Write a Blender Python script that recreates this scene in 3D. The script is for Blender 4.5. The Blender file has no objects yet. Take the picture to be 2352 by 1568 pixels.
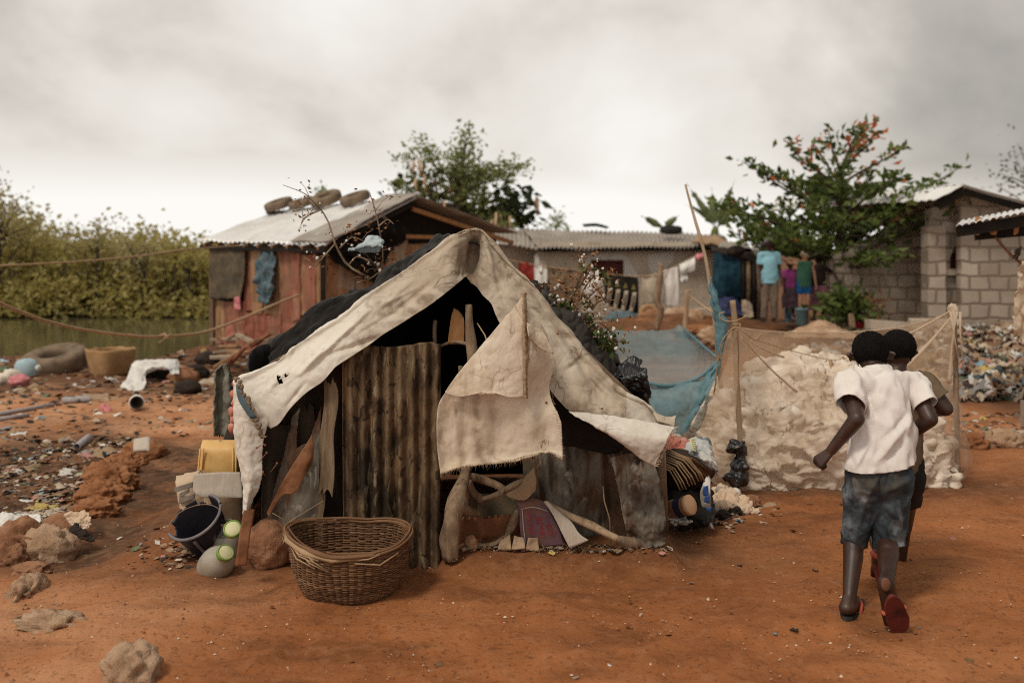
import bpy, bmesh, math, random
import numpy as np
from mathutils import Vector, Matrix, noise as mn
SC = bpy.context.scene
COL = SC.collection
R = math.radians
# ---------------------------------------------------------------- camera
F, HZ, H = 2286.7, 573.0, 1.65          # focal length in picture units (35 mm lens), horizon row, eye height
cam = bpy.data.cameras.new('camera'); camo = bpy.data.objects.new('camera', cam); COL.objects.link(camo)
cam.lens = 35; cam.sensor_width = 36; cam.shift_y = -(784 - HZ) / 2352
camo.location = (0, 0, H); camo.rotation_euler = (R(90), 0, 0)
cam.clip_end = 3000; cam.clip_start = .05
cam.dof.use_dof = True; cam.dof.focus_distance = 5.1; cam.dof.aperture_fstop = 1.7
SC.camera = camo
# ---------------------------------------------------------------- sky
w = bpy.data.worlds.new('World'); SC.world = w; w.use_nodes = True
SUN_EL, SUN_AZ = R(55), R(218)
def build_world():
    nt = w.node_tree; nt.nodes.clear(); N = nt.nodes.new; L = nt.links.new
    out = N('ShaderNodeOutputWorld'); bg = N('ShaderNodeBackground'); L(bg.outputs[0], out.inputs[0])
    sky = N('ShaderNodeTexSky'); sky.sky_type = 'NISHITA'; sky.sun_disc = False
    sky.sun_elevation = SUN_EL; sky.sun_rotation = SUN_AZ
    dim = N('ShaderNodeVectorMath'); dim.operation = 'SCALE'; L(sky.outputs[0], dim.inputs[0]); dim.inputs[3].default_value = .08
    tc = N('ShaderNodeTexCoord'); sep = N('ShaderNodeSeparateXYZ'); L(tc.outputs['Generated'], sep.inputs[0])
    mp = N('ShaderNodeMapping'); L(tc.outputs['Generated'], mp.inputs[0]); mp.inputs['Scale'].default_value = (1.0, 1.0, 1.25); mp.inputs['Location'].default_value = (4.3, 2.2, .9)
    n1 = N('ShaderNodeTexNoise'); L(mp.outputs[0], n1.inputs['Vector']); n1.inputs['Scale'].default_value = 3.0; n1.inputs['Detail'].default_value = 7; n1.inputs['Roughness'].default_value = .52; n1.inputs['Distortion'].default_value = .25
    def math_(op, a, b=None, clamp=False):
        m = N('ShaderNodeMath'); m.operation = op; m.use_clamp = clamp
        for i, s in enumerate((a, b)):
            if s is None: continue
            if isinstance(s, (int, float)): m.inputs[i].default_value = s
            else: L(s, m.inputs[i])
        return m.outputs[0]
    # a heavier bank of cloud to the right and overhead, thin bright cloud at the horizon
    v = math_('MULTIPLY_ADD', n1.outputs['Fac'], 1.25); v.node.inputs[2].default_value = 0.06
    v = math_('SUBTRACT', v, math_('MULTIPLY', math_('MAXIMUM', math_('ADD', sep.outputs['X'], -.10), 0.0), 1.05))
    v = math_('SUBTRACT', v, math_('MULTIPLY', math_('MAXIMUM', math_('ADD', sep.outputs['Z'], -.12), 0.0), .12))
    hz = N('ShaderNodeMapRange'); hin = math_('MULTIPLY_ADD', n1.outputs['Fac'], .16); L(sep.outputs['Z'], hin.node.inputs[2]); L(hin, hz.inputs[0]); hz.inputs[1].default_value = .095; hz.inputs[2].default_value = .165; hz.inputs[3].default_value = .45; hz.inputs[4].default_value = 0
    v = math_('ADD', v, hz.outputs[0])
    cr = N('ShaderNodeValToRGB'); L(v, cr.inputs[0]); e = cr.color_ramp.elements
    e[0].position = .2; e[0].color = (.27, .255, .235, 1)
    e[1].position = .92; e[1].color = (.94, .915, .875, 1)
    k = e.new(.45); k.color = (.49, .455, .405, 1)
    k = e.new(.64); k.color = (.75, .705, .64, 1)
    mx = N('ShaderNodeMix'); mx.data_type = 'RGBA'; mx.inputs[0].default_value = .95
    L(dim.outputs[0], mx.inputs[6]); L(cr.outputs[0], mx.inputs[7])
    L(mx.outputs[2], bg.inputs[0]); bg.inputs[1].default_value = 1.0
build_world()
# ---------------------------------------------------------------- sun behind thin cloud
sl = bpy.data.lights.new('sun', 'SUN'); sl.energy = 1.5; sl.angle = R(11); sl.color = (1, .92, .80)
so = bpy.data.objects.new('sun', sl); COL.objects.link(so)
sd = Vector((math.sin(SUN_AZ) * math.cos(SUN_EL), math.cos(SUN_AZ) * math.cos(SUN_EL), math.sin(SUN_EL)))
so.rotation_euler = sd.to_track_quat('Z', 'Y').to_euler(); so.location = (0, 0, 30)
SC.view_settings.view_transform = 'Standard'; SC.view_settings.look = 'None'
SC.view_settings.exposure = 0.12; SC.view_settings.gamma = 1
SC.cycles.use_denoising = False; SC.cycles.pixel_filter_type = 'BLACKMAN_HARRIS'; SC.cycles.filter_width = 1.05; SC.cycles.max_bounces = 7; SC.cycles.transparent_max_bounces = 16
SC.cycles.sample_clamp_indirect = 6
# ---------------------------------------------------------------- helpers
def n3(x, y, z): return mn.noise(Vector((x, y, z)))
def fbm(p, o=4): return mn.fractal(p, 1.0, 2.0, o)
def sst(a, b, x):
    t = min(1, max(0, (x - a) / (b - a))); return t * t * (3 - 2 * t)
def gz(X, Y):
    z = .035 * n3(X * .55, Y * .55, 3.3) + .012 * n3(X * 2.1, Y * 2.1, 7.1)
    if X < -4 and Y > 14:
        e = n3(X * .5, Y * .5, 1.2)
        z -= .6 * sst(15.2, 17.2, Y + e * .9) * (1 - sst(26.5, 28.5, Y + e)) * (1 - sst(-6.0, -5.2, X + e * .3))
    if Y > 14:
        z += .30 * math.exp(-((X - 3.2) / 2.3) ** 2 - ((Y - 19.3) / 1.0) ** 2)
        z += .10 * sst(17, 20, Y) * sst(1, 3, X)
    z += .085 * sst(-.42, -.30, X) * (1 - sst(.8, .95, X)) * sst(4.95, 5.2, Y) * (1 - sst(5.9, 6.4, Y))
    if X < 0 and 4.6 < Y < 10:
        z -= .07 * (1 - sst(-2.35, -2.0, X + (Y - 5.5) * .04)) * sst(4.9, 5.5, Y) * (1 - sst(7.5, 9, Y))
    if X > 4 and Y > 9:
        z += .48 * math.exp(-((X - 7.0) / 2.2) ** 2 - ((Y - 13.6) / 1.9) ** 2)
    return z
def P(x, y, d): return Vector(((x - 1176) / F * d, d, H - (y - HZ) / F * d))
def G(x, y, dz=0):
    d = F * H / (y - HZ)
    for _ in range(6):
        X = (x - 1176) / F * d; d = F * (H - gz(X, d)) / (y - HZ)
    X = (x - 1176) / F * d
    return Vector((X, d, gz(X, d) + dz))
def off(o):
    v = Vector((0, 0, 0))
    while o: v = v + o.location; o = o.parent
    return v
def tag(o, label=None, cat=None, group=None, kind=None):
    if label: o['label'] = label
    if cat: o['category'] = cat
    if group: o['group'] = group
    if kind: o['kind'] = kind
    return o
def thing(name, label, cat, base, group=None):
    o = bpy.data.objects.new(name, None); COL.objects.link(o); o.location = base; o.empty_display_size = .1
    return tag(o, label, cat, group)
def frame_of(d, up=Vector((0, 0, 1))):
    d = d.normalized(); a = d.cross(up)
    if a.length < 1e-3: a = d.cross(Vector((1, 0, 0)))
    a.normalize(); return a, a.cross(d).normalized()
class MB:
    def __init__(s): s.v = []; s.f = []; s.m = []
    def add(s, vs, fs, mi=0):
        b = len(s.v); s.v += [Vector(x) for x in vs]; s.f += [tuple(i + b for i in f) for f in fs]; s.m += [mi] * len(fs)
    def box(s, c, sz, rot=None, mi=0):
        x, y, z = sz[0] / 2, sz[1] / 2, sz[2] / 2; c = Vector(c)
        vs = [Vector(p) for p in ((-x,-y,-z),(x,-y,-z),(x,y,-z),(-x,y,-z),(-x,-y,z),(x,-y,z),(x,y,z),(-x,y,z))]
        if rot is not None: vs = [rot @ p for p in vs]
        s.add([c + p for p in vs], [(0,3,2,1),(4,5,6,7),(0,1,5,4),(1,2,6,5),(2,3,7,6),(3,0,4,7)], mi)
    def beam(s, a, b, wd, ht, mi=0, up=Vector((0,0,1))):
        a, b = Vector(a), Vector(b); sx, sy = frame_of(b - a, up); sx = sx * wd / 2; sy = sy * ht / 2
        vs = [a-sx-sy, a+sx-sy, a+sx+sy, a-sx+sy, b-sx-sy, b+sx-sy, b+sx+sy, b-sx+sy]
        s.add(vs, [(0,1,2,3),(7,6,5,4),(0,4,5,1),(1,5,6,2),(2,6,7,3),(3,7,4,0)], mi)
    def tube(s, pts, r, n=8, mi=0, rough=0, seed=0, cap=True):
        pts = [Vector(p) for p in pts]; m = len(pts)
        rs = r if isinstance(r, (list, tuple)) else [r] * m
        a, b = frame_of(pts[1] - pts[0]); rings = []; vs = []
        for i in range(m):
            d = (pts[min(i + 1, m - 1)] - pts[max(i - 1, 0)]).normalized()
            a = (a - d * a.dot(d)).normalized(); b = a.cross(d)
            for k in range(n):
                t = 2 * math.pi * k / n; q = a * math.cos(t) + b * math.sin(t)
                rr = rs[i] * (1 + rough * n3(pts[i].x * 9 + q.x * 1.5 + seed, pts[i].y * 9 + q.y * 1.5, pts[i].z * 9 + q.z * 1.5))
                vs.append(pts[i] + q * rr)
        fs = [(i*n+k, i*n+(k+1) % n, (i+1)*n+(k+1) % n, (i+1)*n+k) for i in range(m-1) for k in range(n)]
        if cap: fs += [tuple(range(n-1, -1, -1)), tuple((m-1)*n+k for k in range(n))]
        s.add(vs, fs, mi)
    def lathe(s, prof, n=24, M=None, mi=0, fn=None, close=False):
        M = M or Matrix.Identity(4); vs = []; m = len(prof)
        for i, (r, z) in enumerate(prof):
            for k in range(n):
                t = 2 * math.pi * k / n; p = Vector((r * math.cos(t), r * math.sin(t), z))
                if fn: p = fn(p, t, i)
                vs.append(M @ p)
        fs = [(i*n+k, i*n+(k+1) % n, (i+1)*n+(k+1) % n, (i+1)*n+k) for i in range(m-1) for k in range(n)]
        if close: fs += [((m-1)*n+k, (m-1)*n+(k+1) % n, (k+1) % n, k) for k in range(n)]
        s.add(vs, fs, mi)
    def blob(s, c, sz, amp=.2, fr=1.5, seed=0, sub=3, mi=0, rot=None, flat=None, ridged=False, o=4):
        bm = bmesh.new(); bmesh.ops.create_icosphere(bm, subdivisions=sub, radius=1)
        bm.verts.ensure_lookup_table(); c = Vector(c); vs = []
        for v in bm.verts:
            p = v.co.copy(); q = p * fr + Vector((seed * 3.17, seed * 1.31, seed * .77))
            f = fbm(q, o)
            if ridged: f = 1 - 2 * abs(f)
            p = p * (1 + amp * f); p = Vector((p.x * sz[0], p.y * sz[1], p.z * sz[2]))
            if rot is not None: p = rot @ p
            if flat is not None and p.z < flat: p.z = flat + (p.z - flat) * .12
            vs.append(c + p)
        s.add(vs, [tuple(v.index for v in f.verts) for f in bm.faces], mi); bm.free()
def ob(name, mb, mats, parent=None, smooth=True, label=None, cat=None, group=None, kind=None, base=None):
    if not isinstance(mats, (list, tuple)): mats = [mats]
    if isinstance(mb, MB): co = np.array([tuple(p) for p in mb.v], dtype=np.float64); fs = mb.f; mi = mb.m
    else: co, fs = mb[0], mb[1]; mi = mb[2] if len(mb) > 2 else None
    if parent: o0 = off(parent)
    else: o0 = Vector(base) if base is not None else Vector((co[:,0].mean(), co[:,1].mean(), co[:,2].min()))
    me = bpy.data.meshes.new(name)
    me.from_pydata((co - np.array(o0)).tolist(), [], fs if isinstance(fs, list) else fs.tolist())
    for m in mats: me.materials.append(m)
    if mi is not None and len(mats) > 1: me.polygons.foreach_set('material_index', np.array(mi, dtype=np.int32))
    if smooth: me.polygons.foreach_set('use_smooth', np.ones(len(me.polygons), dtype=bool))
    me.update()
    o = bpy.data.objects.new(name, me); COL.objects.link(o)
    if parent: o.parent = parent
    else: o.location = o0
    return tag(o, label, cat, group, kind)
def cr_(pts, n):
    """Catmull-Rom resample of an (m,3) array to n points."""
    pts = np.asarray(pts, float); m = len(pts)
    if m == 2: t = np.linspace(0, 1, n)[:, None]; return pts[0] * (1 - t) + pts[1] * t
    e = np.vstack([2 * pts[0] - pts[1], pts, 2 * pts[-1] - pts[-2]])
    t = np.linspace(0, m - 1 - 1e-6, n); i = t.astype(int); u = (t - i)[:, None]
    a, b, c, d = e[i], e[i+1], e[i+2], e[i+3]
    return .5 * (2*b + (c-a)*u + (2*a-5*b+4*c-d)*u**2 + (3*b-a-3*c+d)*u**3)
def grid(rows, nu, nv):
    rs = [cr_([tuple(p) for p in r], nu) for r in rows]
    return np.stack([cr_([r[j] for r in rs], nv) for j in range(nu)], 1)      # (nv,nu,3)
def wrinkle(g, amp, sc, seed=0, ridged=True, o=4, fade=None, axis=None):
    nv, nu = g.shape[:2]
    du = np.gradient(g, axis=1); dv = np.gradient(g, axis=0); nn = np.cross(du, dv)
    nn /= np.linalg.norm(nn, axis=2, keepdims=True) + 1e-9
    out = g.copy(); ax = axis or (1, 1, 1)
    for i in range(nv):
        for j in range(nu):
            p = g[i, j]; q = Vector((p[0]*sc*ax[0] + seed, p[1]*sc*ax[1], p[2]*sc*ax[2] + seed*.7))
            f = fbm(q, o)
            if ridged: f = .6 - 1.6 * abs(f)
            a = amp * (fade(i/(nv-1), j/(nu-1)) if fade else 1)
            out[i, j] = p + nn[i, j] * f * a
    return out
def grid_faces(nv, nu, drop=None):
    return [(i*nu+j, i*nu+j+1, (i+1)*nu+j+1, (i+1)*nu+j) for i in range(nv-1) for j in range(nu-1)
            if not (drop and drop((i+.5)/(nv-1), (j+.5)/(nu-1)))]
def sheet(name, rows, m, parent=None, nu=50, nv=24, thick=.004, wr=None, seed=0, ridged=True, drop=None, ragged=None, post=None, axis=None, fade=None, **kw):
    g = grid(rows, nu, nv)
    for a, s_ in (wr or []): g = wrinkle(g, a, s_, seed, ridged, axis=axis, fade=fade)
    if post: g = post(g)
    if ragged:
        for side, amp in ragged:
            k = nu if side in 'tb' else nv
            for j in range(k):
                f = amp * (n3(j * .9 + seed, seed, 2) + .6 * n3(j * 3.1, seed, 5))
                if side == 'b': g[-1, j] += (g[-1, j] - g[-2, j]) / (np.linalg.norm(g[-1, j] - g[-2, j]) + 1e-9) * f
                if side == 't': g[0, j] += (g[0, j] - g[1, j]) / (np.linalg.norm(g[0, j] - g[1, j]) + 1e-9) * f
                if side == 'l': g[j, 0] += (g[j, 0] - g[j, 1]) / (np.linalg.norm(g[j, 0] - g[j, 1]) + 1e-9) * f
                if side == 'r': g[j, -1] += (g[j, -1] - g[j, -2]) / (np.linalg.norm(g[j, -1] - g[j, -2]) + 1e-9) * f
    o = ob(name, (g.reshape(-1, 3), grid_faces(nv, nu, drop)), m, parent, **kw)
    if thick:
        s = o.modifiers.new('thickness', 'SOLIDIFY'); s.thickness = thick; s.offset = 0
    return o
def leafmesh(name, pts, m, parent=None, size=(.05, .09), asp=.5, seed=0, down=0, fold=.15, dirs=None, mi=None, **kw):
    rg = np.random.default_rng(seed); pts = np.asarray(pts, float); n = len(pts)
    d = rg.normal(size=(n, 3)); d[:, 2] = d[:, 2] * .6 - down
    if dirs is not None: d = d * .55 + np.asarray(dirs)
    d /= np.linalg.norm(d, axis=1, keepdims=True)
    r = rg.normal(size=(n, 3)); s = np.cross(d, r); s /= np.linalg.norm(s, axis=1, keepdims=True) + 1e-9
    u = np.cross(s, d); L = rg.uniform(size[0], size[1], n)[:, None]; W = L * asp * .5
    a = pts; b = pts + d * L * .5 + s * W + u * L * fold; c = pts + d * L; e = pts + d * L * .5 - s * W + u * L * fold
    co = np.stack([a, b, c, e], 1).reshape(-1, 3)
    i = np.arange(n)[:, None] * 4; fs = np.concatenate([i + [0, 1, 2], i + [0, 2, 3]], 1).reshape(-1, 3)
    mm = None if mi is None else np.repeat(np.asarray(mi), 2)
    return ob(name, (co, fs, mm), m, parent, smooth=False, **kw)
def text_mesh(txt, size, M, m, name, parent, label=None, ext=.0004, sx=1.0):
    cu = bpy.data.curves.new('lettering', 'FONT'); cu.body = txt; cu.size = size; cu.extrude = ext; cu.align_x = 'CENTER'; cu.align_y = 'CENTER'; cu.resolution_u = 3
    t = bpy.data.objects.new('lettering', cu); COL.objects.link(t); bpy.context.view_layer.update()
    me = bpy.data.meshes.new_from_object(t); bpy.data.objects.remove(t)
    mb = MB(); mb.add([M @ Vector((v.co.x * sx, v.co.y, v.co.z)) for v in me.vertices], [tuple(p.vertices) for p in me.polygons]); bpy.data.meshes.remove(me)
    return ob(name, mb, m, parent, smooth=False, label=label)
def copy_tree(o, loc, rz=None, parent=None):
    c = o.copy(); COL.objects.link(c)
    if parent: c.parent = parent
    else:
        c.location = loc
        if rz is not None: c.rotation_euler.z = rz
    for ch in [x for x in bpy.data.objects if x.parent == o]: copy_tree(ch, None, None, c)
    return c
def rotz(a): return Matrix.Rotation(a, 3, 'Z')
def eul(x, y, z): return Matrix.Rotation(z, 3, 'Z') @ Matrix.Rotation(y, 3, 'Y') @ Matrix.Rotation(x, 3, 'X')
def frame4(o, x, y, z):
    M = Matrix.Identity(4)
    for i in range(3): M[i][0], M[i][1], M[i][2], M[i][3] = x[i], y[i], z[i], o[i]
    return M
# ---- soft bodies: overlapping tapered limbs fused into one surface
def capsule(mb, a, ra, b, rb, n=14, sx=1.0, side=None):
    a, b = Vector(a), Vector(b); d = (b - a); L = d.length
    if L < 1e-6: d = Vector((0, 0, 1)); L = 1e-6
    d.normalize(); p, q = frame_of(d)
    if side is not None:
        p = (Vector(side) - d * Vector(side).dot(d)).normalized(); q = p.cross(d)
    prof = [(-1, 0)] + [(-math.cos(t), math.sin(t)) for t in (R(25), R(55))] + [(0, 1)]
    rings = [(a + d * ra * h, ra * s) for h, s in prof[1:]] + [(b + d * rb * -h, rb * s) for h, s in reversed(prof[1:])]
    vs = [a - d * ra]; 
    for c, r in rings:
        for k in range(n):
            t = 2 * math.pi * k / n; vs.append(c + p * math.cos(t) * r * sx + q * math.sin(t) * r)
    vs.append(b + d * rb); m = len(rings); fs = [(0, 1 + (k + 1) % n, 1 + k) for k in range(n)]
    fs += [(1+i*n+k, 1+i*n+(k+1) % n, 1+(i+1)*n+(k+1) % n, 1+(i+1)*n+k) for i in range(m-1) for k in range(n)]
    fs += [(1+(m-1)*n+k, 1+(m-1)*n+(k+1) % n, len(vs)-1) for k in range(n)]
    mb.add(vs, fs)
def fuse(mb, voxel, it=6, fac=.5):
    me = bpy.data.meshes.new('tmp'); me.from_pydata([tuple(v) for v in mb.v], [], mb.f); me.update()
    o = bpy.data.objects.new('tmp', me); COL.objects.link(o)
    r = o.modifiers.new('r', 'REMESH'); r.mode = 'VOXEL'; r.voxel_size = voxel
    s = o.modifiers.new('s', 'SMOOTH'); s.iterations = it; s.factor = fac
    bpy.context.view_layer.update(); dg = bpy.context.evaluated_depsgraph_get()
    e = o.evaluated_get(dg); m2 = e.to_mesh()
    co = np.empty(len(m2.vertices) * 3); m2.vertices.foreach_get('co', co); co = co.reshape(-1, 3)
    fs = [tuple(p.vertices) for p in m2.polygons]; e.to_mesh_clear()
    bpy.data.objects.remove(o); bpy.data.meshes.remove(me)
    return co, fs
def cut(cf, planes):
    """Open a fused surface: drop what lies beyond each (point, normal) plane."""
    co, fs = cf; bm = bmesh.new(); vs = [bm.verts.new(c) for c in co]
    for f in fs:
        try: bm.faces.new([vs[i] for i in f])
        except ValueError: pass
    for p, n, rad in planes:
        p = Vector(p); n = Vector(n).normalized()
        q = p if rad is None else p + n * rad * .55
        if rad is None: geom = bm.verts[:] + bm.edges[:] + bm.faces[:]
        else:
            sel = {f for f in bm.faces if (f.calc_center_median() - q).length < rad * 1.25}
            geom = list({v for f in sel for v in f.verts}) + list({e for f in sel for e in f.edges}) + list(sel)
        bmesh.ops.bisect_plane(bm, geom=geom, plane_co=p, plane_no=n, clear_outer=False)
        kill = [f for f in bm.faces if (f.calc_center_median() - p).dot(n) > 0 and (rad is None or (f.calc_center_median() - q).length < rad * 1.2)]
        bmesh.ops.delete(bm, geom=kill, context='FACES')
    loose = [v for v in bm.verts if not v.link_faces]; bmesh.ops.delete(bm, geom=loose, context='VERTS')
    bm.verts.index_update(); co = np.array([tuple(v.co) for v in bm.verts]); fs = [tuple(v.index for v in f.verts) for f in bm.faces]; bm.free()
    return co, fs
# ---------------------------------------------------------------- materials
def mat(name, cols, sc=6, detail=6, rough=.85, bump=.15, bsc=40, bdist=.01, st=(1,1,1), spots=(), metal=0, transl=0, alpha=1, island=0, pos=None, spec=.25, coat=0, distort=0, crease=None, lines=None, wave=None, sheen=0):
    m = bpy.data.materials.new(name); m.use_nodes = True; nt = m.node_tree; N = nt.nodes.new; L = nt.links.new
    b = nt.nodes['Principled BSDF']; out = nt.nodes['Material Output']
    b.inputs['Roughness'].default_value = rough; b.inputs['Metallic'].default_value = metal; b.inputs['Specular IOR Level'].default_value = spec
    if coat: b.inputs['Coat Weight'].default_value = coat
    tc = N('ShaderNodeTexCoord'); mp = N('ShaderNodeMapping'); L(tc.outputs['Object'], mp.inputs[0]); mp.inputs['Scale'].default_value = st
    def nz(s, d=6, ro=.6, off=0, src=None):
        n = N('ShaderNodeTexNoise'); n.inputs['Scale'].default_value = s; n.inputs['Detail'].default_value = d; n.inputs['Roughness'].default_value = ro; n.inputs['Distortion'].default_value = distort
        if off:
            q = N('ShaderNodeVectorMath'); q.operation = 'ADD'; L(src or mp.outputs[0], q.inputs[0]); q.inputs[1].default_value = (off, off * 1.7, off * .6); L(q.outputs[0], n.inputs['Vector'])
        else: L(src or mp.outputs[0], n.inputs['Vector'])
        return n.outputs['Fac']
    f = nz(sc, detail)
    if island:
        g = N('ShaderNodeNewGeometry'); a = N('ShaderNodeMath'); a.operation = 'MULTIPLY_ADD'; L(g.outputs['Random Per Island'], a.inputs[0]); a.inputs[1].default_value = island
        q = N('ShaderNodeMath'); q.operation = 'MULTIPLY_ADD'; L(f, q.inputs[0]); q.inputs[1].default_value = 1 - island; q.inputs[2].default_value = 0
        L(q.outputs[0], a.inputs[2]); f = a.outputs[0]
    r = N('ShaderNodeValToRGB'); L(f, r.inputs[0]); e = r.color_ramp.elements; k = len(cols)
    lo, hi = (.3, .7) if not island else (.08, .92)
    if pos: ps = pos
    else: ps = [lo + (hi - lo) * i / max(1, k - 1) for i in range(k)]
    e[0].position = ps[0]; e[0].color = (*cols[0], 1)
    if k > 1: e[1].position = ps[-1]; e[1].color = (*cols[-1], 1)
    else: e[1].color = (*cols[0], 1)
    for i in range(1, k - 1): q = e.new(ps[i]); q.color = (*cols[i], 1)
    c = r.outputs[0]
    for i, s_ in enumerate(spots):                       # (colour, scale, threshold, softness, amount[, stretch])
        col, s, th, so_, am = s_[:5]; src = None
        if len(s_) > 5:
            mp2 = N('ShaderNodeMapping'); L(tc.outputs['Object'], mp2.inputs[0]); mp2.inputs['Scale'].default_value = s_[5]; src = mp2.outputs[0]
        x = nz(s, 5, .6, 5.3 + 3.1 * i, src); mr = N('ShaderNodeMapRange'); L(x, mr.inputs[0]); mr.inputs[1].default_value = th; mr.inputs[2].default_value = th + so_; mr.inputs[4].default_value = am
        mx = N('ShaderNodeMix'); mx.data_type = 'RGBA'; L(mr.outputs[0], mx.inputs[0]); L(c, mx.inputs[6]); mx.inputs[7].default_value = (*col, 1); c = mx.outputs[2]
    if lines:                                            # dark lines painted as wrinkle shade and crease dirt: (colour, scale, width, amount)
        ln = N('ShaderNodeTexNoise'); ln.inputs['Scale'].default_value = lines[1]; ln.inputs['Detail'].default_value = 2.5; ln.inputs['Distortion'].default_value = .8; q = N('ShaderNodeVectorMath'); q.operation = 'ADD'; q.inputs[1].default_value = (8.1, 2.2, 4.4); L(mp.outputs[0], q.inputs[0]); L(q.outputs[0], ln.inputs['Vector'])
        a1 = N('ShaderNodeMath'); a1.operation = 'SUBTRACT'; L(ln.outputs['Fac'], a1.inputs[0]); a1.inputs[1].default_value = .5; a2 = N('ShaderNodeMath'); a2.operation = 'ABSOLUTE'; L(a1.outputs[0], a2.inputs[0])
        mr = N('ShaderNodeMapRange'); L(a2.outputs[0], mr.inputs[0]); mr.inputs[1].default_value = 0; mr.inputs[2].default_value = lines[2]; mr.inputs[3].default_value = lines[3]; mr.inputs[4].default_value = 0
        mk = N('ShaderNodeMapRange'); L(nz(3.1, 4, .6, 2.7), mk.inputs[0]); mk.inputs[1].default_value = .38; mk.inputs[2].default_value = .60
        mm = N('ShaderNodeMath'); mm.operation = 'MULTIPLY'; L(mr.outputs[0], mm.inputs[0]); L(mk.outputs[0], mm.inputs[1])
        mx = N('ShaderNodeMix'); mx.data_type = 'RGBA'; L(mm.outputs[0], mx.inputs[0]); L(c, mx.inputs[6]); mx.inputs[7].default_value = (*lines[0], 1); c = mx.outputs[2]
    L(c, b.inputs['Base Color'])
    if bump:
        bp = N('ShaderNodeBump'); bp.inputs['Strength'].default_value = bump; bp.inputs['Distance'].default_value = bdist
        L(nz(bsc, 6, .65, 1.9), bp.inputs['Height']); L(bp.outputs[0], b.inputs['Normal'])
        if crease:
            cn = N('ShaderNodeTexNoise'); cn.noise_type = 'RIDGED_MULTIFRACTAL'; cn.inputs['Scale'].default_value = crease[0]; cn.inputs['Detail'].default_value = 3; L(mp.outputs[0], cn.inputs['Vector'])
            b0 = N('ShaderNodeBump'); b0.inputs['Strength'].default_value = crease[1]; b0.inputs['Distance'].default_value = crease[2]; L(cn.outputs['Fac'], b0.inputs['Height']); L(b0.outputs[0], bp.inputs['Normal'])
    sh = b.outputs[0]
    if transl:
        t = N('ShaderNodeBsdfTranslucent'); L(c, t.inputs[0]); mx = N('ShaderNodeMixShader'); mx.inputs[0].default_value = transl; L(sh, mx.inputs[1]); L(t.outputs[0], mx.inputs[2]); sh = mx.outputs[0]
    if alpha < 1:
        t = N('ShaderNodeBsdfTransparent'); mx = N('ShaderNodeMixShader'); mx.inputs[0].default_value = alpha; L(t.outputs[0], mx.inputs[1]); L(sh, mx.inputs[2]); sh = mx.outputs[0]
    L(sh, out.inputs[0])
    return m
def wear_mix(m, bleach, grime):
    """cloth worn along its length: vertex colour 'wear' holds bleaching (red) and dirt and a darkened peak fold (green)"""
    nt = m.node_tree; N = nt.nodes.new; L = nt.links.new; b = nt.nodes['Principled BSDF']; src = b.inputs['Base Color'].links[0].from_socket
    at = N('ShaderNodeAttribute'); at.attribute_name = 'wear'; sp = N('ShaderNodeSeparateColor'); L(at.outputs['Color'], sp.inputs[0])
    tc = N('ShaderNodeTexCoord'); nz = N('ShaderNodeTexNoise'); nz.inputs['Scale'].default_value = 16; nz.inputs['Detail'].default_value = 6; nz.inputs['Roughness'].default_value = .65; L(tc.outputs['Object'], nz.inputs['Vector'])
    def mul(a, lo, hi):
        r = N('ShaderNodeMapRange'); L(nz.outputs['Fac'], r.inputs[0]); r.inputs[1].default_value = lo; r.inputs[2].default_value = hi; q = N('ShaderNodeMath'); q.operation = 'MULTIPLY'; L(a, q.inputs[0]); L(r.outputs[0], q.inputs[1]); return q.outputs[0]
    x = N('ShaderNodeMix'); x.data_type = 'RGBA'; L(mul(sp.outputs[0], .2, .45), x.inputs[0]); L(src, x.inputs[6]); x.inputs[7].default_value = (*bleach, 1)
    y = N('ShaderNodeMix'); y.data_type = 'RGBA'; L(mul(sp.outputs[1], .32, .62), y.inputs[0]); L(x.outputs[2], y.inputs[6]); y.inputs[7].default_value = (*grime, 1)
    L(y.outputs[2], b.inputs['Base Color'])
def hexc(r, g, b):
    f = lambda v: (v / 255 / 12.92) if v <= 10 else ((v / 255 + .055) / 1.055) ** 2.4
    return (f(r), f(g), f(b))
M = {}
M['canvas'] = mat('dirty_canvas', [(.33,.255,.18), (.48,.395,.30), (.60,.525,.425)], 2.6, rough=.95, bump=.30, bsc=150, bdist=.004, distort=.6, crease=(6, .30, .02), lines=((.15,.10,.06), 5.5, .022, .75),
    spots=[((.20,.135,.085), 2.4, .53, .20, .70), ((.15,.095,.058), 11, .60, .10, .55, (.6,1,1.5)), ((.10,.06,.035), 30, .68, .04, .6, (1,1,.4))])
M['canvaswhite'] = mat('bleached_canvas', [(.53,.46,.375), (.66,.60,.515), (.74,.685,.61)], 2.6, rough=.95, bump=.30, bsc=150, bdist=.004, distort=.6, crease=(6, .25, .02), lines=((.28,.20,.13), 5.5, .016, .6),
    spots=[((.33,.23,.15), 3.2, .62, .14, .5), ((.16,.09,.05), 26, .70, .04, .6)])
M['sack'] = mat('woven_sack', [(.50,.385,.265), (.67,.555,.425), (.74,.645,.52)], 3, rough=.95, bump=.45, bsc=170, bdist=.003, crease=(7, .4, .02), lines=((.30,.20,.12), 6.5, .018, .7), spots=[((.25,.17,.10), 4, .54, .14, .6, (2.6,1,.3)), ((.36,.25,.15), 9, .55, .10, .45), ((.03,.022,.016), 7, .75, .03, .9)])
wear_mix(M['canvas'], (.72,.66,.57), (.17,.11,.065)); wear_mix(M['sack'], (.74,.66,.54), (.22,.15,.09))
M['fray'] = mat('frayed_jute', [(.22,.14,.08), (.42,.29,.17)], 30, bump=.5)
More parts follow.
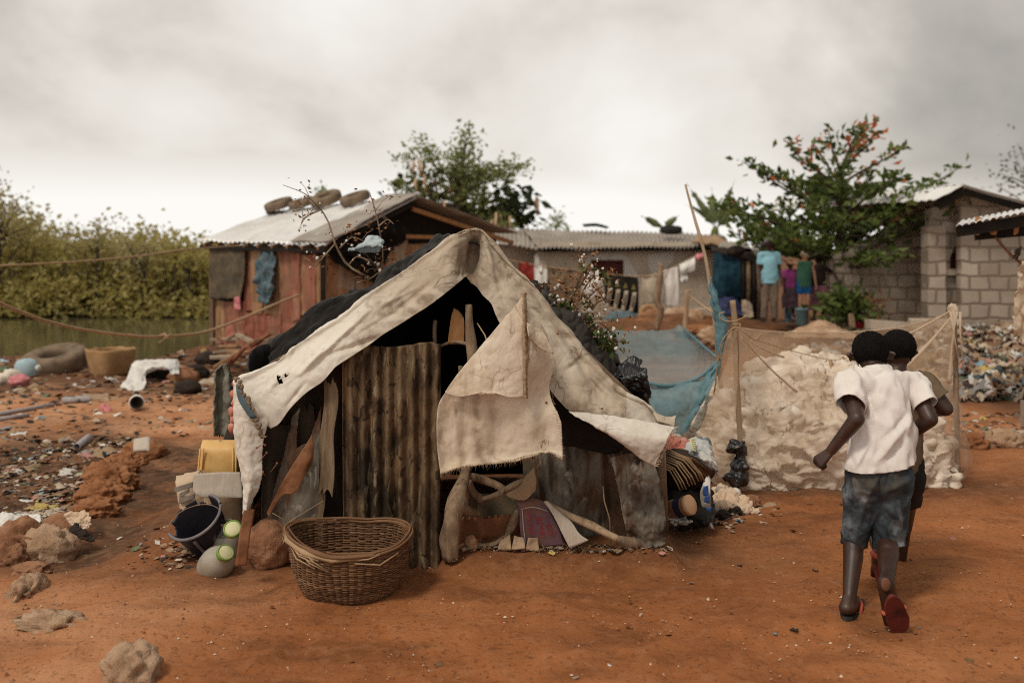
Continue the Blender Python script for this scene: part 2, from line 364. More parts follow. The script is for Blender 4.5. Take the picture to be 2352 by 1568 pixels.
M['blackplastic'] = mat('black_plastic', [(.0085,.0070,.0055), (.019,.016,.013)], 5, rough=.48, bump=.3, bsc=28, bdist=.02, spec=.03, crease=(5, .6, .05), spots=[((.04,.034,.028), 6, .56, .15, .5)])
M['greyplastic'] = mat('dusty_black_plastic', [(.030,.025,.021), (.056,.048,.041)], 7, rough=.6, bump=.4, bsc=30, bdist=.015, spec=.04, crease=(6, .6, .03))
M['bagblack'] = mat('glossy_black_bag', [(.008,.008,.009), (.016,.015,.015)], 9, rough=.25, bump=.6, bsc=35, bdist=.01, spec=.6)
M['rust'] = mat('rusty_corrugated_iron', [(.030,.018,.010), (.085,.050,.026), (.185,.120,.066), (.10,.058,.028)], 4.2, rough=.8, bump=.4, bsc=45, st=(1.3,1,.7), distort=.6, pos=[.34,.46,.57,.68],
    spots=[((.010,.007,.005), 2.8, .50, .08, .88, (1.4,1,.5)), ((.36,.275,.175), 12, .57, .08, .6, (2.0,1,.5)), ((.25,.125,.05), 1.8, .53, .12, .6), ((.012,.009,.007), 22, .58, .05, .75, (1,1,.8))])
M['sheetmetal'] = mat('grey_weathered_tin', [(.075,.060,.046), (.16,.135,.105), (.28,.25,.205)], 3.5, rough=.62, bump=.3, bsc=40, st=(1.2,1,.6), metal=.1, distort=.5, spots=[((.095,.042,.018), 2.6, .50, .06, .9, (1.8,1,.35)), ((.03,.022,.015), 6, .52, .10, .8), ((.42,.38,.32), 12, .58, .07, .6)], crease=(4, .4, .03))
M['darkmetal'] = mat('very_dark_board', [(.012,.010,.008), (.035,.024,.016), (.07,.045,.028)], 7, rough=.9, bump=.6, bsc=30, st=(1.5,1,.4))
M['rustplain'] = mat('bare_rust', [(.13,.05,.022), (.24,.10,.045), (.30,.15,.075)], 7, rough=.8, bump=.25, bsc=60)
M['oldwood'] = mat('weathered_wood', [(.10,.066,.04), (.20,.135,.082), (.28,.20,.13)], 6, rough=.9, bump=.5, bsc=30, st=(4,4,.5), spots=[((.04,.026,.017), 6, .57, .1, .7, (4,4,.6))])
M['stick'] = mat('bark_stick', [(.11,.07,.042), (.24,.16,.10), (.36,.26,.17)], 9, rough=.9, bump=.6, bsc=50, st=(2,2,.6), spots=[((.05,.03,.02), 14, .6, .06, .7)])
M['palestick'] = mat('pale_pole', [(.26,.17,.10), (.40,.28,.175), (.48,.36,.24)], 8, rough=.85, bump=.4, bsc=60, st=(2,2,.4), spots=[((.12,.075,.045), 15, .62, .06, .7)])
M['darkcloth'] = mat('near_black_cloth', [(.008,.007,.006), (.018,.014,.011)], 6, bump=.3)  # near-black cloth, one tone for lining, rags and shorts
M['wicker'] = mat('wicker', [(.075,.036,.017), (.17,.085,.040), (.29,.165,.085)], 9, rough=.7, bump=.4, bsc=80, island=.55)
M['wickerpale'] = mat('pale_wicker', [(.28,.18,.095), (.45,.31,.18)], 8, rough=.75, bump=.4, bsc=60)
M['clay'] = mat('red_clay', [(.22,.085,.034), (.33,.14,.06), (.42,.20,.10)], 5, rough=.95, bump=.9, bsc=22, bdist=.03)
M['boulder'] = mat('laterite_boulder', [(.20,.085,.042), (.33,.16,.085), (.42,.24,.145)], 7, rough=.95, bump=.9, bsc=34, bdist=.02, spots=[((.16,.06,.025), 4, .55, .12, .6)])
M['palestone'] = mat('pale_stone', [(.30,.17,.095), (.46,.30,.19), (.58,.43,.30)], 4, rough=.95, bump=.9, bsc=18, bdist=.03, spots=[((.25,.11,.05), 3, .56, .12, .7)])
M['jerrycan'] = mat('yellow_plastic_can', [(.55,.30,.085), (.68,.41,.14), (.74,.49,.20)], 6, rough=.5, bump=.08, bsc=50, spec=.4, spots=[((.16,.075,.03), 7, .66, .05, .8), ((.3,.16,.06), 12, .6, .1, .4, (1,1,.3))])
M['cardboard'] = mat('grey_cardboard', [(.44,.37,.295), (.54,.465,.385)], 10, rough=.95, bump=.2, bsc=70, st=(6,6,.3))
M['cardbrown'] = mat('brown_cardboard', [(.30,.19,.11), (.42,.29,.185)], 5, rough=.95, bump=.3, bsc=40)
M['paperbag'] = mat('cement_paper', [(.44,.31,.20), (.56,.43,.30)], 5, rough=.95, bump=.5, bsc=14, bdist=.02)
M['greyprint'] = mat('grey_print', [(.17,.14,.115), (.25,.21,.175)], 20, rough=.9)
M['bucket'] = mat('dark_bucket', [(.018,.017,.024), (.038,.034,.046)], 6, rough=.5, bump=.15, bsc=40, spots=[((.26,.20,.155), 6, .63, .06, .75, (1.4,1.4,.5))], spec=.4)
M['bucketrim'] = mat('worn_bucket_rim', [(.12,.105,.12), (.24,.205,.20)], 14, rough=.6)
M['jarglass'] = mat('dusty_glass_jar', [(.34,.29,.215), (.50,.45,.37)], 8, rough=.35, bump=.12, bsc=50, alpha=.78, spec=.6, spots=[((.22,.13,.07), 5, .56, .14, .55)])
M['glassclear'] = mat('clear_glass', [(.50,.46,.39)], 8, rough=.12, bump=0, alpha=.30, spec=.8)
M['lidgreen'] = mat('green_lid', [(.15,.26,.045), (.24,.36,.085)], 10, rough=.45, bump=.05, spec=.4)
M['lidcream'] = mat('cream_lid_print', [(.55,.52,.27), (.68,.64,.40)], 30, rough=.5, bump=0, spots=[((.42,.16,.09), 55, .6, .04, .55), ((.2,.3,.2), 70, .64, .04, .5)])
M['foam'] = mat('brown_foam_mat', [(.13,.042,.02), (.23,.085,.038), (.28,.12,.055)], 5, rough=.9, bump=.3, bsc=150)
M['purple'] = mat('faded_purple_carton', [(.115,.055,.075), (.19,.10,.125), (.24,.13,.12)], 7, rough=.85, bump=.3, bsc=40, spots=[((.23,.11,.055), 5, .53, .14, .65)])
M['redprint'] = mat('red_print', [(.30,.022,.03), (.38,.05,.05)], 20, rough=.8, bump=0)
M['twine'] = mat('twine', [(.34,.215,.115), (.50,.35,.21)], 40, rough=.95, bump=.4, bsc=120)
M['rope'] = mat('old_rope', [(.36,.23,.13), (.52,.37,.23)], 30, rough=.95, bump=.5, bsc=150)
M['bluenet'] = mat('blue_net', [(.16,.30,.34), (.26,.41,.45)], 6, rough=.9, bump=.2, bsc=60, alpha=.60, transl=.35)
M['bluenetdense'] = mat('blue_net_folds', [(.12,.25,.29), (.24,.39,.43)], 9, rough=.9, bump=.3, bsc=60, alpha=.9, transl=.3)
M['creamnet'] = mat('cream_net', [(.66,.47,.31), (.76,.58,.41)], 5, rough=.95, bump=.2, bsc=60, alpha=.55, transl=.4)
M['creamnetfold'] = mat('cream_net_folds', [(.68,.53,.38), (.78,.65,.50)], 9, rough=.95, bump=.3, alpha=.92, transl=.35)
M['bags'] = mat('crumpled_bags', [(.50,.385,.275), (.67,.56,.445), (.80,.725,.63)], 3.5, rough=.45, bump=.3, bsc=40, bdist=.01, spec=.4, crease=(8, .7, .03), spots=[((.40,.26,.15), 3.0, .58, .15, .55)])
M['skin'] = mat('dark_brown_skin', [(.026,.0115,.007), (.048,.021,.0125), (.075,.035,.021)], 9, rough=.45, bump=.12, bsc=60, spec=.5)
M['skinpalm'] = mat('lighter_sole_skin', [(.12,.052,.028), (.20,.09,.05)], 14, rough=.6, bump=.1)
M['hair'] = mat('short_black_hair', [(.004,.0032,.003), (.010,.008,.0065)], 60, rough=.95, bump=.9, bsc=260, bdist=.006, spec=.15)
M['skinpale'] = mat('fair_skin', [(.52,.26,.15), (.62,.34,.22)], 12, rough=.5, bump=.05)
M['whiteshirt'] = mat('white_cotton', [(.74,.67,.61), (.84,.78,.73)], 4, rough=.95, bump=.3, bsc=30, bdist=.006, transl=.08, spots=[((.55,.45,.38), 5, .6, .18, .35)])
M['denim'] = mat('faded_denim', [(.014,.019,.024), (.036,.046,.055), (.11,.13,.145)], 4.5, rough=.9, bump=.4, bsc=140, distort=.5, spots=[((.27,.29,.30), 5, .53, .14, .85, (1,1,.8)), ((.14,.105,.065), 3.4, .58, .14, .6)])
M['olive'] = mat('olive_cotton', [(.115,.078,.046), (.175,.125,.078)], 6, rough=.95, bump=.35, bsc=40)
M['redsole'] = mat('red_flipflop_sole', [(.075,.014,.010), (.14,.026,.018), (.05,.012,.009)], 10, rough=.8, bump=.3)
M['redstrap'] = mat('red_strap', [(.42,.075,.045), (.52,.13,.085)], 10, rough=.6, bump=0)
M['darkrubber'] = mat('dark_rubber', [(.02,.017,.015), (.05,.042,.036)], 12, rough=.85, bump=.3)
M['tyre'] = mat('dusty_tyre', [(.10,.07,.045), (.19,.135,.09), (.25,.18,.12)], 6, rough=.95, bump=.5, bsc=30)
M['tyreblack'] = mat('black_tyre', [(.012,.011,.010), (.03,.026,.022)], 8, rough=.9, bump=.5)
M['plaster'] = mat('mud_plaster', [(.42,.335,.245), (.53,.435,.34), (.60,.505,.405)], 1.6, rough=.95, bump=.5, bsc=12, bdist=.03, spots=[((.20,.14,.09), 1.3, .58, .12, .6, (1,1,.5))])
M['whitewash'] = mat('whitewash', [(.58,.52,.45), (.70,.65,.58)], 3, rough=.95, bump=.4, bsc=14)
M['maroon'] = mat('maroon_shutter', [(.075,.016,.010), (.12,.03,.02)], 6, rough=.7, bump=.2)
M['zinc'] = mat('bright_zinc_roof', [(.58,.55,.51), (.74,.72,.69), (.82,.80,.77)], 1.6, rough=.42, bump=.1, metal=.15, spec=.5, spots=[((.40,.30,.21), 1.2, .63, .12, .5)])
M['oldroof'] = mat('old_sheet_roof', [(.24,.20,.16), (.33,.285,.24), (.42,.37,.32)], 2.2, rough=.7, bump=.25, bsc=20, metal=.1, spots=[((.16,.10,.06), 1.5, .6, .1, .5)])
M['gutterdark'] = mat('near_black_surface', [(.010,.008,.006), (.024,.017,.012)], 6, rough=.95, bump=.5)  # near-black; paints gable and roof-edge shade, also plain dark parts
M['plankred'] = mat('red_painted_plank', [(.20,.055,.038), (.30,.10,.065), (.38,.20,.125)], 4, rough=.9, bump=.35, bsc=24, st=(2,2,.5), spots=[((.24,.14,.08), 3, .50, .1, .75, (3,3,.4)), ((.08,.045,.028), 7, .58, .08, .7, (3,3,.5))])
M['plankbrown'] = mat('brown_plank', [(.20,.10,.048), (.34,.185,.095), (.43,.27,.155)], 4, rough=.9, bump=.35, bsc=24, st=(2,2,.5), spots=[((.11,.06,.03), 5, .58, .1, .6, (3,3,.4))])
M['plankgrey'] = mat('grey_plank', [(.24,.17,.115), (.36,.275,.20), (.44,.36,.28)], 4, rough=.9, bump=.35, bsc=24, st=(2,2,.5))
M['plankblue'] = mat('blue_painted_plank', [(.05,.085,.115), (.10,.15,.185)], 5, rough=.9, bump=.3)
M['beamorange'] = mat('fresh_timber', [(.30,.135,.05), (.42,.215,.09)], 6, rough=.85, bump=.3, st=(3,3,.6))
M['mossmat'] = mat('mildewed_mat', [(.055,.044,.030), (.10,.078,.05), (.20,.13,.075)], 4.5, rough=.95, bump=.4, bsc=30, spots=[((.23,.13,.07), 5, .62, .06, .6)])
M['bluegrey'] = mat('faded_blue_cloth', [(.055,.085,.098), (.10,.145,.165), (.17,.21,.225)], 6, rough=.95, bump=.4, bsc=40)
M['mesh_green'] = mat('grey_green_netting', [(.16,.15,.115), (.28,.26,.21)], 9, rough=.95, bump=.4, transl=.2)
M['leaf'] = mat('almond_leaf', [(.04,.066,.015), (.10,.14,.032), (.18,.215,.06)], 2, rough=.55, bump=0, island=.75, transl=.3)
M['leaforange'] = mat('orange_leaf', [(.50,.10,.03), (.68,.22,.07)], 2, rough=.6, bump=0, island=.7, transl=.35)
M['leafdark'] = mat('dark_leaf', [(.014,.022,.008), (.034,.048,.014), (.06,.08,.025)], 2, rough=.6, bump=0, island=.7, transl=.25)
M['leaflight'] = mat('light_feathery_leaf', [(.16,.20,.055), (.27,.30,.10), (.38,.39,.17)], 2, rough=.6, bump=0, island=.7, transl=.55)
M['mangrove'] = mat('mangrove_leaf', [(.30,.255,.075), (.48,.41,.14), (.62,.53,.24)], .7, rough=.7, bump=0, island=.5, transl=.5)
M['mangrovedull'] = mat('dull_mangrove_leaf', [(.31,.25,.11), (.44,.37,.18), (.55,.47,.26)], .7, rough=.7, bump=0, island=.5, transl=.35)
M['drytan'] = mat('dry_leaf', [(.13,.055,.022), (.28,.13,.055), (.38,.22,.11)], 3, rough=.8, bump=0, island=.8)
M['cotton'] = mat('cotton_fluff', [(.62,.56,.49), (.78,.74,.69)], 20, rough=1, bump=.6, bsc=80)
M['bark'] = mat('tree_bark', [(.045,.032,.022), (.10,.072,.05)], 8, rough=.95, bump=.7, bsc=24, st=(2,2,.5))
M['pod'] = mat('dry_pods', [(.46,.28,.16), (.60,.42,.26)], 5, rough=.8, bump=.2, island=.6)
M['white'] = mat('white_plastic', [(.66,.62,.56), (.78,.75,.70)], 7, rough=.6, bump=.25, bsc=30, spots=[((.4,.28,.19), 6, .62, .1, .5)])
M['litter'] = mat('pale_litter', [(.24,.16,.10), (.42,.31,.21), (.58,.48,.37), (.72,.66,.57)], 3, rough=.85, bump=.3, island=.8)
M['ltblue'] = mat('pale_blue_plastic', [(.30,.42,.46), (.43,.55,.59)], 8, rough=.5, bump=.1)
M['skyblue'] = mat('sky_blue_cloth', [(.20,.42,.50), (.27,.50,.58)], 5, rough=.9, bump=.3, bsc=20)
M['pink'] = mat('pink_plastic', [(.58,.16,.18), (.68,.30,.30)], 8, rough=.6, bump=.2)
M['crimson'] = mat('crimson_plastic', [(.42,.025,.04), (.55,.06,.075)], 8, rough=.5, bump=.1)
M['darkgreycloth'] = mat('charcoal_cloth', [(.028,.024,.018), (.058,.050,.040), (.10,.088,.072)], 8, rough=.95, bump=.5, bsc=60)
M['brownjar'] = mat('brown_jar', [(.24,.10,.05), (.36,.18,.105)], 6, rough=.35, bump=.05, spec=.5)
M['orangelid'] = mat('orange_lid', [(.58,.32,.17), (.66,.42,.25)], 6, rough=.5, bump=.05)
M['labelprint'] = mat('dark_label', [(.02,.022,.05), (.04,.04,.07)], 10, rough=.6, bump=0)
M['yellowprint'] = mat('yellow_print', [(.68,.45,.08)], 5, rough=.6, bump=0)
M['blueprint'] = mat('blue_print', [(.03,.09,.32), (.06,.16,.42)], 10, rough=.6, bump=0)
M['plasticfilm'] = mat('printed_plastic_bag', [(.27,.30,.31), (.52,.52,.49), (.66,.63,.57)], 5, rough=.4, bump=.4, bsc=22, bdist=.02, spec=.5, spots=[((.045,.05,.065), 7, .60, .05, .8)])
M['redbag'] = mat('red_plastic_bag', [(.42,.085,.05), (.62,.22,.15), (.70,.38,.29)], 5, rough=.4, bump=.4, bsc=24, spec=.5, transl=.2)
M['creamcloth'] = mat('cream_net_cloth', [(.50,.34,.225), (.64,.47,.33), (.70,.55,.41)], 7, rough=.95, bump=.5, bsc=40)
M['tan'] = mat('tan_basketry', [(.32,.18,.08), (.46,.29,.145)], 8, rough=.95, bump=.5, bsc=50)
M['greyblue'] = mat('grey_blue_pipe', [(.30,.27,.27), (.42,.38,.37)], 8, rough=.5, bump=.1)
M['dark'] = mat('dark_scrap', [(.02,.014,.011), (.05,.034,.024)], 8, rough=.9, bump=.5)
def brick_mat():
    m = bpy.data.materials.new('concrete_block'); m.use_nodes = True; nt = m.node_tree; N = nt.nodes.new; L = nt.links.new; b = nt.nodes['Principled BSDF']
    tc = N('ShaderNodeTexCoord'); mp = N('ShaderNodeMapping'); L(tc.outputs['Object'], mp.inputs[0])
    mp.inputs['Rotation'].default_value = (R(90), 0, 0)
    wn = N('ShaderNodeTexNoise'); wn.inputs['Scale'].default_value = 2.2; L(tc.outputs['Object'], wn.inputs['Vector'])
    ad = N('ShaderNodeVectorMath'); ad.operation = 'MULTIPLY_ADD'; L(wn.outputs['Color'], ad.inputs[0]); ad.inputs[1].default_value = (.11, .11, .11); L(mp.outputs[0], ad.inputs[2])
    br = N('ShaderNodeTexBrick'); L(ad.outputs[0], br.inputs['Vector'])
    br.inputs['Scale'].default_value = 1; br.inputs['Brick Width'].default_value = .345; br.inputs['Row Height'].default_value = .245; br.inputs['Mortar Size'].default_value = .03; br.inputs['Mortar Smooth'].default_value = .7
    br.inputs['Color1'].default_value = (.34,.27,.205,1); br.inputs['Color2'].default_value = (.47,.39,.31,1); br.inputs['Mortar'].default_value = (.215,.165,.12,1)
    n = N('ShaderNodeTexNoise'); n.inputs['Scale'].default_value = 1.1; n.inputs['Detail'].default_value = 7; L(tc.outputs['Object'], n.inputs['Vector'])
    mr = N('ShaderNodeMapRange'); L(n.outputs['Fac'], mr.inputs[0]); mr.inputs[1].default_value = .42; mr.inputs[2].default_value = .68; mr.inputs[4].default_value = .75
    mx = N('ShaderNodeMix'); mx.data_type = 'RGBA'; L(mr.outputs[0], mx.inputs[0]); L(br.outputs['Color'], mx.inputs[6]); mx.inputs[7].default_value = (.24,.175,.125,1)
    L(mx.outputs[2], b.inputs['Base Color']); b.inputs['Roughness'].default_value = .95
    bp = N('ShaderNodeBump'); bp.inputs['Strength'].default_value = .6; bp.inputs['Distance'].default_value = .03; bp.invert = True; L(br.outputs['Fac'], bp.inputs['Height']); L(bp.outputs[0], b.inputs['Normal'])
    return m
M['block'] = brick_mat()
def pattern_mat(name, base, dots, sc, th):
    m = bpy.data.materials.new(name); m.use_nodes = True; nt = m.node_tree; N = nt.nodes.new; L = nt.links.new; b = nt.nodes['Principled BSDF']; b.inputs['Roughness'].default_value = .95
    tc = N('ShaderNodeTexCoord'); v = N('ShaderNodeTexVoronoi'); v.inputs['Scale'].default_value = sc; L(tc.outputs['Object'], v.inputs['Vector'])
    mr = N('ShaderNodeMapRange'); L(v.outputs['Distance'], mr.inputs[0]); mr.inputs[1].default_value = th; mr.inputs[2].default_value = th + .04; mr.inputs[3].default_value = 1; mr.inputs[4].default_value = 0
    n = N('ShaderNodeTexNoise'); n.inputs['Scale'].default_value = 12; L(tc.outputs['Object'], n.inputs['Vector'])
    r = N('ShaderNodeValToRGB'); L(n.outputs['Fac'], r.inputs[0]); r.color_ramp.elements[0].color = (*[c * .5 for c in base], 1); r.color_ramp.elements[1].color = (*base, 1); r.color_ramp.elements[0].position = .4; r.color_ramp.elements[1].position = .6
    mx = N('ShaderNodeMix'); mx.data_type = 'RGBA'; L(mr.outputs[0], mx.inputs[0]); L(r.outputs[0], mx.inputs[6]); mx.inputs[7].default_value = (*dots, 1); L(mx.outputs[2], b.inputs['Base Color'])
    return m
M['dotcloth'] = pattern_mat('spotted_wrapper_cloth', (.24,.15,.085), (.015,.018,.024), 6.5, .30)
M['skirt'] = pattern_mat('patterned_skirt_cloth', (.30,.14,.17), (.42,.06,.17), 14, .30)
def ground_mat():
    m = bpy.data.materials.new('red_earth'); m.use_nodes = True; nt = m.node_tree; N = nt.nodes.new; L = nt.links.new; b = nt.nodes['Principled BSDF']
    tc = N('ShaderNodeTexCoord'); co = tc.outputs['Object']
    def nz(s, d=8, ro=.6, st=None):
        n = N('ShaderNodeTexNoise'); n.inputs['Scale'].default_value = s; n.inputs['Detail'].default_value = d; n.inputs['Roughness'].default_value = ro
        if st: q = N('ShaderNodeMapping'); L(co, q.inputs[0]); q.inputs['Scale'].default_value = st; L(q.outputs[0], n.inputs['Vector'])
        else: L(co, n.inputs['Vector'])
        return n.outputs['Fac']
    def ramp(f, *st):
        r = N('ShaderNodeValToRGB'); L(f, r.inputs[0]); e = r.color_ramp.elements
        e[0].position = st[0][0]; e[0].color = (*st[0][1], 1); e[1].position = st[-1][0]; e[1].color = (*st[-1][1], 1)
        for p, c in st[1:-1]: q = e.new(p); q.color = (*c, 1)
        return r.outputs[0]
    def mixc(fac, a, c, blend='MIX'):
        x = N('ShaderNodeMix'); x.data_type = 'RGBA'; x.blend_type = blend
        (L(fac, x.inputs[0]) if not isinstance(fac, (int, float)) else setattr(x.inputs[0], 'default_value', fac)); L(a, x.inputs[6])
        if isinstance(c, tuple): x.inputs[7].default_value = (*c, 1)
        else: L(c, x.inputs[7])
        return x.outputs[2]
    def mrange(f, a, c, d=1):
        q = N('ShaderNodeMapRange'); L(f, q.inputs[0]); q.inputs[1].default_value = a; q.inputs[2].default_value = c; q.inputs[4].default_value = d; return q.outputs[0]
    c = ramp(nz(.8, 9, .62), (.3, (.215,.073,.024)), (.5, (.345,.124,.043)), (.7, (.46,.19,.076)))
    at = N('ShaderNodeAttribute'); at.attribute_name = 'soil'; sp = N('ShaderNodeSeparateColor'); L(at.outputs['Color'], sp.inputs[0])
    def mul(a, c_):
        q = N('ShaderNodeMath'); q.operation = 'MULTIPLY'; L(a, q.inputs[0]); L(c_, q.inputs[1]); return q.outputs[0]
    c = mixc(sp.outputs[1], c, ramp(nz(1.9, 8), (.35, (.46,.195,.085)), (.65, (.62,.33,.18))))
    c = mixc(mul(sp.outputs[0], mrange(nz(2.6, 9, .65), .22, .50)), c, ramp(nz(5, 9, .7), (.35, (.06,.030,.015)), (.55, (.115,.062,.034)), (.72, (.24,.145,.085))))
    c = mixc(mrange(nz(1.5, 7, .6, (1, 2.2, 1)), 
        .50, .66, .6), c, (.135, .05, .020))
    c = mixc(mrange(nz(14, 6, .7), .50, .75, .45), c, (.44,.22,.115))
    c = mixc(mrange(nz(38, 3, .6), .56, .66, .5), c, (.10,.038,.018))
    v = N('ShaderNodeTexVoronoi'); v.inputs['Scale'].default_value = 46; L(co, v.inputs['Vector']); v.inputs['Randomness'].default_value = 1
    q = N('ShaderNodeMath'); q.operation = 'MULTIPLY'; L(mrange(v.outputs['Distance'], .16, .10), q.inputs[0]); L(mrange(nz(3.3, 5, .7), .60, .70), q.inputs[1])
    c = mixc(q.outputs[0], c, (.44,.27,.155))
    L(c, b.inputs['Base Color']); b.inputs['Roughness'].default_value = .97; b.inputs['Specular IOR Level'].default_value = .15
    b1 = N('ShaderNodeBump'); b1.inputs['Strength'].default_value = .75; b1.inputs['Distance'].default_value = .035; L(nz(7, 10, .68), b1.inputs['Height'])
    b2 = N('ShaderNodeBump'); b2.inputs['Strength'].default_value = .6; b2.inputs['Distance'].default_value = .008; L(nz(70, 6, .7), b2.inputs['Height']); L(b1.outputs[0], b2.inputs['Normal'])
    L(b2.outputs[0], b.inputs['Normal'])
    return m
M['ground'] = ground_mat()
def water_mat():
    m = mat('pond_water', [(.095,.080,.042), (.115,.098,.052)], .6, rough=.05, bump=.06, bsc=3.5, bdist=.05, spec=.5, st=(.5,1,1)); return m
M['water'] = water_mat()
# ---------------------------------------------------------------- ground, pond
def build_ground():
    ys = [-6, -3, -1, .4]
    y = 1.4
    while y < 34: ys.append(y); y += .012 + y * .005
    while y < 900: ys.append(y); y *= 1.25
    nu = 400; co = []
    rg = random.Random(44); dents = [(rg.uniform(-2.6, 3.4), rg.uniform(3.1, 6.6), rg.uniform(0, 3.14), rg.uniform(.05, .10), rg.uniform(.006, .016)) for _ in range(170)]
    for Y in ys:
        hw = .66 * max(Y, 0) + 3.0
        for j in range(nu):
            X = (2 * j / (nu - 1) - 1) * hw
            z = gz(X, Y)
            if Y < 12:
                q = Vector((X * 3.2, Y * 3.2, 1.1)); z += .022 * fbm(q, 6) * (1 - sst(9, 12, Y))
            co.append((X, Y, z))
    co = np.array(co)
    for X, Y, a, r, dp in dents:                        # old footprints and scuffs
        i = np.where((abs(co[:, 0] - X) < .35) & (abs(co[:, 1] - Y) < .35))[0]; dx = co[i, 0] - X; dy = co[i, 1] - Y; u = (dx * math.cos(a) + dy * math.sin(a)) / (r * 1.5); v = (-dx * math.sin(a) + dy * math.cos(a)) / (r * .75); q = u * u + v * v
        co[i, 2] += dp * (-np.exp(-q * 1.6) + .55 * np.exp(-((np.sqrt(q) - 1.35) / .4) ** 2))
    fs = grid_faces(len(ys), nu)
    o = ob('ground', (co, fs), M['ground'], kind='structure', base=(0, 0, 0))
    at = o.data.color_attributes.new('soil', 'FLOAT_COLOR', 'POINT'); col = np.zeros((len(co), 4)); col[:, 3] = 1
    for i, (X, Y, z) in enumerate(co):
        e = n3(X * .9, Y * .9, 4.4)
        pale = .95 * sst(6.3, 8.4, Y + e) * (1 - sst(12, 13.5, Y + e)) * (1 - sst(-1.6, -.6, X))
        pale = max(pale, .6 * (1 - sst(-1.9, -1.0, X + e * .5)) * (1 - sst(4.6, 5.4, Y)))
        pale = max(pale, .35 * sst(1.0, 2.0, X) * sst(6.4, 9, Y) * (1 - sst(13, 15, Y)))
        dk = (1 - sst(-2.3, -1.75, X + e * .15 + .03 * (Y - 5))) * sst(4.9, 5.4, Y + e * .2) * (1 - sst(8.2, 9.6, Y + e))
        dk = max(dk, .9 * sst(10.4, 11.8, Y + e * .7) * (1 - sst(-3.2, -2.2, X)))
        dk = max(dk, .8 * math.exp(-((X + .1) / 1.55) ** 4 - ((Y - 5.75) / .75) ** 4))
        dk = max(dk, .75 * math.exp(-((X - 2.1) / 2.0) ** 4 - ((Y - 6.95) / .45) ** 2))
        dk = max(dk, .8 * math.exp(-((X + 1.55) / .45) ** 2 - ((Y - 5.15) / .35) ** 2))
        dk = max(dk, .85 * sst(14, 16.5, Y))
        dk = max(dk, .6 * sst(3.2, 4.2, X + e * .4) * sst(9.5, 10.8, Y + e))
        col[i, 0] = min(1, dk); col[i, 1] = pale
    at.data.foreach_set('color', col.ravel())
build_ground()
mb = MB(); mb.add([(-60, 14.6, -.17), (-5.0, 14.6, -.17), (-5.0, 30, -.17), (-60, 30, -.17)], [(0, 1, 2, 3)])
ob('water', mb, M['water'], kind='structure', smooth=False)
